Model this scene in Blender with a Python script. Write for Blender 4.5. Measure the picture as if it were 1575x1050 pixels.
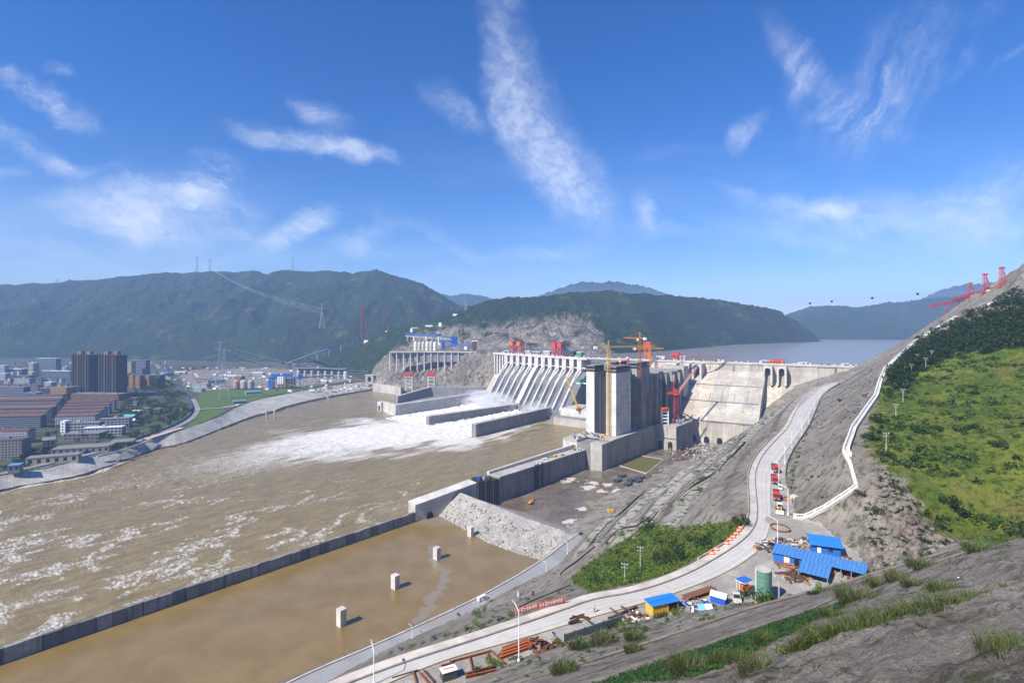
import bpy, math, random
import numpy as np
from mathutils import Vector, Matrix
from mathutils.geometry import delaunay_2d_cdt

for o in list(bpy.data.objects):
    bpy.data.objects.remove(o)
SC = bpy.context.scene
COL = SC.collection
RNG = np.random.default_rng(7)
random.seed(7)

# ------------------------------------------------------------------ camera
H, F, CX, YH = 166.0, 800.0, 787.5, 505.0      # eye height, focal length / centre / horizon in photo pixels
cam = bpy.data.cameras.new('camera'); camo = bpy.data.objects.new('camera', cam); COL.objects.link(camo)
camo.location = (0, 0, H); camo.rotation_euler = (math.radians(90), 0, 0)
cam.sensor_width = 36; cam.lens = 36*F/1575; cam.shift_y = -(525-YH)/1575
cam.clip_start = 0.3; cam.clip_end = 30000
SC.camera = camo

# ------------------------------------------------------------------ exposure
SC.view_settings.view_transform = 'Standard'; SC.view_settings.look = 'None'
SC.view_settings.exposure = 0.70; SC.view_settings.gamma = 1.0; SC.view_settings.use_curve_mapping = False
SC.render.engine = 'CYCLES'
SC.cycles.use_denoising = True
SC.cycles.max_bounces = 6; SC.cycles.diffuse_bounces = 2; SC.cycles.glossy_bounces = 2
SC.cycles.transmission_bounces = 3; SC.cycles.transparent_max_bounces = 8; SC.cycles.volume_bounces = 3
SC.cycles.volume_step_rate = 2.0

# ------------------------------------------------------------------ sun
SUN_TO = Vector((-0.76, -0.65, 0)).normalized(); SUN_EL = math.radians(43)
sun_vec = Vector((SUN_TO.x*math.cos(SUN_EL), SUN_TO.y*math.cos(SUN_EL), math.sin(SUN_EL)))
sl = bpy.data.lights.new('sun', 'SUN'); sl.energy = 5.0; sl.angle = math.radians(0.53); sl.color = (1, .93, .82)
so = bpy.data.objects.new('sun', sl); COL.objects.link(so)
so.rotation_euler = sun_vec.to_track_quat('Z', 'Y').to_euler(); so.location = (-300, -300, 900)

# ------------------------------------------------------------------ sky
world = bpy.data.worlds.new('World'); SC.world = world; world.use_nodes = True
wn, wl = world.node_tree.nodes, world.node_tree.links
wn.clear()
def wnode(t, **k):
    n = wn.new(t)
    for a, b in k.items(): setattr(n, a, b)
    return n
def wmath(op, a, b=None, c=None, clamp=False):
    n = wnode('ShaderNodeMath', operation=op, use_clamp=clamp)
    for i, v in enumerate((a, b, c)):
        if v is None: continue
        if isinstance(v, (int, float)): n.inputs[i].default_value = v
        else: wl.new(v, n.inputs[i])
    return n.outputs[0]
sky = wnode('ShaderNodeTexSky', sky_type='NISHITA', sun_disc=False)
sky.sun_elevation = SUN_EL; sky.sun_rotation = math.atan2(SUN_TO.x, SUN_TO.y)
sky.altitude = 300; sky.air_density = 1.15; sky.dust_density = 0.15; sky.ozone_density = 3.0
tcw = wnode('ShaderNodeTexCoord'); sep = wnode('ShaderNodeSeparateXYZ'); wl.new(tcw.outputs['Generated'], sep.inputs[0])
yy = wmath('MAXIMUM', wmath('ABSOLUTE', sep.outputs[1]), 0.06)
uu = wmath('DIVIDE', sep.outputs[0], yy); vv = wmath('DIVIDE', sep.outputs[2], yy)
cmb = wnode('ShaderNodeCombineXYZ'); wl.new(uu, cmb.inputs[0]); wl.new(vv, cmb.inputs[1])
def wcol(scale, detail, vec):
    n = wnode('ShaderNodeTexNoise'); wl.new(vec, n.inputs['Vector']); n.inputs['Scale'].default_value = scale; n.inputs['Detail'].default_value = detail; n.inputs['Roughness'].default_value = .6
    s = wnode('ShaderNodeVectorMath', operation='SUBTRACT'); wl.new(n.outputs['Color'], s.inputs[0]); s.inputs[1].default_value = (.5,.5,.5); return s.outputs[0]
def wscale(v, k):
    s = wnode('ShaderNodeVectorMath', operation='SCALE'); wl.new(v, s.inputs[0]); s.inputs['Scale'].default_value = k; return s.outputs[0]
def wadd(a, b):
    s = wnode('ShaderNodeVectorMath', operation='ADD'); wl.new(a, s.inputs[0]); wl.new(b, s.inputs[1]); return s.outputs[0]
warp = wadd(cmb.outputs[0], wadd(wscale(wcol(4, 2, cmb.outputs[0]), .09), wscale(wcol(17, 6, cmb.outputs[0]), .05)))
CLOUDS = [  # direction (as photo px, py), half length, half width, tilt, strength, mottled
 (72,150,95,22,-27,.80,0),(15,128,50,18,-25,.5,0),(85,102,30,12,-10,.25,0),(50,232,110,20,-22,.34,0),(130,250,80,12,-5,.28,0),(5,262,40,8,0,.4,0),
 (230,305,150,40,3,.62,0),(318,280,58,38,12,.95,0),(260,345,130,30,-5,.42,0),(200,352,40,16,-8,.5,0),(372,315,40,14,-25,.4,0),
 (470,342,62,22,22,.6,0),(440,365,60,20,20,.4,0),(550,367,60,18,12,.5,0),(610,385,90,12,-4,.3,0),
 (485,230,115,20,-11,.72,0),(490,182,48,22,-32,.5,0),(540,243,60,15,-8,.5,0),
 (698,165,55,28,-35,.4,1),(775,60,150,36,-84,.42,1),(798,150,110,46,-74,.46,1),(838,230,110,54,-55,.60,1),(885,290,80,48,-48,.62,1),
 (1000,335,40,17,-62,.45,0),(1020,358,60,10,-10,.25,0),(1150,200,46,18,48,.6,0),(1242,108,95,28,-52,.42,0),(1270,190,90,36,-60,.25,0),
 (1325,180,85,62,35,.42,0),(1385,110,120,62,52,.34,0),(1510,30,50,16,60,.2,0),(1490,95,50,12,55,.16,0),(1555,85,40,9,35,.25,0),
 (1195,305,110,14,-12,.5,0),(1270,325,140,22,-8,.45,0),(1400,345,260,46,2,.42,0),(1545,290,130,42,22,.52,0),(1240,368,110,14,-4,.3,0),
 (810,388,150,14,4,.28,0),(660,360,120,14,-25,.2,0),(700,425,220,18,3,.2,0),(980,415,60,10,40,.15,0),(100,385,260,22,-4,.22,0),(1050,235,70,14,6,.14,0)]
acc = [None, None]
for (px,py,a,b,ang,st,k) in CLOUDS:
    mp = wnode('ShaderNodeMapping', vector_type='TEXTURE')
    mp.inputs['Location'].default_value = ((px-CX)/F, (YH-py)/F, 0)
    mp.inputs['Rotation'].default_value = (0, 0, math.radians(ang))
    mp.inputs['Scale'].default_value = (a*1.4/F, b*1.35/F, 1)
    wl.new(warp, mp.inputs['Vector'])
    ln = wnode('ShaderNodeVectorMath', operation='LENGTH'); wl.new(mp.outputs[0], ln.inputs[0])
    mr = wnode('ShaderNodeMapRange', interpolation_type='SMOOTHSTEP')
    wl.new(ln.outputs['Value'], mr.inputs['Value'])
    mr.inputs['From Min'].default_value = 1.0; mr.inputs['From Max'].default_value = 0.0
    mr.inputs['To Min'].default_value = 0.0; mr.inputs['To Max'].default_value = st*.62
    acc[k] = mr.outputs[0] if acc[k] is None else wmath('ADD', acc[k], mr.outputs[0])
def wnoise(scale, detail, rough, dist, vec):
    n = wnode('ShaderNodeTexNoise'); wl.new(vec, n.inputs['Vector'])
    n.inputs['Scale'].default_value = scale; n.inputs['Detail'].default_value = detail
    n.inputs['Roughness'].default_value = rough; n.inputs['Distortion'].default_value = dist
    return n.outputs['Fac']
def ramp(v, a, b, lo=0.0, hi=1.0):
    m = wnode('ShaderNodeMapRange', interpolation_type='SMOOTHSTEP'); wl.new(v, m.inputs['Value'])
    m.inputs['From Min'].default_value = a; m.inputs['From Max'].default_value = b
    m.inputs['To Min'].default_value = lo; m.inputs['To Max'].default_value = hi
    return m.outputs[0]
def wmap(ang, sc):
    m = wnode('ShaderNodeMapping', vector_type='TEXTURE'); m.inputs['Rotation'].default_value = (0,0,math.radians(ang)); m.inputs['Scale'].default_value = sc; wl.new(warp, m.inputs[0]); return m.outputs[0]
wA = wnoise(10, 10, .68, .35, wmap(-14, (5.5, 1, 1))); wB = wnoise(10, 10, .68, .35, wmap(60, (5.5, 1, 1))); wC = wnoise(8, 8, .6, .3, wmap(12, (5, 1, 1)))
def wmixf(f, a, b):
    m = wnode('ShaderNodeMix', data_type='FLOAT'); wl.new(f, m.inputs[0]); wl.new(a, m.inputs[2]); wl.new(b, m.inputs[3]); return m.outputs[0]
sel = wmath('MULTIPLY', ramp(uu, .25, .5), ramp(vv, .20, .34))
wisp = wmixf(ramp(uu, .3, .6), wA, wC); wisp = wmixf(sel, wisp, wB); soft = wnoise(7, 6, .6, .2, warp)
mott = wnoise(58, 5, .6, .4, wmap(-30, (1.35, 1, 1))); mot2 = wnoise(20, 5, .6, .5, wmap(-60, (1.6, 1, 1)))
m0 = wmath('MULTIPLY', acc[0], wmath('MULTIPLY', ramp(wisp, .34, .74, .02, 1.6), ramp(soft, .28, .60, .35, 1.3)))
m1 = wmath('MULTIPLY', wmath('MULTIPLY', acc[1], ramp(mott, .30, .70, .42, 1.0)), wmath('MULTIPLY', ramp(mot2, .25, .65, .45, 1.1), ramp(wisp, .25, .65, .55, 1.1)))
fibre = wnoise(34, 7, .68, .3, wmap(-14, (3, 1, 1))); fib2 = wnoise(34, 7, .68, .3, wmap(58, (3, 1, 1)))
m0 = wmath('MULTIPLY', m0, ramp(wmixf(sel, fibre, fib2), .30, .68, .45, 1.15))
mask = wmath('ADD', m0, m1)
# soft shoulder: thick cloud saturates, thin cloud stays thin
mask = wmath('DIVIDE', wmath('MULTIPLY', mask, 1.15), wmath('ADD', mask, .75))
veil = wmath('MULTIPLY', ramp(wnoise(2.2, 6, .6, .4, wmap(-6, (3.5, 1, 1))), .42, .75, 0, .30), ramp(vv, .42, .10))
mask = wmath('MINIMUM', wmath('ADD', mask, veil), .9)
# fades the cloud sheet away below the horizon
mask = wmath('MULTIPLY', mask, ramp(sep.outputs[2], 0.0, .06))
mix = wnode('ShaderNodeMix', data_type='RGBA'); wl.new(mask, mix.inputs['Factor'])
hs = wnode('ShaderNodeHueSaturation'); hs.inputs['Saturation'].default_value = 1.34; hs.inputs['Hue'].default_value = .5; wl.new(sky.outputs[0], hs.inputs['Color'])
tint = wnode('ShaderNodeMix', data_type='RGBA', blend_type='MULTIPLY'); tint.inputs['Factor'].default_value = 1; wl.new(hs.outputs[0], tint.inputs[6]); tint.inputs[7].default_value = (.75, .85, 1.20, 1)  # the camera's white balance on a clear blue sky
wl.new(tint.outputs[2], mix.inputs[6]); mix.inputs[7].default_value = (8.6, 9.0, 9.9, 1)
bg = wnode('ShaderNodeBackground'); bg.inputs['Strength'].default_value = 0.078
wl.new(mix.outputs[2], bg.inputs['Color'])
wo = wnode('ShaderNodeOutputWorld'); wl.new(bg.outputs[0], wo.inputs['Surface'])
world.cycles.sampling_method = 'MANUAL'; world.cycles.sample_map_resolution = 512

# ------------------------------------------------------------------ numbers
def P(px, py, z):               # point on the level z seen at a photo pixel
    D = (H-z)*F/(py-YH); return ((px-CX)*D/F, D, z)
def Q(px, py, D):               # point at depth D
    return ((px-CX)*D/F, D, H-(py-YH)*D/F)
def R_(px, D, z): return ((px-CX)*D/F, D, z)
def _hash(ix, iy, seed):
    h = (ix.astype(np.int64)*374761393 + iy.astype(np.int64)*668265263 + seed*1442695041) & 0x7fffffff
    h = ((h ^ (h >> 13))*1274126177) & 0x7fffffff
    return (h ^ (h >> 16)) & 1023
_ang = np.linspace(0, 2*np.pi, 1024, endpoint=False); _gx, _gy = np.cos(_ang), np.sin(_ang)
def pn(x, y, seed=0):
    x = np.asarray(x, float); y = np.asarray(y, float)
    ix, iy = np.floor(x), np.floor(y); fx, fy = x-ix, y-iy
    ix = ix.astype(np.int64); iy = iy.astype(np.int64)
    u = fx*fx*fx*(fx*(fx*6-15)+10); v = fy*fy*fy*(fy*(fy*6-15)+10)
    def g(i, j):
        h = _hash(ix+i, iy+j, seed); return _gx[h]*(fx-i)+_gy[h]*(fy-j)
    a = g(0,0)*(1-u)+g(1,0)*u; b = g(0,1)*(1-u)+g(1,1)*u
    return (a*(1-v)+b*v)*1.5
def fbm(x, y, oct=4, seed=0, gain=.5):
    s = 0; a = 1; f = 1; t = 0
    for i in range(oct):
        s = s + a*pn(np.asarray(x)*f, np.asarray(y)*f, seed+i*17); t += a; a *= gain; f *= 2.03
    return s/t
def ridged(x, y, oct=4, seed=0):
    s = 0; a = 1; f = 1; t = 0
    for i in range(oct):
        s = s + a*(1-2*np.abs(pn(np.asarray(x)*f, np.asarray(y)*f, seed+i*31))); t += a; a *= .5; f *= 2.1
    return s/t
def sstep(e0, e1, x):
    t = np.clip((np.asarray(x)-e0)/(e1-e0), 0, 1); return t*t*(3-2*t)
def inpoly(X, Y, poly):
    X = np.asarray(X, float); Y = np.asarray(Y, float); c = np.zeros(X.shape, bool); n = len(poly)
    for i in range(n):
        x0, y0 = poly[i][0], poly[i][1]; x1, y1 = poly[i-1][0], poly[i-1][1]
        if y0 == y1: continue
        c ^= ((y0 > Y) != (y1 > Y)) & (X < (x1-x0)*(Y-y0)/(y1-y0)+x0)
    return c
def polydist(X, Y, line):        # distance to a polyline
    X = np.asarray(X, float); Y = np.asarray(Y, float); d = np.full(X.shape, 1e9)
    for (p, q) in zip(line[:-1], line[1:]):
        ax, ay = p[0], p[1]; bx, by = q[0]-ax, q[1]-ay
        t = np.clip(((X-ax)*bx+(Y-ay)*by)/(bx*bx+by*by+1e-9), 0, 1)
        d = np.minimum(d, np.hypot(X-ax-t*bx, Y-ay-t*by))
    return d
def resample(line, step=None, n=None):
    L = np.array([tuple(p)[:3] for p in line], float); d = np.r_[0, np.cumsum(np.linalg.norm(np.diff(L, axis=0), axis=1))]
    if n is None: n = max(2, int(d[-1]/step)+1)
    s = np.linspace(0, d[-1], n)
    return np.stack([np.interp(s, d, L[:, k]) for k in range(3)], 1)
def smooth(line, it=2):
    L = np.array([tuple(p)[:3] for p in line], float)
    for _ in range(it):
        q = L[:-1]*.75+L[1:]*.25; r = L[:-1]*.25+L[1:]*.75
        L = np.vstack([L[:1], np.stack([q, r], 1).reshape(-1, 3), L[-1:]])
    return L

# ------------------------------------------------------------------ objects and meshes
def tag(o, label=None, cat=None, group=None, kind=None):
    if label: o['label'] = label
    if cat: o['category'] = cat
    if group: o['group'] = group
    if kind: o['kind'] = kind
    return o
def thing(name, label, cat, loc=(0,0,0), group=None):
    o = bpy.data.objects.new(name, None); COL.objects.link(o); o.location = loc
    o.empty_display_size = .5
    return tag(o, label, cat, group)
def np_mesh(name, V, faces, mat=None, smooth_=False, attrs=None):
    """faces: (n,k) int array, or a list of such arrays"""
    V = np.asarray(V, np.float32).reshape(-1, 3)
    if not isinstance(faces, list): faces = [faces]
    faces = [np.asarray(f, np.int32) for f in faces if len(f)]
    me = bpy.data.meshes.new(name); me.vertices.add(len(V)); me.vertices.foreach_set('co', V.ravel())
    nl = sum(f.size for f in faces); npoly = sum(len(f) for f in faces)
    me.loops.add(nl); me.polygons.add(npoly)
    me.loops.foreach_set('vertex_index', np.concatenate([f.ravel() for f in faces]) if faces else np.zeros(0, np.int32))
    tot = np.concatenate([np.full(len(f), f.shape[1], np.int32) for f in faces]) if faces else np.zeros(0, np.int32)
    st = np.r_[0, np.cumsum(tot)[:-1]].astype(np.int32) if len(tot) else tot
    me.polygons.foreach_set('loop_start', st)
    if smooth_: me.polygons.foreach_set('use_smooth', np.ones(npoly, bool))
    for k, a in (attrs or {}).items():
        at = me.attributes.new(k, 'FLOAT', 'POINT'); at.data.foreach_set('value', np.asarray(a, np.float32).ravel())
    me.update(calc_edges=True); me.validate(clean_customdata=False)
    if mat: me.materials.append(mat)
    return me
def link(name, me, parent=None, **k):
    o = bpy.data.objects.new(name, me); COL.objects.link(o)
    if parent: o.parent = parent
    return tag(o, **k)
def grid_faces(n, m, keep=None):
    i = np.arange(n*m).reshape(n, m)
    f = np.stack([i[:-1,:-1], i[1:,:-1], i[1:,1:], i[:-1,1:]], -1)
    return f[keep] if keep is not None else f.reshape(-1, 4)
def grid_obj(name, X, Y, Z, mat, keep=None, attrs=None, flip=False, sm=True, **k):
    n, m = X.shape; f = grid_faces(n, m, keep)
    used = np.unique(f); rm = np.full(n*m, -1); rm[used] = np.arange(len(used))
    f = rm[f]
    if flip: f = f[:, ::-1]
    V = np.stack([X, Y, Z], -1).reshape(-1, 3)[used]
    at = {a: np.asarray(b).ravel()[used] for a, b in (attrs or {}).items()}
    return link(name, np_mesh(name, V, f, mat, sm, at), **k)
class MB:
    """collects simple solids; build() makes them ONE mesh object"""
    def __init__(s): s.v = []; s.f = []
    def add(s, vs, fs):
        o = len(s.v); s.v.extend([tuple(v) for v in vs]); s.f.extend([tuple(i+o for i in f) for f in fs]); return s
    def box(s, c, size, rz=0.0, rx=0.0):
        x, y, z = size[0]/2, size[1]/2, size[2]/2
        vs = [Vector((a*x, b*y, d*z)) for d in (-1, 1) for a, b in ((-1,-1),(1,-1),(1,1),(-1,1))]
        M = Matrix.Translation(Vector(c)) @ Matrix.Rotation(rz, 4, 'Z') @ Matrix.Rotation(rx, 4, 'X')
        return s.add([M @ v for v in vs], [(3,2,1,0),(4,5,6,7),(0,1,5,4),(1,2,6,5),(2,3,7,6),(3,0,4,7)])
    def hexa(s, b, t):          # bottom 4 points (ccw from above) and top 4 points
        return s.add(list(b)+list(t), [(3,2,1,0),(4,5,6,7),(0,1,5,4),(1,2,6,5),(2,3,7,6),(3,0,4,7)])
    def prism(s, poly, z0, z1):
        n = len(poly); vs = [(p[0], p[1], z0) for p in poly]+[(p[0], p[1], z1) for p in poly]
        fs = [tuple(range(n-1, -1, -1)), tuple(range(n, 2*n))]+[(i, (i+1) % n, n+(i+1) % n, n+i) for i in range(n)]
        return s.add(vs, fs)
    def bar(s, p, q, w, h=None):
        p, q = Vector(p), Vector(q); d = q-p
        if d.length < 1e-6: return s
        d.normalize(); up = Vector((0,0,1)) if abs(d.z) < .95 else Vector((1,0,0))
        x = d.cross(up).normalized()*w/2; y = x.cross(d).normalized()*(h or w)/2
        vs = [p-x-y, p+x-y, p+x+y, p-x+y, q-x-y, q+x-y, q+x+y, q-x+y]
        return s.add(vs, [(3,2,1,0),(4,5,6,7),(0,1,5,4),(1,2,6,5),(2,3,7,6),(3,0,4,7)])
    def tube(s, p, q, r, r2=None, n=8, caps=True):
        p, q = Vector(p), Vector(q); d = (q-p).normalized(); r2 = r if r2 is None else r2
        up = Vector((0,0,1)) if abs(d.z) < .95 else Vector((1,0,0))
        x = d.cross(up).normalized(); y = d.cross(x)
        vs = []
        for c, rr in ((p, r), (q, r2)):
            for i in range(n):
                a = 2*math.pi*i/n; vs.append(c+x*math.cos(a)*rr+y*math.sin(a)*rr)
        fs = [(i, n+i, n+(i+1) % n, (i+1) % n) for i in range(n)]
        if caps: fs += [tuple(range(n)), tuple(range(2*n-1, n-1, -1))]
        return s.add(vs, fs)
    def lathe(s, c, prof, n=16):
        vs = []; fs = []
        for (r, z) in prof:
            for i in range(n):
                a = 2*math.pi*i/n; vs.append((c[0]+r*math.cos(a), c[1]+r*math.sin(a), c[2]+z))
        for k in range(len(prof)-1):
            for i in range(n): fs.append((k*n+i, k*n+(i+1) % n, (k+1)*n+(i+1) % n, (k+1)*n+i))
        fs += [tuple(range(n-1, -1, -1)), tuple((len(prof)-1)*n+i for i in range(n))]
        return s.add(vs, fs)
    def extrude(s, prof, o, nd, cd, t0, t1):   # profile of (n, z) swept along cd
        k = len(prof); vs = []
        for t in (t0, t1):
            for (n, z) in prof: vs.append((o[0]+nd[0]*n+cd[0]*t, o[1]+nd[1]*n+cd[1]*t, z))
        fs = [(i, (i+1) % k, k+(i+1) % k, k+i) for i in range(k)]+[tuple(range(k-1, -1, -1)), tuple(range(k, 2*k))]
        return s.add(vs, fs)
    def lattice(s, p, q, w, w2, bar, n, face=None):
        p, q = Vector(p), Vector(q); d = (q-p).normalized(); w2 = w2 or w
        up = Vector((0,0,1)) if abs(d.z) < .8 else (Vector(face) if face else Vector((1,0,0)))
        x = d.cross(up).normalized(); y = x.cross(d).normalized()
        prev = None
        for i in range(n+1):
            t = i/n; c = p.lerp(q, t); h = (w+(w2-w)*t)/2
            ring = [c+x*h*a+y*h*b for a, b in ((-1,-1),(1,-1),(1,1),(-1,1))]
            for k in range(4): s.bar(ring[k], ring[(k+1) % 4], bar*.7)
            if prev:
                for k in range(4):
                    s.bar(prev[k], ring[k], bar); s.bar(prev[k], ring[(k+1) % 4], bar*.7)
            prev = ring
        return s
    def build(s, name, mat, parent=None, smooth_=False, local=False, **k):
        me = bpy.data.meshes.new(name)
        v = np.array([tuple(x) for x in s.v], float).reshape(-1, 3)
        if parent is not None and not local:
            off = Vector((0,0,0)); p = parent
            while p is not None: off = off+p.location; p = p.parent
            v = v-np.array(off)
        me.from_pydata([tuple(x) for x in v], [], s.f); me.update()
        if smooth_: me.polygons.foreach_set('use_smooth', np.ones(len(me.polygons), bool))
        if mat: me.materials.append(mat)
        return link(name, me, parent, **k)
ORD = 'first second third fourth fifth sixth seventh eighth ninth tenth eleventh twelfth thirteenth fourteenth fifteenth sixteenth seventeenth eighteenth nineteenth twentieth'.split()
def copy_tree(o, parent=None):
    c = o.copy(); COL.objects.link(c); c.parent = parent
    for ch in o.children: copy_tree(ch, c)
    return c

# ------------------------------------------------------------------ materials
class NT:
    def __init__(s, name):
        s.m = bpy.data.materials.new(name); s.m.use_nodes = True; s.t = s.m.node_tree; s.t.nodes.clear()
        s.out = s.n('ShaderNodeOutputMaterial'); s.b = s.n('ShaderNodeBsdfPrincipled'); s.l(s.b.outputs[0], s.out.inputs[0])
        s.pos = s.n('ShaderNodeNewGeometry').outputs['Position']
    def n(s, t, **k):
        x = s.t.nodes.new(t)
        for a, b in k.items(): setattr(x, a, b)
        return x
    def l(s, a, b): s.t.links.new(a, b)
    def val(s, v, i):
        if isinstance(v, (int, float)): i.default_value = v
        elif isinstance(v, tuple): i.default_value = v if len(v) == len(i.default_value) else (*v, 1)
        else: s.l(v, i)
    def math(s, op, a, b=0.0, clamp=False):
        x = s.n('ShaderNodeMath', operation=op, use_clamp=clamp); s.val(a, x.inputs[0]); s.val(b, x.inputs[1]); return x.outputs[0]
    def map(s, scale=(1,1,1), rot=(0,0,0), vec=None):
        x = s.n('ShaderNodeMapping', vector_type='TEXTURE'); x.inputs['Scale'].default_value = tuple(1/q for q in scale); x.inputs['Rotation'].default_value = rot
        s.l(vec or s.pos, x.inputs[0]); return x.outputs[0]
    def noise(s, scale, detail=4, rough=.55, vec=None, dist=0.0):
        x = s.n('ShaderNodeTexNoise'); s.l(vec or s.pos, x.inputs['Vector'])
        x.inputs['Scale'].default_value = scale; x.inputs['Detail'].default_value = detail
        x.inputs['Roughness'].default_value = rough; x.inputs['Distortion'].default_value = dist; return x.outputs['Fac']
    def voro(s, scale, vec=None, feature='F1', out='Distance'):
        x = s.n('ShaderNodeTexVoronoi', feature=feature); s.l(vec or s.pos, x.inputs['Vector']); x.inputs['Scale'].default_value = scale
        return x.outputs[out]
    def ramp(s, v, a, b, lo=0.0, hi=1.0, interp='SMOOTHSTEP'):
        x = s.n('ShaderNodeMapRange', interpolation_type=interp); s.val(v, x.inputs['Value'])
        for nme, q in (('From Min', a), ('From Max', b), ('To Min', lo), ('To Max', hi)): x.inputs[nme].default_value = q
        return x.outputs[0]
    def mix(s, f, a, b, bt='MIX'):
        x = s.n('ShaderNodeMix', data_type='RGBA', blend_type=bt); s.val(f, x.inputs['Factor']); s.val(a, x.inputs[6]); s.val(b, x.inputs[7]); return x.outputs[2]
    def attr(s, name): return s.n('ShaderNodeAttribute', attribute_name=name).outputs['Fac']
    def island(s): return s.n('ShaderNodeNewGeometry').outputs['Random Per Island']
    def bump(s, h, strength=.5, dist=.1):
        x = s.n('ShaderNodeBump'); x.inputs['Strength'].default_value = strength; x.inputs['Distance'].default_value = dist
        s.l(h, x.inputs['Height']); s.l(x.outputs[0], s.b.inputs['Normal']); return x
    def fin(s, col, rough=.8, metal=0.0, spec=.3):
        s.val(col, s.b.inputs['Base Color']); s.val(rough, s.b.inputs['Roughness']); s.b.inputs['Metallic'].default_value = metal
        s.b.inputs['Specular IOR Level'].default_value = spec; return s.m
def mul(c, k): return tuple(x*k for x in c[:3])
_MC = {}
def paint(name, col, rough=.55, var=.22, scale=.6, metal=0.0, dirt=.25):
    """painted or plain surface with uneven fading and dirt"""
    if name in _MC: return _MC[name]
    t = NT(name); n = t.noise(scale, 5, .6); g = t.noise(scale*9, 3)
    c = t.mix(n, mul(col, 1-var), mul(col, 1+var))
    c = t.mix(t.ramp(g, .5, .75, 0, dirt), c, mul(tuple(.5*x+.06 for x in col), .55))
    c = t.mix(t.ramp(t.island(), 0, 1, 0, .12, 'LINEAR'), c, mul(col, .6))
    _MC[name] = t.fin(c, rough, metal); return _MC[name]
def concrete(name, col, streak=.5, scale=.05, warm=None, bump=.3, dark=.35, lift=0.0):
    if name in _MC: return _MC[name]
    t = NT(name)
    big = t.noise(scale, 5, .6); fine = t.noise(scale*22, 4, .65)
    c = t.mix(t.ramp(big, .3, .7), mul(col, .78), mul(col, 1.18))
    if warm: c = t.mix(t.ramp(t.noise(scale*.7, 4, .6, t.map((1,1,.35))), .48, .68, 0, .6), c, warm)
    st = t.noise(1.0, 4, .65, t.map((.32,.32,.018)))
    c = t.mix(t.ramp(st, .5, .72, 0, streak), c, mul(col, dark))
    st2 = t.noise(1.0, 3, .6, t.map((.9,.9,.03)))
    c = t.mix(t.ramp(st2, .58, .75, 0, streak*.8), c, mul(tuple(min(1, x*1.0+.08) for x in col), 1.25))
    lifts = t.noise(1.0, 2, .5, t.map((.01,.01,.5)))            # pour lifts
    c = t.mix(t.ramp(lifts, .45, .62, 0, .22), c, mul(col, .62))
    c = t.mix(t.ramp(fine, .35, .7, .0, .22), c, mul(col, .6))
    t.bump(t.math('ADD', fine, t.math('MULTIPLY', big, 2.0)), bump, .5)
    _MC[name] = t.fin(c, .88, 0, .2); return _MC[name]
def foliage(name, a, b, c=None, dry=None, scale=.12):
    if name in _MC: return _MC[name]
    t = NT(name)
    col = t.mix(t.noise(scale, 3), a, b)
    col = t.mix(t.ramp(t.island(), 0, 1, 0, .75, 'LINEAR'), col, c or mul(a, .5))
    if dry: col = t.mix(t.ramp(t.noise(scale*2.5, 3), .55, .72, 0, .8), col, dry)
    t.fin(col, .6, 0, .25)
    tr = t.n('ShaderNodeBsdfTranslucent'); t.val(col, tr.inputs[0])
    ms = t.n('ShaderNodeMixShader'); ms.inputs[0].default_value = .22
    t.l(t.b.outputs[0], ms.inputs[1]); t.l(tr.outputs[0], ms.inputs[2]); t.l(ms.outputs[0], t.out.inputs[0])
    _MC[name] = t.m; return t.m

CONC = concrete('pale concrete', (.44,.42,.385), .45, .05, (.40,.33,.25))
CONC_NEW = concrete('new white concrete', (.54,.52,.48), .42, .06)
CONC_WEATHER = concrete('weathered concrete', (.40,.375,.335), .75, .045, (.36,.27,.19), dark=.28)
CONC_DARK = concrete('stained dark concrete', (.23,.225,.215), .85, .07, dark=.16)
CONC_WET = concrete('wet chute concrete', (.15,.158,.165), .6, .05, dark=.5)
STEEL_DARK = paint('dark gate steel', (.025,.026,.03), .5)
WHITE = paint('white paint', (.78,.79,.80), .5, .08, dirt=.12)
GREY = paint('grey steel', (.33,.34,.35), .45)
DKGREY = paint('dark grey steel', (.07,.075,.08), .5)
RED = paint('red crane paint', (.50,.045,.03), .45, .2)
ORANGE = paint('orange crane paint', (.68,.13,.03), .5)
YELLOW = paint('yellow crane paint', (.62,.36,.04), .5, .15)
RUST = paint('rusty steel', (.22,.065,.025), .8, .4, 1.2, dirt=.5)
RUSTD = paint('dark rusty steel', (.10,.045,.025), .8, .4, 1.2)
BLUE = paint('blue sheet metal', (.025,.135,.48), .5, .3, .9, dirt=.5)
BLUED = paint('deep blue sheet', (.015,.07,.33), .5, .2)
GREENP = paint('faded green paint', (.11,.235,.19), .6, .25, .8)
WOOD = paint('old timber', (.30,.19,.11), .8, .4, 1.5)
GLASS = paint('dark window glass', (.025,.035,.05), .15, .1, dirt=.05)
TYRE = paint('tyre rubber', (.02,.02,.02), .8)
BLACKH = paint('open shade', (.012,.012,.012), .9, .1)  # flat black plates stand in for the shade inside openings
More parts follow.
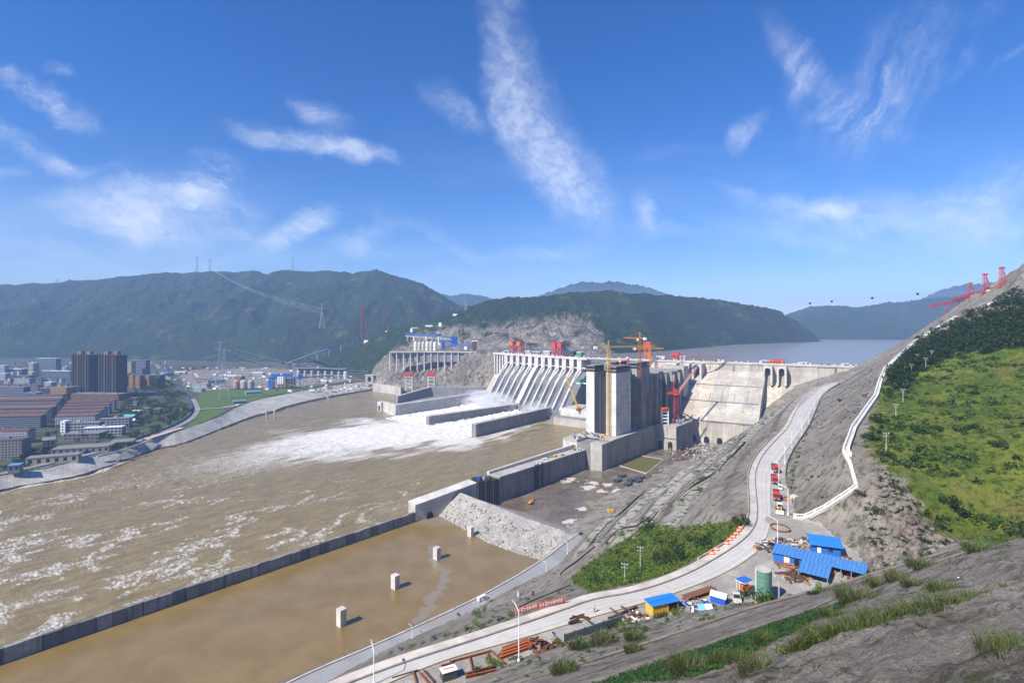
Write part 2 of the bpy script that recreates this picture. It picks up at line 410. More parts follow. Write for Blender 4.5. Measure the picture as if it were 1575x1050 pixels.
# ================================================================== TERRAIN AND WATER
AX = np.array((.63, .7766)); RX = np.array((.7766, -.63)); OL = np.array((130., 650.))      # axis of the ship lift / locks
def LK(s, w, z=0.0): p = OL+AX*s+RX*w; return (p[0], p[1], z)
class TIN:
    def __init__(s): s.p = []; s.e = []
    def line(s, pts, amp=0.0, edge=False):
        i0 = len(s.p)
        for p in pts: s.p.append((p[0], p[1], p[2], amp))
        if edge: s.e += [(i, i+1) for i in range(i0, len(s.p)-1)]
        return s
    def done(s):
        r = delaunay_2d_cdt([Vector((p[0], p[1])) for p in s.p], s.e, [], 0, 1e-3)
        vs, fs, orig = r[0], r[2], r[3]; A = np.array(s.p); vals = []
        for v, o in zip(vs, orig):
            if o: vals.append(A[o[0], 2:4])
            else:
                d = np.hypot(A[:,0]-v.x, A[:,1]-v.y); k = np.argsort(d)[:2]; w = 1/(d[k]+1e-3); vals.append((A[k,2:4]*w[:,None]).sum(0)/w.sum())
        s.V = np.array([(v.x, v.y) for v in vs]); s.val = np.array(vals); s.T = np.array([f for f in fs if len(f) == 3]); return s
    def sample(s, X, Y):
        sh = np.shape(X); X = np.ravel(np.asarray(X, float)); Y = np.ravel(np.asarray(Y, float))
        z = np.full(X.shape, np.nan); am = np.zeros(X.shape); order = np.argsort(Y); Ys = Y[order]
        for (i, j, k) in s.T:
            a, b, c = s.V[i], s.V[j], s.V[k]
            lo = np.searchsorted(Ys, min(a[1], b[1], c[1])-1e-6); hi = np.searchsorted(Ys, max(a[1], b[1], c[1])+1e-6)
            if hi <= lo: continue
            ix = order[lo:hi]; x = X[ix]; m = (x >= min(a[0], b[0], c[0])-1e-6) & (x <= max(a[0], b[0], c[0])+1e-6); ix = ix[m]
            if not len(ix): continue
            x = X[ix]; y = Y[ix]; d = (b[1]-c[1])*(a[0]-c[0])+(c[0]-b[0])*(a[1]-c[1])
            if abs(d) < 1e-9: continue
            l0 = ((b[1]-c[1])*(x-c[0])+(c[0]-b[0])*(y-c[1]))/d; l1 = ((c[1]-a[1])*(x-c[0])+(a[0]-c[0])*(y-c[1]))/d; l2 = 1-l0-l1
            q = (l0 >= -1e-6) & (l1 >= -1e-6) & (l2 >= -1e-6); ix = ix[q]
            v = l0[q,None]*s.val[i]+l1[q,None]*s.val[j]+l2[q,None]*s.val[k]
            z[ix] = v[:,0]; am[ix] = v[:,1]
        return z.reshape(sh), am.reshape(sh)
def zpts(lst, z): return [P(a, b, z) for a, b in lst]
def qpts(lst): return [Q(*p) for p in lst]

# ---------------------------------------------- the right-bank hillside (control lines surveyed off the photo)
ZR = 96.5
UR_L = zpts([(330,1150),(470,1062),(600,1012),(702,981),(798,950),(869,926),(900,914),(969,904),(1042,879),(1093,851),(1129,828),(1147,808),(1152,787),
             (1150,752),(1150,726),(1162,701),(1180,681),(1205,658),(1218,630),(1236,609),(1252,597),(1279,588)], ZR)
YD_R = zpts([(430,1220),(600,1105),(727,1045),(816,1007),(867,989),(956,959),(1052,942),(1141,925),(1189,932),(1243,911),(1296,896),(1330,880),(1322,852),(1300,838),
             (1262,806),(1222,797),(1222,780),(1214,757),(1207,735),(1210,713),(1222,690),(1245,656),(1254,633),(1265,607),(1292,590)], ZR)
LR_L = zpts([(180,1190),(440,1050),(600,983),(742,918),(839,860),(864,839),(889,822)], 9)
LR_R = zpts([(330,1150),(500,1050),(600,996),(722,942),(783,907),(854,875),(880,845),(897,826)], 9)
TOE = zpts([(893,812),(951,787),(1014,752),(1052,731),(1078,711),(1108,691)], 1.0)
t = TIN()
t.line(UR_L, 0, True).line(YD_R, 0, True).line(LR_L, 0, True).line(LR_R, 0, True).line(TOE, .4, True)
t.line([P(a, b, -3) for a, b in [(100,1190),(420,1050),(590,981),(735,915),(832,858),(858,836)]], .5, True)
t.line([(-240,150,-7),(-150,250,-7),(-90,330,-7),(-40,400,-7),(0,470,-4),(60,560,-2),(140,640,-2),(235,715,-2),(200,760,-2),(60,640,-4),(-60,480,-7)], 0)
t.line([(230,800,-3),(252,800,-3),(285,782,-3),(262,755,-2),(300,752,-1),(318,757,0)], 0).line(qpts([(1131,667,750)]), .3)
t.line(qpts([(1155,655,750),(1200,625,742)])+[R_(1250,735,82),R_(1300,745,104)], .5)
# foreground terraces
LA = qpts([(560,1120,80),(760,1062,90),(900,1020,97),(1000,988,105),(1154,936,115),(1291,899,126),(1400,866,129),(1500,836,132)])
LA2 = qpts([(560,1128,78),(760,1068,88),(900,1026,95),(1000,993,103),(1154,941,113),(1291,904,124),(1400,871,127),(1500,840,130)])
LC = qpts([(700,1110,66),(913,1050,73),(1000,1018,77),(1078,996,82),(1184,958,90),(1230,945,95),(1300,914,106),(1420,872,117),(1520,838,124)])
LC2 = qpts([(700,1114,64),(913,1054,71.5),(1000,1022,75.5),(1078,1000,80.5),(1184,962,88.5),(1230,949,93.5),(1300,918,104),(1420,876,115),(1520,842,122)])
F1 = qpts([(820,1110,46),(1060,1050,50),(1150,1010,56),(1235,967,66),(1330,920,80),(1450,862,96),(1575,827,107),(1750,800,112)])
F2 = qpts([(900,1150,28),(1200,1025,31),(1300,985,34),(1400,955,37),(1500,930,41),(1575,910,45),(1750,880,50)])
F3 = qpts([(900,1300,14),(1250,1055,18),(1400,1015,20),(1575,965,23),(1750,930,26)])
t.line(LA, .15, True).line(LA2, .1, True).line(LC, .15, True).line(LC2, .1, True).line(F1, .3, True).line(F2, .5, True).line(F3, .4)
t.line(qpts([(900,1500,7),(1200,1200,10),(1575,1105,12),(1800,1000,14),(300,1230,60),(500,1140,70),(800,1180,36)]), .3)
t.line([(0,-1,164.0),(14,-2,164.5),(-14,6,156),(30,12,162),(-30,30,142),(-60,50,118),(3,3,162.2)], .2)
# the fence line and the slopes above
FEN = qpts([(1222,797,189),(1270,782,187),(1318,750,188),(1308,715,204),(1297,695,216),(1310,660,245),(1345,610,305),(1352,587,352),(1360,568,405),(1405,527,480),(1470,488,500),(1505,478,500),(1530,465,490),(1550,455,500)])
t.line(FEN, .25, True)
t.line(qpts([(1330,566,747),(1370,545,720),(1400,520,690),(1435,495,660),(1470,470,640),(1510,455,600),(1540,440,580),(1575,407,560),(1650,360,560),(1800,300,560)]), .9)
t.line([R_(1345,900,95),R_(1400,900,97),R_(1470,850,110),(600,900,80),(720,840,120),(900,760,150),(420,960,70)], .6)
t.line(qpts([(1400,862,150),(1440,837,158),(1500,815,172),(1575,828,158),(1750,830,150)]), .8)
t.line(qpts([(1450,760,180),(1575,740,182),(1450,680,216),(1575,650,232),(1420,610,290),(1500,580,312),(1575,570,300),(1480,540,370),(1575,510,370),(1575,470,430),(1750,640,200),(1750,450,380),(1800,800,120)]), .9)
t.line(qpts([(1345,740,190),(1380,780,176),(1360,800,172),(1330,820,168)]), 2.4)
HT = t.done()
def uv_(x, y): return .54*x-.84*y, .84*x+.54*y
def hz(X, Y):
    X = np.asarray(X, float); Y = np.asarray(Y, float)
    z, am = HT.sample(X, Y); u, v = uv_(X, Y)
    n = 1.5*fbm(u/9, v/42, 4, 3)+.9*fbm(X/4.5, Y/4.5, 4, 9)+.55*ridged(u/3.2, v/16, 3, 21)
    near = sstep(130, 60, Y); n = n+near*(.45*fbm(X/1.3, Y/1.3, 3, 15)+.8*ridged(u/1.9, v/10, 3, 25)+.5*ridged(X/5, Y/5, 3, 27))
    far = sstep(120, 500, Y)
    n = n+far*(1.8*fbm(X/22, Y/22, 4, 5))
    m, q, zs = bench_at(X, Y, z); z = z+m*.85*(zs-z)
    return z+am*n*(1-.72*m)
BENCHP = [P(1152,787,ZR)[:2],P(1150,726,ZR)[:2],P(1205,658,ZR)[:2],P(1279,588,ZR)[:2],(345,752),TOE[5][:2],TOE[3][:2],TOE[1][:2],TOE[0][:2],P(897,826,9)[:2],P(860,875,9)[:2],P(969,900,60)[:2]]
def bench_at(X, Y, z):
    m = sstep(0, 16, np.where(inpoly(X, Y, BENCHP), polydist(X, Y, BENCHP+BENCHP[:1]), 0)); fr = (z-3)/19.0; k = np.floor(fr); q = fr-k
    return m, q, (k+np.clip((q-.0)/.74, 0, 1))*19.0+3
def hzp(x, y): return float(hz(np.array([x]), np.array([y]))[0])
def hit(pix, zf=None, d0=4, d1=900, n=900):
    """world points where the rays of photo pixels meet the terrain"""
    zf = zf or (lambda X, Y: HT.sample(X, Y)[0])
    pix = np.asarray(pix, float); D = np.geomspace(d0, d1, n)
    X = (pix[:,0:1]-CX)*D/F; Y = np.broadcast_to(D, X.shape); Zr = H-(pix[:,1:2]-YH)*D/F
    Z = zf(X, Y); under = np.nan_to_num(Z, nan=-1e9) >= Zr
    out = []
    for i in range(len(pix)):
        k = np.argmax(under[i])
        if not under[i].any(): out.append(None); continue
        out.append((X[i,k], Y[i,k], Z[i,k]))
    return out
def hpoly(pix): return [p for p in hit(pix) if p is not None]
G1 = hpoly([(880,888),(925,852),(985,817),(1015,824),(1060,814),(1136,800),(1146,806),(1128,824),(1090,848),(1040,875),(970,900),(905,909)])
G2 = hpoly([(1328,690),(1340,650),(1352,610),(1366,575),(1412,532),(1478,500)])+[Q(1540,480,440),Q(1600,462,440),(560,440,200),(330,150,110)]+hpoly([(1574,832),(1530,834),(1480,833),(1440,812),(1412,782),(1385,742),(1352,716)])
G3 = hpoly([(1362,580),(1408,536),(1472,502)])+[Q(1540,482,440),Q(1640,465,440),Q(1640,520,350)]+hpoly([(1574,536),(1500,550),(1440,560),(1400,590),(1368,618)])
G4 = [tuple(p) for p in resample(LC2[1:6], n=12)]+[tuple(p) for p in resample(F1[1:5], n=12)[::-1]]
PAVE = UR_L+YD_R[::-1]
def polar(px0, px1, dpx, d0, d1, q):
    px = np.arange(px0, px1, dpx); nD = int(math.log(d1/d0)/math.log(1+q)); D = np.geomspace(d0, d1, nD)
    Y, PX = np.meshgrid(D, px, indexing='ij'); return (PX-CX)*Y/F, Y, PX
X, Y, PX = polar(60, 1830, 2.6, 3.0, 960, .0135)
Z = hz(X, Y)
def sdist(X, Y, poly):
    d = polydist(X, Y, list(poly)+[poly[0]]); return np.where(inpoly(X, Y, poly), d, -d)
veg = np.zeros(X.shape)
for g, w in ((G1, 5), (G2, 9), (G4, 1.2)): veg = np.maximum(veg, np.clip(.5+sdist(X, Y, g)/(2*w), 0, 1))
pave = np.clip(.5+sdist(X, Y, PAVE)/4.0, 0, 1)
pave = np.maximum(pave, np.clip(.5+sdist(X, Y, LR_L+LR_R[::-1])/3.0, 0, 1))
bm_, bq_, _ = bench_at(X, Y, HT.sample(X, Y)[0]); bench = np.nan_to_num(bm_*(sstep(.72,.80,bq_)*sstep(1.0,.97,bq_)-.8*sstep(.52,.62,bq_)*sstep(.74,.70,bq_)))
okc = ~np.isnan(Z[:-1,:-1]) & ~np.isnan(Z[1:,1:]) & ~np.isnan(Z[1:,:-1]) & ~np.isnan(Z[:-1,1:])
zc = np.nan_to_num(np.fmax(np.fmax(Z[:-1,:-1], Z[1:,1:]), np.fmax(Z[1:,:-1], Z[:-1,1:])), nan=-99)
okc &= zc > -2.2

t = NT('hillside rock')
vg, pv = t.attr('veg'), t.attr('pave')
strat = t.map((.10,.55,.35), (0,0,math.radians(35)))
n1 = t.noise(.045, 5, .6); n2 = t.noise(.9, 6, .7, strat, .6); n3 = t.noise(2.2, 5, .7); n4 = t.noise(.22, 5, .6)
n5 = t.noise(.5, 6, .72, t.map((.16,.9,.6), (0,0,math.radians(38))), 1.2)
c = t.mix(t.ramp(n1, .3, .72), (.225,.198,.165), (.36,.325,.28))
c = t.mix(t.ramp(n2, .47, .66, 0, .85), c, (.055,.049,.043))
c = t.mix(t.ramp(n5, .42, .26, 0, .75), c, (.47,.435,.385))
c = t.mix(t.ramp(n5, .56, .72, 0, .8), c, (.05,.045,.04))
c = t.mix(t.ramp(n4, .53, .70, 0, .4), c, (.21,.16,.115))
c = t.mix(t.ramp(n3, .5, .72, 0, .6), c, (.06,.053,.046))
wh = t.noise(.06, 5, .65, None, 1.0)
c = t.mix(t.ramp(wh, .63, .72, 0, .6), c, (.46,.43,.39))
gt_ = t.noise(7, 5, .75); c = t.mix(t.ramp(gt_, .5, .68, 0, .55), c, (.07,.06,.05)); c = t.mix(t.ramp(gt_, .46, .32, 0, .5), c, (.44,.40,.34))
wd = t.math('MULTIPLY', t.ramp(t.noise(.13, 5, .65), .54, .62), t.ramp(t.noise(.9, 4, .6), .4, .6))
c = t.mix(t.math('MULTIPLY', wd, .8), c, (.045,.065,.018))
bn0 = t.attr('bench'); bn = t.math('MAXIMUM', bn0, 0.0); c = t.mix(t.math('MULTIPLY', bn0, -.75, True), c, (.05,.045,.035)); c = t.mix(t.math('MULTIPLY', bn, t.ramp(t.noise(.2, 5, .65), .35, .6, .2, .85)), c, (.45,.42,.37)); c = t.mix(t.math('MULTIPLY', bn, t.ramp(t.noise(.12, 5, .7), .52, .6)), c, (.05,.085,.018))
gr = t.mix(t.ramp(t.noise(.05, 6, .65), .35, .65), (.075,.125,.014), (.175,.205,.032)); gr = t.mix(t.ramp(t.noise(.35, 5, .7), .46, .66, 0, .85), gr, (.018,.036,.008))
gr = t.mix(t.ramp(t.noise(.025, 4, .6), .50, .68, 0, .6), gr, (.14,.105,.04)); gr = t.mix(t.ramp(t.noise(.9, 4, .7), .5, .7, 0, .5), gr, (.13,.15,.04))
c = t.mix(t.ramp(t.math('ADD', vg, t.math('MULTIPLY', t.math('SUBTRACT', t.noise(.16, 6, .7), .5), 1.5)), .4, .6), c, gr)
dust = t.mix(t.ramp(t.noise(.12, 5, .6), .35, .7), (.36,.33,.29), (.50,.475,.435)); dust = t.mix(t.ramp(n3, .55, .7, 0, .35), dust, (.26,.21,.16))
c = t.mix(t.ramp(t.math('ADD', pv, t.math('MULTIPLY', t.math('SUBTRACT', t.noise(.5, 5, .65), .5), .7)), .42, .58), c, dust)
t.bump(t.math('ADD', t.math('ADD', n2, t.math('MULTIPLY', n3, .6)), t.math('ADD', n5, t.math('MULTIPLY', gt_, .25))), 1.0, .8)
ROCK = t.fin(c, .92, 0, .15)
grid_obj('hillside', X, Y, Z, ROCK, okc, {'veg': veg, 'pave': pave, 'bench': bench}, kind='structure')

# ---------------------------------------------- hill behind the left abutment
t = TIN()
t.line(qpts([(571,600,1400),(600,599,1330),(660,600,1290),(700,598,1265),(745,600,1215),(772,602,1180)]), .3, True)
t.line(qpts([(585,557,1480),(600,553,1405),(640,556,1375),(690,556,1340),(702,548,1335),(768,541,1235)]), 1.0)
t.line(qpts([(600,541,1500),(660,541,1465),(720,541,1425),(790,538,1350),(850,540,1300)]), .2)
t.line(qpts([(650,520,1600),(700,511,1600),(780,502,1620),(870,494,1650),(935,518,1600),(900,470,1850),(800,476,1850)]), 1.6)
t.line(qpts([(654,501,1750),(683,495,1800),(717,482,1850),(730,472,1950),(749,464,1980),(788,460,2000),(840,458,2010),(870,452,2030),(920,448,2050),(960,451,2120),(1030,456,2200),(1090,461,2350),(1150,470,2450),(1190,476,2550),(1220,492,2600),(1245,510,2650),(1262,526,2660)]), 1.0)
t.line([Q(930,545,1340),Q(1020,540,1520),Q(1130,530,2130),Q(1255,525.8,2640)], .3)
t.line([R_(1020,1480,94),R_(1130,2080,94),R_(1268,2640,94),R_(930,1280,94),R_(860,1230,98),R_(1275,2800,94)], 0)
t.line(qpts([(560,530,1900),(590,514,1950),(630,503,2000),(520,545,1950),(560,577,1600),(505,566,1850),(480,556,2100),(470,553,2300)]), 1.0)
t.line([R_(600,2600,200),R_(700,2700,200),R_(850,2800,250),R_(1000,2950,200),R_(1200,3000,120),R_(480,2600,40)], 1.0)
AT = t.done()
def az(X, Y):
    z, am = AT.sample(X, Y)
    rock = 14*ridged(X/95, Y/95, 4, 2)+9*fbm(X/30, Y/30, 4, 6)
    veg = sstep(1680, 1850, np.asarray(Y))
    return z+am*(rock*(1-.35*veg)+veg*(9*fbm(X/130, Y/130, 4, 11)+7*np.abs(pn(X/9, Y/9, 13))))
X, Y, PX = polar(462, 1282, 1.6, 1170, 2990, .0065)
Z = az(X, Y)
PY = YH+(H-Z)*F/Y
rockline = np.interp(PX, [462,575,600,650,700,730,770,800,830,870,905,925,935,960,1300], [545,545,545,514,500,503,503,496,500,484,494,514,536,562,562])
cut = sstep(-8, 8, PY-rockline+9*fbm(X/40, Y/40, 4, 77)+10*(ridged(X/60, Y/60, 3, 5)-.3))
cut = cut*(1-.9*sstep(.16, .34, fbm(X/55, Y/75, 4, 17))*sstep(548, 535, PY)); cut = np.where((PX < 600) & (Y > 1500), 0, cut)
okc = ~np.isnan(Z[:-1,:-1]) & ~np.isnan(Z[1:,1:]) & ~np.isnan(Z[1:,:-1]) & ~np.isnan(Z[:-1,1:])
t = NT('forested hill')
rk = t.attr('rock')
far = t.noise(.004, 5, .6); mid = t.noise(.03, 5, .65); crown = t.voro(.13)
g = t.mix(t.ramp(far, .35, .68), (.014,.036,.012), (.040,.070,.016)); g = t.mix(t.ramp(mid, .44, .66, 0, .85), g, (.007,.019,.009))
g = t.mix(t.ramp(crown, .2, .75, 0, .65), g, (.006,.015,.006)); g = t.mix(t.ramp(t.voro(.04), .25, .8, 0, .6), g, (.012,.028,.010))
g = t.mix(t.ramp(t.noise(.010, 6, .68), .57, .68, 0, .75), g, (.085,.095,.034))
rn = t.noise(.02, 6, .7, t.map((1,1,.5)), .8); r2 = t.noise(.11, 5, .7)
rc = t.mix(t.ramp(rn, .35, .65), (.125,.108,.088), (.245,.215,.178)); rc = t.mix(t.ramp(r2, .47, .66, 0, .85), rc, (.04,.038,.036))
rc = t.mix(t.ramp(t.noise(.05, 4, .6, t.map((1,1,.2))), .58, .68, 0, .6), rc, (.40,.375,.33))
c = t.mix(rk, g, rc)
t.bump(t.math('ADD', t.math('MULTIPLY', crown, -1.0), t.math('MULTIPLY', r2, .6)), .8, 6.0)
FOREST = t.fin(c, .95, 0, .1)
grid_obj('abutment_hill', X, Y, Z, FOREST, okc, {'rock': cut}, kind='structure')

# ---------------------------------------------- mountains
def hill(name, ridge, base, nu, nv, amp, gul, seed, pw=1.0, bare=0.0):
    r = np.array(qpts(ridge)); b = np.array(qpts(base)); pr = [p[0] for p in ridge]; pb = [p[0] for p in base]
    u = np.linspace(min(pr[0], pb[0]), max(pr[-1], pb[-1]), nu)
    rr = np.stack([np.interp(u, pr, r[:,k]) for k in range(3)], 1); bb = np.stack([np.interp(u, pb, b[:,k]) for k in range(3)], 1)
    v = np.r_[np.linspace(0, 1, nv), np.linspace(1.03, 1.5, 14)]
    V, U = np.meshgrid(v, u, indexing='ij'); vc = np.minimum(V, 1)
    X = bb[None,:,0]*(1-V)+rr[None,:,0]*V; Y = bb[None,:,1]*(1-V)+rr[None,:,1]*V
    Zt = bb[None,:,2]+(rr[None,:,2]-bb[None,:,2])*(vc**pw)-np.maximum(V-1, 0)*(rr[None,:,2]-bb[None,:,2])*.9
    env = np.sin(np.pi*np.clip(V, 0, 1))**.7
    Zt = Zt+env*(gul*ridged(X/520, Y/900, 4, seed)+gul*.5*fbm(X/210, Y/320, 4, seed+2))
    cr = np.clip(V*6, 0, 1)
    Zt = Zt+cr*amp*(fbm(X/70, Y/70, 3, seed+5)*1.2+np.abs(pn(X/14, Y/14, seed+8))*.9)
    return grid_obj(name, X, Y, Zt, FOREST, None, {'rock': np.zeros(X.shape)+bare}, kind='structure')
hill('left_mountain', [(-160,448,3500),(0,439,3500),(60,438,3500),(150,431,3550),(200,425,3550),(260,421,3600),(300,420,3600),(340,418,3600),(365,421,3600),(388,416,3550),(410,422,3500),(434,417,3500),(477,418,3450),(513,416,3400),(541,421,3350),(579,416,3300),(610,427,3250),(640,434,3200),(663,447,3150),(688,460,3100),(711,475,3050),(760,490,3000)],
     [(-160,553,2300),(0,551,2350),(100,553,2350),(200,555,2300),(300,556,2260),(400,557,2220),(480,556,2180),(560,548,2250),(700,530,2500),(760,520,2600)], 700, 110, 10, 95, 40, 1.05)
hill('distant_ridge', [(640,462,6200),(668,449,6200),(694,456,6200),(719,452,6200),(743,456,6200),(775,466,6300),(820,458,6500),(845,450,6600),(870,441,6600),(895,434,6600),(920,436,6600),(945,433,6600),(968,438,6600),(990,441,6600),(1030,454,6600),(1080,470,6600)],
     [(640,500,5200),(1080,500,5400)], 260, 30, 20, 70, 60)
hill('far_shore_hill', [(1195,492,4300),(1210,484,4300),(1245,473,4250),(1290,470,4200),(1320,473,4150),(1358,467,4100),(1394,465,4000),(1430,460,3950),(1480,455,3900),(1560,440,3800),(1700,430,3700)],
     [(1195,522,3150),(1260,522,3100),(1390,522.5,3050),(1560,523,3000),(1700,523,2950)], 300, 50, 14, 60, 70)
hill('farther_ridge', [(1380,478,6300),(1414,462,6300),(1442,448,6300),(1480,438,6300),(1511,437,6300),(1560,428,6300),(1700,420,6300)],
     [(1380,500,5300),(1700,500,5300)], 160, 24, 20, 60, 80)
# ---------------------------------------------- river bank, town plain
BK_W = zpts([(-150,790),(-60,775),(0,758),(36,752),(69,747),(127,737),(142,730),(183,716),(219,702),(242,694),(280,688),(320,672),(356,657),(400,642),(423,638),(452,626),(503,614),(540,607),(572,601.5)], -1.5)
BK_T = [P(a, b, z) for a, b, z in [(-150,760,11.5),(-60,745,11.5),(0,731,11.5),(36,725,11.5),(69,719,11.5),(127,705,11.5),(147,700,11.5),(190,688,11.5),(212,681,11.8),(236,673,12),(280,661,12.5),(312,650,12.5),(337,641,13),(366,625,13.5),(394,615,14),(425,609,14.5),(450,604,15),(500,595,16),(566,586.5,17)]]
wl_ = resample(smooth(BK_W, 1), n=360); tl_ = resample(smooth(BK_T, 1), n=360)
vv_ = np.linspace(0, 1, 26)[:,None,None]; G = wl_[None]*(1-vv_)+tl_[None]*vv_
lowr = sstep(.30, .12, np.broadcast_to(vv_[...,0], G.shape[:2]))
G[...,2] += lowr*(1.3*fbm(G[...,0]/7, G[...,1]/7, 4, 3)+1.2*ridged(G[...,0]/14, G[...,1]/14, 3, 8)-.2)
G[...,0] -= lowr*1.5*fbm(G[...,0]/10, G[...,1]/10, 3, 5)
t = NT('revetment concrete')
lw = t.attr('low'); al = t.attr('along')
n = t.noise(.05, 5, .6); f = t.noise(1.1, 4, .65)
c = t.mix(t.ramp(n, .3, .7), (.30,.285,.255), (.47,.45,.41)); c = t.mix(t.ramp(t.noise(.35, 4, .6), .5, .7, 0, .55), c, (.17,.16,.14))
c = t.mix(t.ramp(f, .5, .75, 0, .3), c, (.15,.14,.13))
cs = t.n('ShaderNodeCombineXYZ'); t.l(al, cs.inputs[0])
c = t.mix(t.ramp(t.noise(.35, 4, .7, cs.outputs[0]), .5, .68, 0, .7), c, (.16,.15,.135))
c = t.mix(t.ramp(lw, .25, .6), c, (.028,.025,.02))
t.bump(f, .5, .4)
REV = t.fin(c, .9, 0, .2)
along = np.broadcast_to(np.r_[0, np.cumsum(np.linalg.norm(np.diff(tl_[:,:2], axis=0), axis=1))][None], G.shape[:2])
grid_obj('river_bank', G[...,0], G[...,1], G[...,2], REV, None, {'low': lowr, 'along': along}, flip=True, kind='structure')
# plain: rises gently from the bank top to the foot of the mountain
pl_back = [(-4200,2700,40),(-3000,2700,40),(-1500,2700,40),(0,2700,45)]
t = TIN(); t.line(BK_T, 0, True).line([(-2400,400,12),(-3000,1200,20),(-1250,300,11.5)]+pl_back, 0)
t.line([P(a, b, 18) for a, b in [(0,600),(150,590),(300,580),(420,575),(520,570),(560,572)]], .2)
t.line([(-1300,2250,24),(-700,2250,24),(-2500,2000,24),(-400,1600,18)], 0)
PT = t.done()
X, Y = np.meshgrid(np.r_[np.linspace(-3000,-1200,30), np.linspace(-1190,-330,190)], np.r_[np.linspace(480,1300,170), np.linspace(1306,2700,50)])
Z, am = PT.sample(X, Y); inside = inpoly(X, Y, [tuple(p) for p in tl_]+[(-350,1600),(0,2700),(-4200,2700),(-3000,1200),(-2400,400)])
Z = Z-.15
keep = (inside & ~np.isnan(Z)); keep = keep[:-1,:-1] & keep[1:,1:] & keep[1:,:-1] & keep[:-1,1:]
def gpoly(px, z=14): return [P(a, b, z) for a, b in px]
LAWN = [gpoly([(306,628),(305,604),(330,600),(420,599),(500,592),(540,588),(470,598),(400,612),(368,622)]), gpoly([(300,640),(310,630),(350,628),(336,637),(300,652),(283,660)]), gpoly([(205,690),(250,655),(275,640),(292,632),(296,645),(270,657),(238,672)])]
DUSTY = [gpoly([(268,572),(420,568),(560,582),(500,592),(420,598),(310,602),(296,600)]), gpoly([(318,617),(345,610),(392,612),(372,620),(345,626)])]
gl = np.zeros(X.shape); du = np.zeros(X.shape)
for g in LAWN: gl = np.maximum(gl, inpoly(X, Y, g))
for g in DUSTY: du = np.maximum(du, inpoly(X, Y, g))
t = NT('town ground')
a1, a2 = t.attr('lawn'), t.attr('dust'); n = t.noise(.02, 5, .65); m = t.noise(.14, 5, .65)
c = t.mix(t.ramp(n, .35, .65), (.035,.05,.022), (.085,.085,.06)); c = t.mix(t.ramp(m, .5, .7, 0, .6), c, (.15,.14,.12))
c = t.mix(a2, c, t.mix(t.ramp(m, .4, .65), (.13,.115,.09), (.30,.28,.245)))
c = t.mix(a1, c, t.mix(t.ramp(m, .3, .7), (.05,.095,.015), (.10,.15,.03)))
t.bump(m, .5, .6)
grid_obj('town_plain', X, Y, Z, t.fin(c, .95, 0, .1), keep, {'lawn': gl, 'dust': du}, kind='structure')
def pz(x, y):
    z = PT.sample(np.array([x]), np.array([y]))[0][0]; return 15.0 if np.isnan(z) else float(z)-.15

# ---------------------------------------------- river
LOWW = [(-400,93,0),(-340,161,0),(-254,258,0),(-83,450,0)]
RIV = [(-402,95),(-341.6,162.4),(-255.6,259.4),(-84.6,451.4),(-32,497),LK(-208,-24)[:2],LK(-50,-30)[:2],LK(0,-45)[:2],LK(110,-45)[:2],LK(230,-60)[:2],(150,985),(-27,1185),(-60,1230),(-230,1240),(-300,1420),(-420,1450),(-700,1150),(-800,800),(-800,480),(-760,200)]
X, Y, PX = polar(-190, 940, 2.1, 160, 1460, .0056)
dwn = X*AX[0]+Y*AX[1]; crs = X*RX[0]+Y*RX[1]
PLW = [(-20,1000),(-140,850),(-265,770),(-330,670),(-400,560)]
dp = polydist(X, Y, PLW)
# position along the plume
aw = ((X-20)*-.72+(Y-1040)*-.69)
wid = np.interp(aw, [0,246,388,500,650], [80,148,132,100,70])*1.32*(1+.6*fbm(X/70, Y/70, 4, 88)+.5*fbm(crs/9, dwn/60, 4, 89)); side = (X-20)*.69-(Y-1040)*.72
foam = sstep(1.35, .15, dp/wid)*np.interp(aw, [150,250,330,400,470,560,700], [1.05,1.0,.93,.80,.66,.50,.2])
foam = foam*(1+.35*fbm(crs/5, dwn/45, 4, 94)*sstep(260, 420, aw)); foam = np.maximum(foam, .27+.30*fbm(crs/30, dwn/90, 4, 93)*sstep(1100, 800, Y))*np.where(Y > 1010, .5, 1)
edge = polydist(X, Y, [tuple(p) for p in wl_[:260]])
foam = np.maximum(foam, sstep(9, 2, edge)*.62*sstep(780, 600, Y))
wallf = polydist(X, Y, [(-340,161),(-254,258),(-83,450),(-30,495)])
foam = np.maximum(foam, sstep(26, 3, wallf)*.27)
rough = .34+.75*sstep(950, 480, Y)+.5*foam
rough = rough*np.where(side > 105, .35, 1)*np.where(Y > 1020, .4, 1)
calm = sstep(100, 130, side)*sstep(560, 640, Y)
w = 1.5*ridged(crs/17+.4*pn(dwn/30, crs/30, 2), dwn/34, 4, 31)+.9*fbm(crs/6, dwn/11, 4, 41)+.9*fbm(crs/45, dwn/70, 3, 51)
Z = rough*w*.95-.25
fine = .5*fbm(crs/1.9, dwn/3.2, 3, 61)
Z = Z+rough*fine*.7*sstep(700, 300, Y)
crest = sstep(.16, .62, ridged(crs/17+.4*pn(dwn/30, crs/30, 2), dwn/34, 4, 31))*sstep(-.05, .35, fbm(crs/38, dwn/52, 3, 71)+.12+.22*sstep(520, 330, Y))
crest = crest*(.78+.75*fbm(crs/2.2, dwn/4.5, 3, 73)); foam = np.clip(np.maximum(foam, crest*.70*sstep(900, 430, Y)*(1-calm)), 0, 1)
ins = inpoly(X, Y, RIV); keep = ins[:-1,:-1] | ins[1:,1:] | ins[1:,:-1] | ins[:-1,1:]
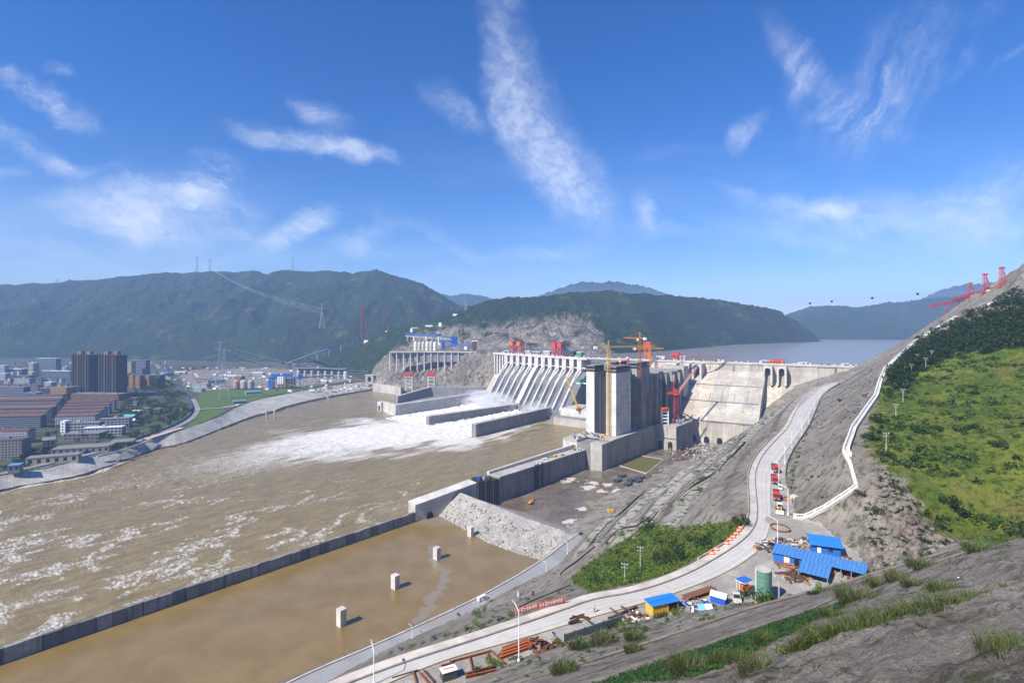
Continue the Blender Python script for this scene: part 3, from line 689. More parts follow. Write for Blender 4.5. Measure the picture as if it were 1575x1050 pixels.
def water_mat(name, deep, pale, foamy=True, rough=.22, bump=.6, sc=.5):
    t = NT(name)
    mp = t.map((.55*sc, 1.7*sc, sc), (0,0,math.radians(51)))
    a = t.noise(.09, 5, .6, t.map((.5,1.8,1),(0,0,math.radians(51)))); b = t.noise(1, 7, .68, mp, .6); d = t.noise(3.1, 5, .7, mp, .3)
    c = t.mix(t.ramp(a, .3, .7), deep, pale)
    c = t.mix(t.ramp(t.noise(.5, 5, .7, t.map((.35,2.6,1),(0,0,math.radians(51)))), .48, .72, 0, .5), c, mul(pale, 1.5))
    if foamy:
        fo = t.attr('foam')
        th = t.math('SUBTRACT', 1.02, fo)
        s = t.math('ADD', t.math('MULTIPLY', b, .48), t.math('MULTIPLY', d, .52))
        m = t.ramp(t.math('SUBTRACT', t.math('MULTIPLY', t.math('SUBTRACT', s, .26), 1.9), th), -.24, .24)
        spk = t.math('MULTIPLY', t.ramp(d, .47, .60), t.ramp(b, .44, .56, 0, .7))
        m = t.math('MULTIPLY', m, t.ramp(fo, .2, .7, .55, 1.0)); pt = t.ramp(t.noise(.035, 4, .6, t.map((.5,1.6,1),(0,0,math.radians(51)))), .42, .62); m = t.math('MAXIMUM', m, t.math('MULTIPLY', t.math('MULTIPLY', spk, pt), .42))
        c = t.mix(m, c, t.mix(t.ramp(d, .38, .62), (.47,.44,.385), (.78,.77,.74)))
        t.val(t.math('MULTIPLY_ADD' if False else 'ADD', t.math('MULTIPLY', m, .6), rough), t.b.inputs['Roughness'])
        h = t.math('ADD', t.math('ADD', b, t.math('MULTIPLY', d, .4)), t.math('MULTIPLY', m, .5))
    else:
        h = t.math('ADD', b, t.math('MULTIPLY', d, .3))
    t.bump(h, bump, .8 if foamy else .25)
    mat = t.fin(c, t.b.inputs['Roughness'].links[0].from_socket if foamy else rough, 0, .3)
    return mat
RIVM = water_mat('turbid river water', (.165,.118,.038), (.240,.182,.074))
grid_obj('river', X, Y, Z, RIVM, keep, {'foam': foam}, kind='structure')
# calm water of the lock approach
X, Y, PX = polar(-120, 960, 4, 140, 500, .007)
ins = inpoly(X, Y, [(-400,80),(-341,157),(-254.6,257),(-84,448.5),(-30,484),(60,420),(60,300),(-60,200),(-200,80)])
keep = ins[:-1,:-1] | ins[1:,1:] | ins[1:,:-1] | ins[:-1,1:]
deb = polydist(X, Y, [P(*p, 0) for p in [(668,838),(665,862),(684,878),(680,902),(662,920),(655,938),(640,952)]])
fo = sstep(5.0, .5, deb+6*fbm(X/6, Y/6, 4, 3))*.7
fo = np.maximum(fo, sstep(26, 4, np.hypot(X+64, Y-452))*.5)
t = NT('calm basin water')
b = t.noise(.6, 6, .6, t.map((.6,1.5,1),(0,0,math.radians(20)))); a = t.noise(.05, 4); d = t.noise(2.2, 5, .7)
c = t.mix(t.ramp(a, .3, .7), (.19,.124,.036), (.23,.158,.056)); fa = t.attr('scum')
m = t.math('MULTIPLY', t.ramp(fa, .08, .5), t.ramp(d, .38, .56))
c = t.mix(t.ramp(t.noise(.9, 5, .7, t.map((.5,1.6,1),(0,0,math.radians(20)))), .5, .7, 0, .35), c, (.12,.085,.035))
c = t.mix(m, c, (.235,.205,.165)); t.bump(t.math('ADD', b, t.math('MULTIPLY', d, .4)), .5, .3)
SCUM = t.fin(c, .22, 0, .5)
grid_obj('basin_water', X, Y, np.zeros(X.shape)-.6, SCUM, keep, {'scum': fo}, kind='structure')
# reservoir
t = NT('reservoir water'); b = t.noise(.05, 4, .6, t.map((.5,1,1)))
c = t.mix(t.noise(.004, 4), (.19,.172,.14), (.225,.205,.17)); t.bump(b, .12, 1.0)
RES = t.fin(c, .25, 0, .5)
mb = MB(); mb.add([(-60,1215,100),(142,990,100),(560,770,100),(900,690,100),(3400,2300,100),(3800,5600,100),(-200,5600,100),(300,2700,100),(150,1500,100)], [tuple(range(9))])
mb.build('reservoir', RES, kind='structure')
# ================================================================== ROADS AND FLOORS
def strip(name, L, R, n, mat, dz=0.0, k=2, **kw):
    l = resample(L, n=n); r = resample(R, n=n); v = np.linspace(0, 1, k)[:,None,None]; G = l[None]*(1-v)+r[None]*v
    return grid_obj(name, G[...,0], G[...,1], G[...,2]+dz, mat, None, None, flip=True, sm=False, **kw)
def offset(line, d):
    L = np.array([tuple(p)[:3] for p in line], float); T = np.gradient(L[:,:2], axis=0); T /= np.linalg.norm(T, axis=1)[:,None]+1e-9
    O = L.copy(); O[:,0] += T[:,1]*d; O[:,1] -= T[:,0]*d; return O           # right of travel is positive
def roadmat(name, a, b, dark):
    if name in _MC: return _MC[name]
    t = NT(name); n = t.noise(.07, 5, .6); m = t.noise(.5, 5, .65); f = t.noise(3.5, 4, .6)
    c = t.mix(t.ramp(n, .3, .7), a, b); c = t.mix(t.ramp(m, .52, .75, 0, .4), c, dark); c = t.mix(t.ramp(f, .5, .8, 0, .3), c, dark)
    c = t.mix(t.ramp(t.noise(.035, 6, .7), .50, .68, 0, .55), c, tuple(q*k for q, k in zip(dark, (1.15,1.0,.85)))); wr = t.attr('wear'); c = t.mix(t.math('MULTIPLY', wr, t.ramp(t.noise(.25, 4, .6), .3, .6, .25, .75)), c, mul(dark, .8))
    t.bump(f, .25, .05); _MC[name] = t.fin(c, .9, 0, .2); return _MC[name]
ROADC = roadmat('pale concrete road', (.44,.43,.415), (.54,.53,.51), (.33,.31,.28))  # pale grey is the concrete's own colour
ROADG = roadmat('grey lower road', (.24,.24,.245), (.31,.31,.315), (.17,.17,.17))
ROADT = roadmat('town road', (.20,.20,.20), (.27,.265,.26), (.13,.13,.13))
ul = resample(smooth(UR_L, 2), n=260)
EDGE = zpts([(300,1180),(430,1130),(560,1068),(646,1030),(700,1010),(798,984),(869,962),(930,944),(1000,925),(1060,905),(1120,880),(1165,850),(1182,822),(1186,790),(1184,760),(1186,735),(1196,712),(1212,690),(1236,656),(1249,632),(1262,606),(1289,589)], ZR)
er = resample(smooth(EDGE, 2), n=260)
walk = np.stack([offset(ul, d)[:] for d in (0.3, 3.0)])
v = np.linspace(0, 1, 13)[:,None,None]; l2 = offset(ul, 3.2); G = l2[None]*(1-v)+er[None]*v
wear = np.broadcast_to(np.array([0,.1,.5,.2,.15,.55,.15,.2,.5,.55,.2,.1,.3])[:,None], G.shape[:2])
grid_obj('upper_road', G[...,0], G[...,1], G[...,2]+.22, ROADC, None, {'wear': wear}, flip=True, kind='structure')
mb = MB()
for i in range(len(ul)-1):
    a0, b0 = walk[0][i], walk[0][i+1]; a1, b1 = walk[1][i], walk[1][i+1]
    mb.hexa([(a0[0],a0[1],95.6),(a1[0],a1[1],95.6),(b1[0],b1[1],95.6),(b0[0],b0[1],95.6)], [(a0[0],a0[1],ZR+.40),(a1[0],a1[1],ZR+.40),(b1[0],b1[1],ZR+.40),(b0[0],b0[1],ZR+.40)])
PAVW = concrete('pavement concrete', (.52,.47,.42), .2, .2)
mb.build('pavement', PAVW, kind='structure')
kb = resample(offset(ul, 3.1), step=4.0); kt = thing('road_kerb', 'long grey kerb between the pavement and the pale upper road', 'kerb', (kb[0][0],kb[0][1],ZR))
KERBM = concrete('kerb concrete', (.27,.26,.245), .5, .2)
for a, b in zip(kb[:-1], kb[1:]):
    m = MB(); m.bar((a[0],a[1],ZR+.42),(a[0]+(b[0]-a[0])*.985,a[1]+(b[1]-a[1])*.985,ZR+.42), .35, .35); m.build('kerb_stone', KERBM, kt)
# parapet along the outer edge of the pavement
pw = resample(offset(ul, .1), step=9.0); pt_ = thing('road_parapet', 'low concrete parapet along the outer edge of the upper road', 'wall', (pw[60][0],pw[60][1],ZR))
for a, b in zip(pw[:-1], pw[1:]):
    if a[1] < 150: continue
    m = MB(); m.bar((a[0],a[1],ZR+.55),(a[0]+(b[0]-a[0])*.99,a[1]+(b[1]-a[1])*.99,ZR+.55), .4, .9); m.build('parapet_block', CONC_WEATHER, pt_)
YL = paint('worn yellow line', (.62,.45,.14), .8, .3, 2.0, dirt=.6)
ye = resample(smooth(EDGE[2:12], 2), n=60); strip('yellow_line', offset(ye, -.35), offset(ye, -.15), 60, YL, .24, kind='structure')
# wall at the foot of the rock on the right of the upper road
wr_ = resample(smooth(YD_R[16:], 2), step=7.0); wt = thing('roadside_wall', 'low dark concrete wall at the foot of the bare rock slope beside the upper road', 'wall', tuple(wr_[0]))
for a, b in zip(wr_[:-1], wr_[1:]):
    m = MB(); m.bar((a[0],a[1],ZR+.7),(a[0]+(b[0]-a[0])*.985,a[1]+(b[1]-a[1])*.985,ZR+.7), .5, 1.5); m.build('wall_block', CONC_DARK, wt)
# lower road
ll = resample(smooth(LR_L, 2), n=90); lr = resample(smooth(LR_R, 2), n=90)
strip('lower_road', ll, lr, 90, ROADG, .25, 6, kind='structure')
kl = thing('basin_kerb', 'pale kerb wall along the water side of the lower grey road', 'kerb', tuple(ll[20]))
kk = resample(ll, step=6.0)
for a, b in zip(kk[:-1], kk[1:]):
    m = MB(); m.bar((a[0],a[1],9.4),(a[0]+(b[0]-a[0])*.98,a[1]+(b[1]-a[1])*.98,9.4), .9, 1.0); m.build('kerb_block', PAVW, kl)
# drains running down the rock slope
DRL = []; BENCH = concrete('weathered bench', (.27,.245,.21), .7, .2)
def drain(name, pix, label, w=.9, h=1.1, bench=0, mat=None, step=7, dz=.15):
    pts = [p for p in hit(pix) if p is not None]; L = resample(pts, step=step)
    L0 = L; th = thing(name, label, 'drain', (L[0][0], L[0][1], hzp(L[0][0], L[0][1])))
    for a, b in zip(L[:-1], L[1:]):
        q = a+(b-a)*.99; m = MB(); m.bar((a[0],a[1],hzp(a[0],a[1])+dz),(q[0],q[1],hzp(q[0],q[1])+dz), w, h); m.build('drain_wall', mat or CONC_DARK, th)
        if bench: d_ = (q-a)[:2]; d_ = d_/(np.linalg.norm(d_)+1e-6); off = np.array((d_[1],-d_[0]))*bench; m = MB(); m.bar((a[0]+off[0],a[1]+off[1],hzp(a[0]+off[0],a[1]+off[1])+.2),(q[0]+off[0],q[1]+off[1],hzp(q[0]+off[0],q[1]+off[1])+.1), 1.3, .6); m.build('bench_slab', BENCH, th)
    DRL.append(L0)
DRK = concrete('dark drain concrete', (.035,.034,.03), .4, .2)
drain('slope_drain', [(909,840),(925,818),(948,797),(990,765),(1042,732),(1100,697),(1140,672)], 'lowest dark drain along the foot of the rock slope above the muddy floor', 1.2, 1.3, 2.4, mat=DRK)
drain('slope_drain', [(932,842),(960,822),(1009,797),(1063,762),(1103,727),(1146,684)], 'second dark drain up the rock slope, above the lowest one', 1.2, 1.2, 2.4, mat=DRK)
drain('slope_drain', [(968,836),(1004,806),(1040,775),(1080,744)], 'short dark drain cutting the bare rock above the green slope', 1.0, 1.1, 2.0, mat=DRK)
drain('slope_drain', [(795,936),(830,919),(860,908),(878,900)], 'short drain on the grey slope behind the red banner', .5, .6, mat=DRK)
drain('slope_drain', [(862,885),(890,862),(915,842)], 'drain rising beside the bend of the lower grey road', .8, .9, mat=DRK)
# terrace walls of the foreground slope
def terrace(line, h, th_, label, off):
    L = resample(line, step=3.5); o = thing('terrace_wall', label, 'wall', tuple(L[0]))
    for a, b in zip(L[:-1], L[1:]):
        q = a+(b-a)*.992; m = MB(); m.bar((a[0],a[1],a[2]+off),(q[0],q[1],q[2]+off), th_, h); m.build('wall_block', TERW, o)
TERW = concrete('mossy terrace concrete', (.20,.175,.145), .6, .25, (.12,.11,.07))
terrace(LA, .9, .7, 'lower of two long concrete terrace walls above the upper road', -.05)
terrace(LC, .8, .6, 'upper long concrete terrace wall beside the green creeper band', -.05)
# muddy floor of the lock pit
fl = [LK(-200,-14),LK(-55,-14),LK(-49,8),LK(98,7),LK(102,36),(300,735,0),(262,712,0),(205,628,0),(150,555,0),(96,470,0),(60,425,0),(34,404,0),(10,432,0),(-22,470,0)]
xs, ys = np.meshgrid(np.arange(-40, 320, 1.6), np.arange(395, 770, 1.6)); ins = inpoly(xs, ys, fl)
keep = ins[:-1,:-1] & ins[1:,1:] & ins[1:,:-1] & ins[:-1,1:]
pale = np.zeros(xs.shape)
for px, py, s in [(1010,745,16),(985,755,15),(1000,770,10),(950,757,13),(905,748,9),(912,742,7),(878,739,9),(960,770,7),(893,782,6),(935,745,7),(925,755,6),(880,800,8),(900,820,14)]:
    q = P(px, py, 0); pale = np.maximum(pale, sstep(1.5, .3, np.hypot(xs-q[0], (ys-q[1])*.8)/s+1.5*fbm(xs/12, ys/9, 5, 4, .62)+.5*ridged(xs/5, ys/5, 3, 14)))
t = NT('muddy floor'); pa = t.attr('pale'); n = t.noise(.03, 5, .65); m = t.noise(.25, 6, .7); f = t.noise(1.5, 4, .65)
c = t.mix(t.ramp(n, .35, .65), (.095,.072,.046), (.165,.132,.095)); c = t.mix(t.ramp(m, .48, .68, 0, .6), c, (.20,.175,.145))
pl = t.ramp(t.math('ADD', pa, t.math('MULTIPLY', t.math('SUBTRACT', m, .5), .9)), .42, .52)
c = t.mix(pl, c, (.50,.455,.40)); wet = t.ramp(t.noise(.045, 4, .6), .42, .55)
t.val(t.math('MULTIPLY_ADD' if False else 'MAXIMUM', t.ramp(wet, 0, 1, .75, .16), t.math('MULTIPLY', pl, .85)), t.b.inputs['Roughness'])
t.bump(f, .35, .1); MUD = t.fin(c, t.b.inputs['Roughness'].links[0].from_socket, 0, .45)
grid_obj('pit_floor', xs, ys, np.zeros(xs.shape)+.15*fbm(xs/12, ys/12, 3, 3)-.1, MUD, keep, {'pale': pale}, kind='structure')
gp = [P(a, b, .12) for a, b in [(953,716),(986,700.5),(1021,706.5),(994,728)]]
mb = MB(); mb.add(gp, [(0,3,2,1)]); t = NT('algae water'); b = t.noise(.3, 4); c = t.mix(t.noise(.08, 5), (.10,.11,.018), (.17,.155,.03)); t.bump(b, .1, .1)
mb.build('green_pool', t.fin(c, .15, 0, .5), kind='structure')
pk = thing('pool_kerb', 'thin pale kerb edging the green algae pool', 'kerb', gp[3])
for a, b in ((3,2),(0,3),(2,1)): m = MB(); m.bar(Vector(gp[a])+Vector((0,0,.2)), Vector(gp[b])+Vector((0,0,.2)), 1.0, .7); m.build('kerb_stone', CONC, pk)
# gravel bank closing the pit
rt = resample([Q(708,757,474),Q(760,777,452),Q(810,797,428),Q(858,812,410),(46,393,9.2)], n=120); toe = resample([(-66,466,-1.2),(-45,440,-1.2),(-18,405,-1.2),(8,383,-1.2),(22,374,-1.2),(37,377,8.8)], n=120); bk = resample([(-24,492,0),(10,470,0),(38,440,0),(56,420,0),(54,402,9.0)], n=120)
v = np.linspace(0, 1, 34)[:,None,None]; A = toe[None]*(1-v)+rt[None]*v; v2 = np.linspace(0.05, 1, 18)[:,None,None]; B = rt[None]*(1-v2)+bk[None]*v2; G = np.vstack([A, B])
hh = np.r_[np.linspace(0,1,34)*0+1, np.ones(18)][:,None]; lowp = np.r_[np.linspace(1,0,34)**1.5, np.zeros(18)][:,None]
G[...,2] += hh*(.5*fbm(G[...,0]/5, G[...,1]/5, 4, 3)+lowp*1.5*ridged(G[...,0]/4, G[...,1]/4, 3, 9))
t = NT('gravel'); n = t.noise(.08, 5, .65); s = t.voro(.8); f = t.noise(2.4, 5, .7)
c = t.mix(t.ramp(n, .3, .7), (.30,.28,.255), (.45,.43,.40)); c = t.mix(t.ramp(s, .45, .9, 0, .5), c, (.13,.12,.11)); c = t.mix(t.ramp(f, .5, .72, 0, .5), c, (.20,.19,.175))
t.bump(t.math('ADD', s, f), .8, .6); GRAV = t.fin(c, .95, 0, .15)
grid_obj('gravel_bank', G[...,0], G[...,1], G[...,2], GRAV, None, flip=True, sm=False, kind='structure')
# boulders along the toe of the bank: nobody could count them
V = []; FF = []; rg = np.random.default_rng(3)
ico = np.array([(0,0,1),(.89,0,.45),(.28,.85,.45),(-.72,.53,.45),(-.72,-.53,.45),(.28,-.85,.45),(.72,.53,-.45),(-.28,.85,-.45),(-.89,0,-.45),(-.28,-.85,-.45),(.72,-.53,-.45),(0,0,-1)])
icf = np.array([(0,1,2),(0,2,3),(0,3,4),(0,4,5),(0,5,1),(1,6,2),(2,7,3),(3,8,4),(4,9,5),(5,10,1),(6,7,2),(7,8,3),(8,9,4),(9,10,5),(10,6,1),(11,7,6),(11,8,7),(11,9,8),(11,10,9),(11,6,10)])
def rocks(name, pts, sizes, mat, parent=None, **k):
    n = len(pts); v = ico[None]*(.75+.5*rg.random((n,12,1)))*np.asarray(sizes)[:,None,None]*np.array([1,1,.7])*(.8+.4*rg.random((n,1,3)))
    v = v+np.asarray(pts)[:,None,:]; f = icf[None]+12*np.arange(n)[:,None,None]
    return link(name, np_mesh(name, v, f.reshape(-1,3), mat), parent, **k)
k_ = rg.integers(0, 120, 900); s_ = rg.random(900)**3.6; pp = toe[k_]*(1-s_[:,None]*.8)+rt[k_]*s_[:,None]*.8; pp[:,2] += .6
rocks('bank_boulders', pp, .35+1.1*rg.random(900)**2, GRAV, kind='stuff')

# ================================================================== THE DAM
CR = np.array((.6395,-.7688)); DN = np.array((-.7688,-.6395)); A0 = np.array((-27., 1179.))
dam = thing('spillway_dam', 'long pale concrete dam section with white piers and dark spillway chutes', 'dam', (A0[0]+CR[0]*133, A0[1]+CR[1]*133, 0))
ogee = [(0,84),(5,83),(11,78),(18,69),(26,57.5),(40,37),(52,19),(58,11),(64,6),(72,4)]
MB().extrude([(-20,-6),(-20,84)]+ogee+[(72,-6)], A0, DN, CR, 26, 268).build('spillway_body', CONC_WET, dam)
NB = 12; pitch = (266-27)/NB
def wallprof(h, end):
    pts = [(n, z) for n, z in ogee if 4 < n <= end]
    return [(n+.45*h, z+h*.72) for n, z in pts]
for i in range(NB):
    t0 = 27+i*pitch; w = 11.2
    m = MB(); m.extrude([(-16,60),(-16,109),(10,109),(10,87),(12,80),(4,60)], A0, DN, CR, t0, t0+w)
    pier = m.build('spillway_pier', CONC_NEW, dam)
    m = MB(); m.extrude([(10.02,86.2),(10.02,88),(10.7,88),(10.7,86.2)], A0, DN, CR, t0+.2, t0+w-.2); m.build('pier_ledge', CONC, pier)
    m = MB(); c0 = A0+CR*(t0+w*.5)+DN*10.05; m.box((c0[0],c0[1],105), (1.6,.3,1.8), math.atan2(CR[1],CR[0])); m.build('inspection_opening', BLACKH, pier)
    # dividing wall running down the chute
    ww = 12 if i == 5 else 3.6
    tt = t0+(w-ww)*.5; top = wallprof(9, 60); base = [(n, z-3) for n, z in ogee if 4 < n <= 60][::-1]
    m = MB(); m.extrude([(6,86)]+top+base, A0, DN, CR, tt, tt+ww); m.build('chute_wall', CONC_NEW, dam)
    # flare between the pier and its wall
    m = MB(); k = []
    for tq, nq, zq in ((t0,12,79.8),(t0+w,12,79.8),(t0+w*.5+ww*.5,32,59),(t0+w*.5-ww*.5,32,59)):
        p = A0+CR*tq+DN*nq; k.append((p[0],p[1],zq+3.5))
    m.add(k+[(x,y,z-18) for x,y,z in k], [(0,1,2,3),(0,3,7,4),(1,5,6,2),(0,4,5,1),(2,6,7,3)]); m.build('pier_flare', CONC_NEW, pier)
    # gate in the bay and the small service bridge
    g0, g1 = t0+w, t0+pitch
    m = MB(); m.extrude([(-6,70),(-6,97),(-4,97),(-4,70)], A0, DN, CR, g0+.05, g1-.05); m.build('spillway_gate', STEEL_DARK, dam)
    c1 = A0+CR*((g0+g1)*.5)+DN*7; m = MB(); m.box((c1[0],c1[1],91.5), (pitch-w+.2,2,2.2), math.atan2(CR[1],CR[0])); m.build('gate_bridge', CONC_NEW, dam)
m = MB(); m.extrude([(-22,107.5),(-22,111),(9.4,111),(9.4,107.5)], A0, DN, CR, -12, 272); m.build('crest_deck', CONC_NEW, dam)
m = MB(); m.extrude([(9.5,107.5),(9.5,111.8),(10.6,111.8),(10.6,107.5)], A0, DN, CR, -12, 272); m.build('crest_parapet', CONC_NEW, dam)
# left non-overflow block with three arched recesses and its own chute
MB().extrude([(-20,-6),(-20,107.4),(0,107.4),(0,70),(14,52),(46,6),(46,-6)], A0, DN, CR, -12, 25.9).build('abutment_block', CONC, dam)
for k in range(4): MB().extrude([(0.03,60),(0.03,107),(9,107),(9,66)], A0, DN, CR, -11+k*9.6, -11+k*9.6+4.2).build('abutment_pier', CONC_NEW, dam)
m = MB(); m.extrude([(9,57),(30,30),(50,4),(62,4),(30,44),(9,72)], A0, DN, CR, 20, 26); m.build('end_training_wall', CONC_NEW, dam)
m = MB(); m.extrude([(14.5,52),(46.4,6.5),(48,6.5),(16,54)], A0, DN, CR, 2, 12); m.build('orange_stained_slab', concrete('rust stained concrete', (.42,.29,.17), .4, .08), dam)
# stilling-basin walls
def bwall(name, p, q, z, th_, label, parent=None, mat=CONC_DARK, cap=CONC, dz=-3, seg=14):
    p, q = np.array(p[:2], float), np.array(q[:2], float); d = (q-p); L = np.linalg.norm(d); d = d/L; nr = np.array((d[1],-d[0])); n = max(1, int(L/seg))
    o = parent or thing(name, label, 'wall', (p[0], p[1], 0))
    z0, z1 = z if isinstance(z, tuple) else (z, z)
    for i in range(n):
        a = p+d*L*i/n; b = p+d*(L*(i+1)/n-.12); za = z0+(z1-z0)*i/n; zb = z0+(z1-z0)*(i+1)/n; e = .12*(i % 3)
        m = MB(); m.hexa([(a[0]+nr[0]*e,a[1]+nr[1]*e,dz),(b[0]+nr[0]*e,b[1]+nr[1]*e,dz),(b[0]-nr[0]*th_,b[1]-nr[1]*th_,dz),(a[0]-nr[0]*th_,a[1]-nr[1]*th_,dz)],
                         [(a[0]+nr[0]*e,a[1]+nr[1]*e,za),(b[0]+nr[0]*e,b[1]+nr[1]*e,zb),(b[0]-nr[0]*th_,b[1]-nr[1]*th_,zb),(a[0]-nr[0]*th_,a[1]-nr[1]*th_,za)]); m.build('wall_panel', mat, o)
    m = MB(); a, b = p, q
    m.hexa([(a[0]+nr[0]*.5,a[1]+nr[1]*.5,z0+.01),(b[0]+nr[0]*.5,b[1]+nr[1]*.5,z1+.01),(b[0]-nr[0]*(th_+.3),b[1]-nr[1]*(th_+.3),z1+.01),(a[0]-nr[0]*(th_+.3),a[1]-nr[1]*(th_+.3),z0+.01)],
           [(a[0]+nr[0]*.5,a[1]+nr[1]*.5,z0+.8),(b[0]+nr[0]*.5,b[1]+nr[1]*.5,z1+.8),(b[0]-nr[0]*(th_+.3),b[1]-nr[1]*(th_+.3),z1+.8),(a[0]-nr[0]*(th_+.3),a[1]-nr[1]*(th_+.3),z0+.8)]); m.build('wall_coping', cap, o)
    return o
bwall('basin_wall', (-55,795), (72,962), 19.5, 9, 'right of the two free-standing concrete walls in the white spillway outflow')
bwall('basin_wall', (-142,891), (26,1052), 15, 9, 'middle concrete wall standing in white water below the spillway')
lw = bwall('left_lock_wall', (-220,983), (-47,1160), (20.5,26), 8, 'pale end wall and long left basin wall below the spillway, with a curved dark inner face', cap=CONC_NEW, mat=CONC)
bwall('', (-262,1050), (-220.5,983.5), (18,20.5), 6, '', lw, CONC_NEW, CONC_NEW)
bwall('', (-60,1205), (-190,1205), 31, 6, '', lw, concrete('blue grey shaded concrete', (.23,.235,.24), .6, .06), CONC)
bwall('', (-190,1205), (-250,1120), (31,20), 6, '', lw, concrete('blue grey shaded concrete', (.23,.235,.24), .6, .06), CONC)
m = MB(); m.box((-263,1050,8), (12,12,21), .9); m.build('end_block', CONC_NEW, lw); m = MB(); m.box((-266.2,1043.6,6), (4,.6,10), .9); m.build('end_opening', BLACKH, lw)
m = MB(); m.add([(-220,985,8),(-50,1160,12),(-62,1204,14),(-190,1203,10),(-255,1110,5)], [(0,1,2,3,4)]); m.build('inner_floor', CONC_DARK, lw)  # dark floor and blue grey inner walls carry painted shadow

# right-hand section: sloping downstream face made of monoliths
B0 = np.array((143., 974.)); C2 = np.array((.845,-.535)); N2 = np.array((-.535,-.845))
CONC_FACE = concrete('cream stained dam concrete', (.50,.46,.39), .8, .05, (.42,.30,.19), dark=.3)
rd = thing('gravity_dam', 'high pale streaked concrete dam face between the ship lift towers and the right bank', 'dam', (B0[0]+C2[0]*220, B0[1]+C2[1]*220, 0))
edges = [95,118,141,164,187,210,233,256,279,302,325,348,371,394,417,445]
for i, (e0, e1) in enumerate(zip(edges[:-1], edges[1:])):
    o = [0,.5,.2,.7,.1,.4][i % 6]
    if e0 < 300: pr = [(-14,-6),(-14,109),(8+o,109),(8+o,98),(16+o,92),(42+o,78),(44.5+o,78),(70+o,55.6),(72+o,55.6),(97+o,31),(106+o,31),(106+o,-6)]
    else: pr = [(-14,-6),(-14,109),(8+o,109),(8+o,84),(14+o,78),(18+o,78),(46+o,50),(46+o,-6)]
    MB().extrude(pr, B0, N2, C2, e0+.1, e1-.12).build('dam_monolith', [CONC_WEATHER, CONC_FACE, CONC_WEATHER, CONC][i % 4], rd)
for zt_, n0 in ((78,44.6),(55.6,72.1),(31,106.1)):
    m = MB(); m.extrude([(n0-1.2,zt_+.9),(n0+1.0,zt_+.9),(n0+1.0,zt_-.3),(n0-1.2,zt_-.3)], B0, N2, C2, 118, 299); m.build('bench_kerb', CONC_DARK, rd)
for k in range(9):
    m = MB(); e = 142+k*17.5; m.extrude([(43.2,78.6),(44,78.2),(71,55.9),(71,55.2)], B0, N2, C2, e, e+.8); m.build('joint_strip', CONC_DARK, rd)
for e in (209,255,301,324,393,417): 
    m = MB(); m.extrude([(8.2,84),(8.2,108.6),(9.6,108.6),(9.6,82)], B0, N2, C2, e-1.2, e+1.2); m.build('joint_strip', CONC_DARK, rd)
m = MB(); m.extrude([(-16,109.01),(-16,111.2),(9.4,111.2),(9.4,109.01)], B0, N2, C2, -4, 470); m.build('crest_deck', CONC, rd)
m = MB(); m.extrude([(8.6,111.21),(8.6,112.3),(9.2,112.3),(9.2,111.21)], B0, N2, C2, -4, 470); m.build('crest_parapet', CONC_NEW, rd)
def archpier(t0, t1, zt, zb, proud, mat=CONC_NEW, name='intake_arch'):
    """a projecting frame round a deep arched recess"""
    w = t1-t0; th_ = w*.2; r = (w-2*th_)/2; n = 10; m = MB()
    m.extrude([(9,zb),(9,zt),(proud,zt),(proud,zb)], B0, N2, C2, t0, t0+th_); m.extrude([(9,zb),(9,zt),(proud,zt),(proud,zb)], B0, N2, C2, t1-th_, t1)
    cz = zt-r-2.5; pts = []
    for k in range(n+1):
        a = math.pi*k/n; pts.append((t0+w/2-r*math.cos(a), cz+r*math.sin(a)))
    for (ta, za), (tb, zb_) in zip(pts[:-1], pts[1:]):
        vs = []
        for nn in (9, proud):
            for tq, zq in ((ta,za),(tb,zb_),(tb,zt),(ta,zt)):
                p = B0+C2*tq+N2*nn; vs.append((p[0],p[1],zq))
        m.add(vs, [(3,2,1,0),(4,5,6,7),(0,1,5,4),(2,3,7,6),(1,2,6,5),(3,0,4,7)])
    o = m.build(name, mat, rd); b = MB(); b.extrude([(16.9,zb-6),(8.9,zt-2),(9.6,zt-2),(17.6,zb-6)], B0, N2, C2, t0+th_+.05, t1-th_-.05); b.build('arch_recess', STEEL_DARK if False else concrete('recess concrete', (.30,.27,.24), .5, .06), o)
for a, b in ((150,171),(177,192),(196,211)): archpier(a, b, 108.5, 72, 34)
for a, b in ((299,312),(318,331)): archpier(a, b, 108.5, 80, 24)
for k, tq in enumerate((216,234,252,270)):
    c0 = B0+C2*tq+N2*106.6; r = 3.6; m = MB(); pr = [(-r,0),(r,0),(r,5)]+[(r*math.cos(a),5+r*math.sin(a)) for a in np.linspace(.3,2.85,7)]+[(-r,5)]
    vs = []
    for nn in (0,.9):
        for x, z in pr: p = c0+C2*x+N2*nn; vs.append((p[0],p[1],z))
    n = len(pr); m.add(vs, [tuple(range(n-1,-1,-1)),tuple(range(n,2*n))]+[(i,(i+1)%n,n+(i+1)%n,n+i) for i in range(n)]); m.build('draft_opening', BLACKH, rd)

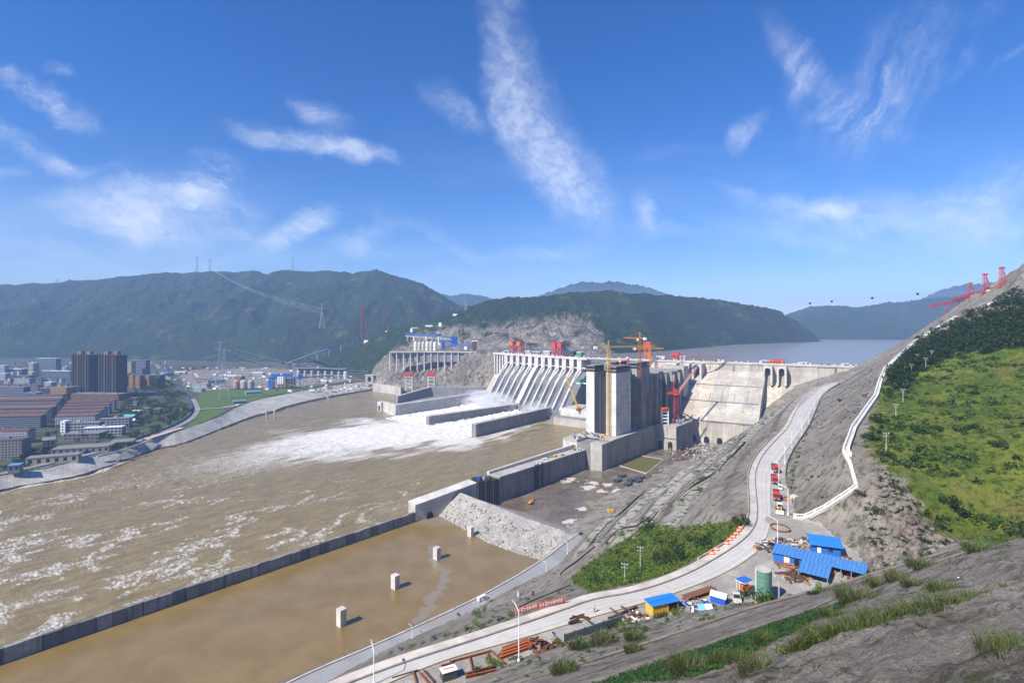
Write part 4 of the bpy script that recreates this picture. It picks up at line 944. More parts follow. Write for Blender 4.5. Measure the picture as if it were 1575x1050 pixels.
# low power-house blocks between spillway and ship lift
ph = thing('basin_block', 'stepped pale concrete block between the spillway foot and the ship lift towers', 'building', (95,930,0))
def quadblock(m, pts, z0, z1): m.hexa([(x,y,z0) for x,y in pts], [(x,y,z1) for x,y in pts])
c_ = np.array((.78,-.62)); e_ = np.array((.62,.78)); p0 = np.array((72.,905.))
m = MB(); quadblock(m, [tuple(p0), tuple(p0+c_*95), tuple(p0+c_*95+e_*90), tuple(p0+e_*90)], -3, 13); m.build('lower_step', CONC, ph)
p1 = p0+e_*14+c_*6; m = MB(); quadblock(m, [tuple(p1), tuple(p1+c_*90), tuple(p1+c_*90+e_*60), tuple(p1+e_*60)], 13.02, 27); m.build('upper_step', CONC_NEW, ph)
m = MB(); p2 = p0-c_*.5-e_*.5; quadblock(m, [tuple(p2), tuple(p2+c_*96), tuple(p2+c_*96+e_*12), tuple(p2+e_*12)], 13.02, 14.4); m.build('deck_edge', CONC_DARK, ph)

# ================================================================== SHIP LIFT
sl_ = thing('ship_lift', 'pair of tall concrete ship lift towers with dark corrugated tops on a high platform', 'tower', LK(50,-20,0))
TWR = concrete('tower concrete', (.60,.58,.53), .35, .06); TWS = concrete('shade toned tower concrete', (.29,.285,.27), .75, .05)  # sun and shade painted in: front towers paler, rear towers and head darker
def blk(m, s0, s1, w0, w1, z0, z1): m.hexa([LK(s0,w0,z0),LK(s0,w1,z0),LK(s1,w1,z0),LK(s1,w0,z0)], [LK(s0,w0,z1),LK(s0,w1,z1),LK(s1,w1,z1),LK(s1,w0,z1)])
for s0, s1, zt in ((0,41,112),(59.5,98,114)):
    for w0, w1 in ((-43,-31),(-14,0)):
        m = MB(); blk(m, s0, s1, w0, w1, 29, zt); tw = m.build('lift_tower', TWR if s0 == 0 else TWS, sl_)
        for k in range(4):
            m = MB(); blk(m, s0-.6, s1+.6, w0-.6, w1+.6, zt-1.5+k*2.2, zt-.1+k*2.2); m.build('formwork_band', STEEL_DARK if k % 2 == 0 else CONC_DARK, tw)
        if s0 == 0:
            for k in range(9): m = MB(); q = LK(30.0, w1+.02, 38+k*8); m.box(q, (1.2,.3,1.6), math.atan2(AX[1],AX[0])); m.build('wall_slot', BLACKH, tw)
    m = MB(); blk(m, s0+3, s1-2, -31.05, -13.95, 29, 104 if s0 == 0 else 110); m.build('lift_well', STEEL_DARK, sl_)  # near-black block stands in for the deep shade of the slot
    m = MB(); blk(m, s0+2, s0+2.9, -24, -23, 32, 108); blk(m, s0+1.6, s0+2.6, -29, -28.4, 32, 100); blk(m, s0+1.6, s0+2.6, -17, -16.2, 32, 100); m.build('guide_rail', DKGREY, sl_)
m = MB(); blk(m, 41.05, 59.45, -41, -13, 29, 103); m.build('link_block', STEEL_DARK, sl_)  # blackened so the gap between tower pairs reads as shade
for k in range(5): m = MB(); blk(m, 41.1, 59.4, -12.9, -9, 48+k*12, 49.2+k*12); m.build('link_floor', CONC_DARK, sl_)
for k in range(10): m = MB(); blk(m, -.5, 1.2, -13.3, -12.6, 34+k*7.5, 40+k*7.5); m.build('stair_flight', CONC_NEW, sl_)
PLAT = concrete('streaked platform concrete', (.33,.30,.26), .8, .06, (.30,.22,.15), dark=.2)
for i in range(13):
    s0 = -49+i*11.7; m = MB(); blk(m, s0, s0+11.55, -8+.1*(i%2), 7.6+.15*(i % 2), -3, 30.5); m.build('platform_block', PLAT if i else CONC, sl_)
m = MB(); blk(m, -49.5, 104, -47, -8.4, -3, 28.8); m.build('platform_core', CONC_DARK, sl_)
m = MB(); blk(m, -50, -26, -46, -26, 28.9, 32); m.build('left_pier_head', CONC, sl_); m = MB(); blk(m, -50, -48.6, -46, -26, -3, 28.7); m.build('left_pier_face', CONC_NEW, sl_)
m = MB(); blk(m, -48.4, -47.6, -25, -8.6, -2, 28.2); m.build('lock_gate', STEEL_DARK, sl_)
m = MB(); blk(m, -24, 104, -46, 7.9, 30.6, 31.4); m.build('platform_deck', CONC, sl_)
# site clutter on the deck
PALEJ = paint('pale site clutter', (.52,.50,.47), .7, .3); TARP = paint('blue tarpaulin', (.03,.13,.45), .5, .3)
rg2 = random.Random(5)
for k, s in enumerate(sorted(rg2.uniform(-46,-6) for _ in range(20))):
    w = rg2.uniform(-44,6) if s > -24 else rg2.uniform(-44,-28); z = 31.4 if s > -24 else 32
    col, nm = rg2.choice([(PALEJ,'pale site box'),(RUST,'rusty bundle'),(YELLOW,'yellow crate'),(TARP,'blue covered stack'),(GREY,'grey site box')])
    sz = (rg2.uniform(1.5,4), rg2.uniform(1.5,3), rg2.uniform(1,2.6)); q = LK(s, w, z); o = thing('site_crate', nm+', '+ORD[k]+' crate back along the ship lift platform from its front pier', 'crate', q, 'clutter on the ship lift platform')
    m = MB(); m.box((q[0],q[1],z+sz[2]/2), sz, rg2.uniform(0,3)); m.build('box', col, o); m = MB(); m.box((q[0],q[1],z+sz[2]+.1), (sz[0]*1.05,sz[1]*1.05,.2), rg2.uniform(0,3)); m.build('lid', DKGREY, o)
SCAF = paint('scaffold tube', (.30,.24,.16), .6)
for s0, w0, z0, z1, lb in ((63,.6,31.4,92,'tall scaffold tower against the shaded side of the rear ship lift tower'),(88,.6,31.4,74,'lower scaffold beside the rear end of the ship lift towers'),(8,-31,31.4,60,'scaffold stair in the dark slot between the front ship lift towers')):
    o = thing('scaffold', lb, 'scaffold', LK(s0,w0,z0)); m = MB()
    for i in range(4):
        for j in range(2): m.bar(LK(s0+i*2.6,w0+j*2.2,z0), LK(s0+i*2.6,w0+j*2.2,z1), .22)
    m.build('upright', SCAF, o); m = MB(); zz = z0+2
    while zz < z1: m.bar(LK(s0,w0+2.2,zz), LK(s0+7.8,w0+2.2,zz), .2); m.bar(LK(s0,w0+2.2,zz), LK(s0+7.8,w0+2.2,zz+3), .16); zz += 3
    m.build('ledger', SCAF, o); m = MB(); zz = z0+5
    while zz < z1: blk(m, s0, s0+7.8, w0, w0+2.2, zz, zz+.2); zz += 9
    m.build('plank_deck', WOOD, o)
for s0, w0, z0, h_, lb in ((22,-24,104,16,'red column hoist in the slot between the front ship lift towers'),(50,-20,103,18,'red column hoist between the front and rear ship lift towers'),(80,-24,110,14,'red column hoist on the rear ship lift towers')):
    q = LK(s0,w0,z0); o = thing('column_hoist', lb, 'hoist', q); m = MB(); m.box((q[0],q[1],z0+h_/2),(1.8,1.8,h_),.9); m.build('column', RED, o); m = MB(); m.bar((q[0]-6,q[1]+4,z0+h_),(q[0]+5,q[1]-4,z0+h_+1.5),1.0); m.build('boom', RED, o); m = MB(); m.box((q[0],q[1],z0+h_+1),(3,2.4,2),.9); m.build('winch_house', WHITE, o)
for k, (s0, w0, sz) in enumerate(((14,-20,9),(48,-30,11),(52,-8,8))):
    q = LK(s0,w0,112 if k == 0 else 103.2); o = thing('net_screen', ['green safety net on the front ship lift towers','green safety net between the front and rear ship lift towers','small green net screen at the right of the ship lift gap'][k], 'net', q); m = MB(); m.box((q[0],q[1],q[2]+sz/2),(sz,.4,sz),-.6); m.build('net_sheet', GREENP, o); m = MB()
    for e in (-1,0,1): m.box((q[0]+e*sz*.4,q[1]-e*sz*.27,q[2]+sz/2),(.3,.3,sz+1),-.6)
    m.build('net_post', GREY, o)
# head structure behind the towers
hd = thing('lock_head', 'dark shaded concrete block with tall arched recess behind the ship lift towers', 'building', LK(160,-15,0))
for i in range(6):
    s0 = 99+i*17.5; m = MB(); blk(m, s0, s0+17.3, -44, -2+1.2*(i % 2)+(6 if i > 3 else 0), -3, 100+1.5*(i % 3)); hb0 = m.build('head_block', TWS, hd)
    m = MB(); w_ = -2+1.2*(i % 2)+(6 if i > 3 else 0); blk(m, s0+1, s0+4.5, w_+.05, w_+3.2, -3, 97+2*(i % 2)); m.build('head_buttress', TWS, hb0)
    for k in range(3): m = MB(); blk(m, s0-.1, s0+17.2, w_+.05, w_+2.0, 55+k*16, 56.6+k*16); m.build('access_ledge', CONC_DARK, hb0)
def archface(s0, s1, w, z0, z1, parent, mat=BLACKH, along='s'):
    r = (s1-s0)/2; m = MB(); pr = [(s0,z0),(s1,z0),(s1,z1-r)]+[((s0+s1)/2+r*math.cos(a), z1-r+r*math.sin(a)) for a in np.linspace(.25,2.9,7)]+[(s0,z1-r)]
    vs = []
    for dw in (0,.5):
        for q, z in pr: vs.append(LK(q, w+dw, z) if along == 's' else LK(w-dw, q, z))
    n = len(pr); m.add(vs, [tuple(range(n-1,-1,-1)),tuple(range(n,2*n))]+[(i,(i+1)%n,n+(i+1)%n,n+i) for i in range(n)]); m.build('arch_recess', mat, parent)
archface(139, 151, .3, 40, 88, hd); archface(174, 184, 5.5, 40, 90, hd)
m = MB(); blk(m, 205, 225, -30, 8, 60, 107); m.build('control_block', CONC, hd)
sg = thing('stop_log_block', 'low concrete block with two arched openings at the inner end of the muddy pit', 'building', LK(105,20,0))
m = MB(); blk(m, 103.5, 165, 8, 36, -3, 31.5); m.build('block_body', CONC_WEATHER, sg)
m = MB(); blk(m, 103.3, 165.3, 36.02, 36.8, -3, 31); m.build('side_shade_sheet', CONC_DARK, sg); m = MB(); blk(m, 102.6, 103.2, 8, 36, 15, 16); m.build('ledge', CONC_DARK, sg)  # dark sheet over the side face stands in for its shade
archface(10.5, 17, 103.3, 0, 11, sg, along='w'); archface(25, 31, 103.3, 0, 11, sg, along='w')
m = MB(); blk(m, 103, 166, 7.7, 36.9, 31.52, 32.6); m.build('block_deck', CONC, sg)
for k, w in enumerate(sorted(rg2.uniform(10,34) for _ in range(14))):
    q = LK(rg2.uniform(106,160), w, 32.6); o = thing('site_crate', ORD[k]+' box from the left among the clutter on the low arched block', 'crate', q, 'clutter on the low arched block'); z = rg2.uniform(1.2,3)
    m = MB(); m.box((q[0],q[1],32.6+z/2), (rg2.uniform(2,5),rg2.uniform(1.5,3),z), rg2.uniform(0,3)); m.build('box', rg2.choice([PALEJ,WHITE,GREY,BLUE]), o)
# ---------------------------------------------- lock approach walls
aw_ = bwall('approach_wall', LK(-208,-14), LK(-50.5,-14), (23.5,21), 16, 'high grey concrete wall between the muddy pit and the river', mat=CONC_DARK, cap=CONC)
m = MB(); blk(m, -207, -52, -31, -28, 22, 26.5); m.build('river_parapet', CONC_NEW, aw_)
for s in (-152,-148,-140): m = MB(); blk(m, s, s+1.6, -13.6, -12.4, -2, 24.6); m.build('wall_pilaster', STEEL_DARK, aw_)
for k, s in enumerate(sorted(rg2.uniform(-150,-55) for _ in range(16))):
    q = LK(s, rg2.uniform(-26,-17), 22.8); o = thing('site_crate', ORD[k]+' crate along the top of the approach wall, counted from the black gate', 'crate', q, 'clutter on the approach wall')
    m = MB(); h_ = rg2.uniform(.8,2.2); m.box((q[0],q[1],22.6+h_/2), (rg2.uniform(1.5,6),rg2.uniform(1,2.5),h_), .9+rg2.uniform(-.3,.3)); m.build('box', rg2.choice([PALEJ,WHITE,RUST,YELLOW,BLUE]), o)
gt = thing('gate_block', 'black ribbed gate block between the approach wall and the ramped wall', 'gate', (-24,494,0))
pA, pB = np.array((-33.,489.)), np.array((-12.,498.)); d = (pB-pA)/np.linalg.norm(pB-pA); nr = np.array((d[1],-d[0]))
m = MB(); quadblock(m, [tuple(pA),tuple(pB),tuple(pB-nr*16),tuple(pA-nr*16)], -3, 22); m.build('gate_body', STEEL_DARK, gt)
for k in range(9): c0 = pA+d*(1.2+k*2.5)+nr*.5; m = MB(); m.box((c0[0],c0[1],10), (.9,1.4,25), math.atan2(d[1],d[0])); m.build('gate_rib', STEEL_DARK if k % 3 else DKGREY, gt)
for k in range(3): c0 = pA+d*(4+k*5)-nr*4; m = MB(); m.box((c0[0],c0[1],23.4), (2.4,2.6,2.8), .7); m.build('winch_house', [BLUED,GREY,DKGREY][k], gt)
rw = bwall('ramped_wall', (-83.5,449.5), (-33.2,489), (13,20.5), 13, 'pale ramped end wall with a black arch beside the gravel bank', mat=CONC, cap=CONC_NEW)
m = MB(); c0 = np.array((-72.5,457.6)); pr = [(-3,-1),(3,-1),(3,2)]+[(3*math.cos(a),2+3*math.sin(a)) for a in np.linspace(.3,2.85,7)]+[(-3,2)]; dd = np.array((.786,.618)); nn = np.array((.618,-.786)); vs = []
for q in (0,1.2):
    for x, z in pr: p = c0+dd*x+nn*q; vs.append((p[0],p[1],z))
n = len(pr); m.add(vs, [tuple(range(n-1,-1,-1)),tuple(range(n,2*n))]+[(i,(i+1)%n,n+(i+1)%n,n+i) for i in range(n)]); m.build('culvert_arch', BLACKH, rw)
gw = thing('guide_wall', 'long low dark concrete wall of many panels between brown river and calm basin', 'wall', (-254,258,0))
gl_ = resample([(-345,156,0),(-254,258,0),(-84,449,0)], step=7.2); rg3 = random.Random(2)
GWM = [concrete('guide wall grey', (.235,.23,.22), .8, .12, dark=.15), concrete('guide wall dark', (.15,.148,.143), .8, .12, dark=.15), concrete('guide wall pale', (.29,.28,.265), .7, .12, dark=.18)]
for i, (a, b) in enumerate(zip(gl_[:-1], gl_[1:])):
    d = (b-a)[:2]; L = np.linalg.norm(d); d = d/L; nr = np.array((d[1],-d[0])); g = .10; e = rg3.uniform(0,.4); q = b[:2]-d*g; p = a[:2]+d*g
    m = MB(); quadblock(m, [tuple(p+nr*e), tuple(q+nr*e), tuple(q-nr*2.3), tuple(p-nr*2.3)], -2, 7.2+rg3.uniform(-.3,.3)); pn_ = m.build('wall_panel', rg3.choice(GWM[:1]*2+GWM[1:]), gw)
    if i % 3 == 0: m = MB(); c0 = a[:2]+nr*.15; quadblock(m, [tuple(c0-d*.25-nr*.1), tuple(c0+d*.25-nr*.1), tuple(c0+d*.25+nr*.25), tuple(c0-d*.25+nr*.25)], -2, 7.35); m.build('joint_post', STEEL_DARK, pn_)
m = MB(); a, b = gl_[0][:2], gl_[-1][:2]
for a, b in ((gl_[0][:2], np.array((-254,258))), (np.array((-254,258)), gl_[-1][:2])):
    d = (b-a)/np.linalg.norm(b-a); nr = np.array((d[1],-d[0])); quadblock(m, [tuple(a-nr*.05), tuple(b-nr*.05), tuple(b-nr*2.2), tuple(a-nr*2.2)], -2, 6.9)
m.build('wall_core', CONC_DARK, gw)
# mooring pillars
for px, py, hgt, lab in ((525,961,9.3,'nearest of four square mooring pillars in the calm basin, front left'),(608,904,8.4,'second of four square mooring pillars in the calm basin'),(672,859,8.2,'third square mooring pillar, among floating debris'),(724,824,7.4,'farthest square mooring pillar, at the toe of the gravel bank')):
    q = P(px, py, -.6); o = thing('mooring_pillar', lab, 'pillar', q, 'mooring pillars in the calm basin')
    m = MB(); m.box((q[0],q[1],hgt/2-1.2), (3.8,4.2,hgt+1.2), math.radians(51)); m.build('pillar_shaft', CONC_NEW, o)
    m = MB(); m.box((q[0],q[1],hgt-.58), (4.0,4.4,.35), math.radians(51)); m.build('pillar_cap', CONC_NEW, o)
# ================================================================== TOWN ON THE LEFT BANK
WALLS = {k: paint(k+' facade', c, .85, .12, .15, dirt=.3) for k, c in dict(white=(.36,.38,.41), grey=(.16,.17,.19), brown=(.062,.043,.036), tan=(.22,.14,.085), cream=(.40,.36,.28), blue=(.085,.115,.165), dark=(.05,.053,.06), orange=(.36,.20,.085), concrete=(.22,.215,.20)).items()}
ROOFS = {k: paint(k+' roof', c, .85, .2, .2, dirt=.35) for k, c in dict(red=(.115,.055,.042), grey=(.19,.185,.18), bluer=(.10,.25,.48), white=(.62,.64,.66), teal=(.12,.42,.38), dark=(.09,.09,.095)).items()}
def bld(name, label, px0, px1, D0, D1, h, dep, wall='white', roof='grey', kind='flat', fl=6, colw=3.4, win=.55, group=None, cat='building', z=None, ridge=2.6, sides=True, extra=True):
    a = np.array(R_(px0, D0, 0)[:2]); b = np.array(R_(px1, D1, 0)[:2]); d = b-a; L = np.linalg.norm(d); d = d/L; nv = np.array((-d[1], d[0]))
    zb = pz(*(a+b)/2) if z is None else z
    o = thing(name, label, cat, (*((a+b)/2), zb), group); fp = lambda u, v, zz: (a[0]+d[0]*u+nv[0]*v, a[1]+d[1]*u+nv[1]*v, zb+zz)
    m = MB(); m.hexa([fp(0,0,-2),fp(L,0,-2),fp(L,dep,-2),fp(0,dep,-2)], [fp(0,0,h),fp(L,0,h),fp(L,dep,h),fp(0,dep,h)]); m.build('wall', WALLS[wall], o)
    if kind == 'gable':
        m = MB(); e = .6
        vs = [fp(-e,-e,h+.03),fp(L+e,-e,h+.03),fp(L+e,dep+e,h+.03),fp(-e,dep+e,h+.03),fp(-e,dep/2,h+ridge),fp(L+e,dep/2,h+ridge)]
        m.add(vs, [(0,1,5,4),(2,3,4,5),(1,2,5),(3,0,4),(3,2,1,0)]); rf = m.build('roof', ROOFS[roof], o)
        n = int(L/14)
        for k in range(n):
            q = fp((k+.5)*L/n, dep*.5, h+ridge*.8); m = MB(); m.box((q[0],q[1],q[2]+.8), (1.8,1.4,2.2), math.atan2(d[1],d[0])); m.build('chimney', WALLS['concrete'], rf)
    else:
        m = MB(); m.hexa([fp(-.4,-.4,h+.02),fp(L+.4,-.4,h+.02),fp(L+.4,dep+.4,h+.02),fp(-.4,dep+.4,h+.02)], [fp(-.4,-.4,h+.7),fp(L+.4,-.4,h+.7),fp(L+.4,dep+.4,h+.7),fp(-.4,dep+.4,h+.7)]); rf = m.build('roof', ROOFS[roof], o)
        if extra and L > 14:
            for k in range(max(1, int(L/28))):
                q = fp(L*(k+.35+.3*random.random())/max(1, int(L/28)), dep*.5, h+2); m = MB(); m.box(q, (4.5,3.5,2.6), math.atan2(d[1],d[0])); m.build('roof_hut', WALLS[wall], rf)
    if fl:
        m = MB(); fh = h/fl
        def facade(o0, du, n_, LL):
            c = max(1, int(LL/colw)); cw = LL/c
            for i in range(c):
                for j in range(fl):
                    u0 = (i+.5-win/2)*cw; z0 = j*fh+.28*fh; z1 = j*fh+.80*fh
                    k = [(o0[0]+du[0]*u+n_[0]*q, o0[1]+du[1]*u+n_[1]*q) for u, q in ((u0,.08),(u0+win*cw,.08),(u0+win*cw,-.3),(u0,-.3))]
                    m.hexa([(x,y,zb+z0) for x,y in k], [(x,y,zb+z1) for x,y in k])
        facade(a, d, -nv, L)
        if sides: facade(b, nv, d, dep)
        if m.v: m.build('window_bank', GLASS, o, kind='stuff')
        if fl > 2:
            m = MB()
            for j in range(1, fl):
                k = [fp(-.05,-.35,j*fh-.12),fp(L+.3,-.35,j*fh-.12),fp(L+.3,.1,j*fh-.12),fp(-.05,.1,j*fh-.12)]
                m.hexa(k, [(x,y,z_+.3) for x,y,z_ in k])
            m.build('floor_ledge', WALLS['white' if wall in ('white','blue') else wall], o, kind='stuff')
    return o, fp, L
# brown twin high-rise
for (x0, x1, D, lab) in ((111,139,1132,'left block of the dark brown twin high-rise, the tallest building in the town'),(152,181,1128,'right block of the dark brown twin high-rise, beside the tree belt')):
    o, fp, L = bld('apartment_tower', lab, x0, x1, D, D-6, 92, 24, 'brown', 'dark', fl=0, group='brown twin high-rise blocks', cat='tower block', extra=False)
    for k in range(7):
        u0 = L*(k+.12)/7; m = MB(); w = L/7*.55
        m.hexa([fp(u0,-2.4,0),fp(u0+w,-2.4,0),fp(u0+w,-.02,0),fp(u0,-.02,0)], [fp(u0,-2.4,93+1.5*(k%2)),fp(u0+w,-2.4,93+1.5*(k%2)),fp(u0+w,-.02,93+1.5*(k%2)),fp(u0,-.02,93+1.5*(k%2))]); bay = m.build('facade_bay', WALLS['brown' if k % 2 else 'dark'], o)
        m = MB(); g = MB()
        for j in range(30):
            z = 3+j*3.0
            k4 = [fp(u0+.5,-2.48,z),fp(u0+w-.5,-2.48,z),fp(u0+w-.5,-2.3,z),fp(u0+.5,-2.3,z)]; m.hexa(k4, [(a,b,c+1.5) for a,b,c in k4])
            k4 = [fp(u0-.3,-2.75,z-.9),fp(u0+w+.3,-2.75,z-.9),fp(u0+w+.3,-2.42,z-.9),fp(u0-.3,-2.42,z-.9)]; g.hexa(k4, [(a,b,c+.75) for a,b,c in k4])
        m.build('bay_window', GLASS, bay, kind='stuff'); g.build('balcony_front', WALLS['tan' if k in (2,5) else 'dark'], bay, kind='stuff')
    m = MB()
    for k in range(6):
        for j in range(30):
            u = L+.02; v = 2+k*3.8; z = 3+j*3.0; k4 = [fp(L-.1,v,z),fp(L+.1,v,z),fp(L+.1,v+1.8,z),fp(L-.1,v+1.8,z)]; m.hexa(k4, [(a,b,c+1.6) for a,b,c in k4])
    m.build('side_window', GLASS, o, kind='stuff')
    for k in (1, 4): m = MB(); q = fp(L*(k+.5)/6, 10, 97); m.box(q, (L/5,10,7), 0); m.build('roof_crown', WALLS['tan'], o)
o, fp, L = bld('apartment_tower', 'recessed middle block joining the dark brown twin high-rise', 139.5, 151.5, 1140, 1139, 90, 18, 'dark', 'dark', fl=30, colw=4.5, group='brown twin high-rise blocks', cat='tower block')
bld('podium_building', 'long tan podium along the foot of the dark brown twin high-rise', 106, 182, 1095, 1085, 13, 24, 'tan', 'grey', fl=3, colw=6, win=.7)
# rows of red-roofed flats
ROWS = [(85,146,802,812,17),(89,153,838,850,17),(94,160,874,888,17),(98,167,910,926,17),(104,175,946,964,17)]
for i, (a, b, d0, d1, h) in enumerate(ROWS):
    bld('red_roofed_flats', ['front','second','third','fourth','rearmost'][i]+' row of the five red roofed flats right of the parking court', a, b, d0, d1, h, 13, 'white', 'red', 'gable', fl=6, group='red roofed flats, right cluster', cat='flats')
ROWS = [(-60,62,786,800,18),(-60,70,822,836,18),(-60,78,860,876,18),(-60,86,902,920,18),(-60,92,950,972,18),(-50,96,1004,1030,18)]
for i, (a, b, d0, d1, h) in enumerate(ROWS):
    bld('red_roofed_flats', ['front','second','third','fourth','fifth','rearmost'][i]+' row of the six long red roofed flats at the left edge', a, b, d0, d1, h, 13, 'white' if i % 2 else 'blue', 'red', 'gable', fl=6, group='red roofed flats, left cluster', cat='flats')
bld('red_roofed_flats', 'short red roofed block of white flats in front of the left rows', -30, 42, 690, 696, 17, 14, 'white', 'red', 'gable', fl=6, cat='flats')
bld('grey_flats', 'dull grey flat roofed block at the lower left corner of the town', -20, 33, 612, 618, 22, 16, 'concrete', 'dark', fl=7, cat='flats')
# school, works hall, houses
o, fp, L = bld('school_building', 'long white school block with blue window bands and a white stair tower', 96, 152, 752, 760, 16, 13, 'white', 'grey', fl=4, colw=4.5, win=.78)
m = MB(); m.hexa([fp(-1,-3,0),fp(5,-3,0),fp(5,9,0),fp(-1,9,0)], [fp(-1,-3,20),fp(5,-3,20),fp(5,9,20),fp(-1,9,20)]); st_ = m.build('stair_tower', WHITE, o)
for k in range(4): m = MB(); m.hexa([fp(1,-3.1,3+k*4),fp(3,-3.1,3+k*4),fp(3,-2.9,3+k*4),fp(1,-2.9,3+k*4)], [fp(1,-3.1,5+k*4),fp(3,-3.1,5+k*4),fp(3,-2.9,5+k*4),fp(1,-2.9,5+k*4)]); m.build('stair_window', GLASS, st_)
bld('school_building', 'rear white wing of the school stretching right towards the trees', 152, 198, 796, 806, 14, 13, 'white', 'grey', fl=4, colw=4.5, win=.75)
bld('school_building', 'low two storey front wing of the white school', 97, 152, 716, 722, 8, 18, 'grey', 'grey', fl=2, colw=5, win=.7)
bld('school_building', 'pale middle wing of the school beside the row of dark trees', 128, 187, 738, 748, 12, 12, 'white', 'white', fl=3, colw=4.5, win=.7)
bld('works_hall', 'long low cream hall with square black windows on the river road', 39, 120, 585, 606, 7.5, 16, 'cream', 'grey', fl=1, colw=7.5, win=.42, cat='hall', extra=False)
bld('works_hall', 'grey flat roofed shed row behind the cream hall', 78, 168, 632, 652, 6.5, 24, 'concrete', 'grey', fl=1, colw=6, win=.4, cat='hall', extra=False)
bld('works_hall', 'low grey roofed pavilion at the right end of the shed row', 168, 205, 672, 684, 6, 22, 'concrete', 'grey', fl=1, colw=6, win=.4, cat='hall', extra=False)
bld('tall_house', 'narrow gabled house left of the white school', 65, 84, 655, 662, 13, 22, 'cream', 'grey', 'gable', fl=4, cat='house')
bld('tank_house', 'small pale blue roofed store by the river road at far left', 12, 30, 548, 552, 6, 10, 'grey', 'bluer', fl=1, cat='house')
bld('kiosk', 'teal striped roof shed above the white school', 190, 205, 866, 870, 6, 16, 'white', 'teal', 'gable', fl=1, cat='shed')
bld('kiosk', 'white roofed shed just below the teal roofed one', 193, 207, 832, 838, 5, 10, 'white', 'white', 'gable', fl=1, cat='shed')
# offices and flats behind
BK = [('office_block','tan office block with dark vertical glazing left of the twin high-rise',77,102,1095,1090,26,20,'orange','grey',7),
 ('white_flats','narrow white flats tight against the left twin high-rise block',103,110,1105,1103,26,16,'white','grey',8),
 ('white_tower','white roofed pale tower standing above the far left roofs',43,51,1560,1558,42,18,'cream','white',11),
 ('white_flats','white slab with a grid of windows under the far left tower',22,45,1330,1326,20,14,'white','grey',6),
 ('white_flats','small white block beneath the pale far left tower',44,49,1450,1449,24,12,'white','white',6),
 ('blue_flats','broad dark blue slab at the foot of the mountain left of the high-rise',55,86,1720,1710,46,18,'blue','white',12),
 ('blue_flats','dark blue slab partly behind the left twin high-rise block',64,108,1480,1470,26,16,'blue','white',7),
 ('red_hall','long dull red roofed hall among the far left buildings',-20,58,1250,1236,13,22,'grey','red',4),
 ('blue_flats','blue grey flats below the long dull red roof',-20,36,1150,1140,20,15,'blue','grey',6),
 ('blue_flats','dark glazed block left of the tan office block',60,76,1130,1126,20,18,'dark','grey',6),
 ('blue_flats','low blue roofed block right of the far left blue flats',36,55,1090,1086,15,16,'blue','bluer',4),
 ('white_flats','white house with a flat roof between red hall and tan office',68,78,1240,1238,20,14,'white','white',5),
 ('white_flats','pale long roof strip in front of the mountain at far left',-20,33,1640,1630,18,20,'blue','white',4),
 ('white_flats','white low block near the left edge under the mountain',-15,8,1480,1476,18,14,'white','white',5),
 ('white_flats','pale block with white roof at the left edge of the far town',-12,7,1620,1618,30,14,'white','white',7),
 ('blue_flats','dim slab behind the long dull red roofed hall',24,44,1420,1414,18,16,'dark','grey',5),
 ('grey_flats','grey block half hidden behind the right twin high-rise block',182,190,1400,1398,26,14,'concrete','grey',7),
 ('orange_flats','first tan block right of the twin high-rise',185,191,1330,1329,27,18,'tan','grey',8),
 ('orange_flats','second tan block right of the twin high-rise, narrow',193,197,1340,1339,33,18,'tan','grey',9),
 ('orange_flats','third block right of the twin high-rise, bright orange gable',198,205,1310,1309,33,20,'orange','grey',9),
 ('orange_flats','fourth block right of the twin high-rise, the lowest orange gable',207.5,214.5,1290,1289,33,20,'orange','grey',9),
 ('dark_flats','dark block between the two rightmost orange gables',215.2,221.5,1318,1317,30,18,'brown','grey',8),
 ('orange_flats','rightmost orange gable of the blocks beside the trees',222.5,229,1300,1299,31,20,'orange','grey',9),
 ('dark_flats','dark broad block at the right end of the orange gables',230,246,1330,1326,30,18,'dark','grey',8),
 ('white_tower','white tower block behind the orange gables',196,202,1520,1519,50,16,'cream','grey',12),
 ('blue_flats','long dim slab at the mountain foot behind the orange gables',203,224,1560,1550,52,16,'blue','grey',12),
 ('white_flats','low white block right behind the high-rise',183,188,1560,1559,44,14,'white','white',10),
 ('blue_shed','long turquoise roofed shed beside the far end of the town road',236,254,1620,1600,9,26,'white','bluer',1)]
for nm, lb, a, b, d0, d1, h, dp, w, r, f in BK: bld(nm, lb, a, b, d0, d1, h, dp, w, r, 'flat', f, colw=3.6, cat='shed' if 'shed' in nm else 'building')
# farmhouses among the trees
for lb, a, b, d, h, w, r in [('pale brick farmhouse with a stepped roof in the tree belt',236,246,925,9,'tan','grey'),('small grey house left of the brick farmhouse in the trees',220,229,950,6,'concrete','grey'),('white house deep in the tree belt right of the high-rise',203,210,1010,8,'white','grey'),('low white roofed shed below the orange gables',226,238,1180,5,'blue','white'),('pinkish house under the trees near the high-rise podium',202,209,1060,9,'tan','grey'),('low grey farm sheds left in the tree belt',201,214,930,4.5,'concrete','white')]:
    bld('farmhouse', lb, a, b, d, d+2, h, 11, w, r, 'flat', 2, group=None, cat='house', extra=False)
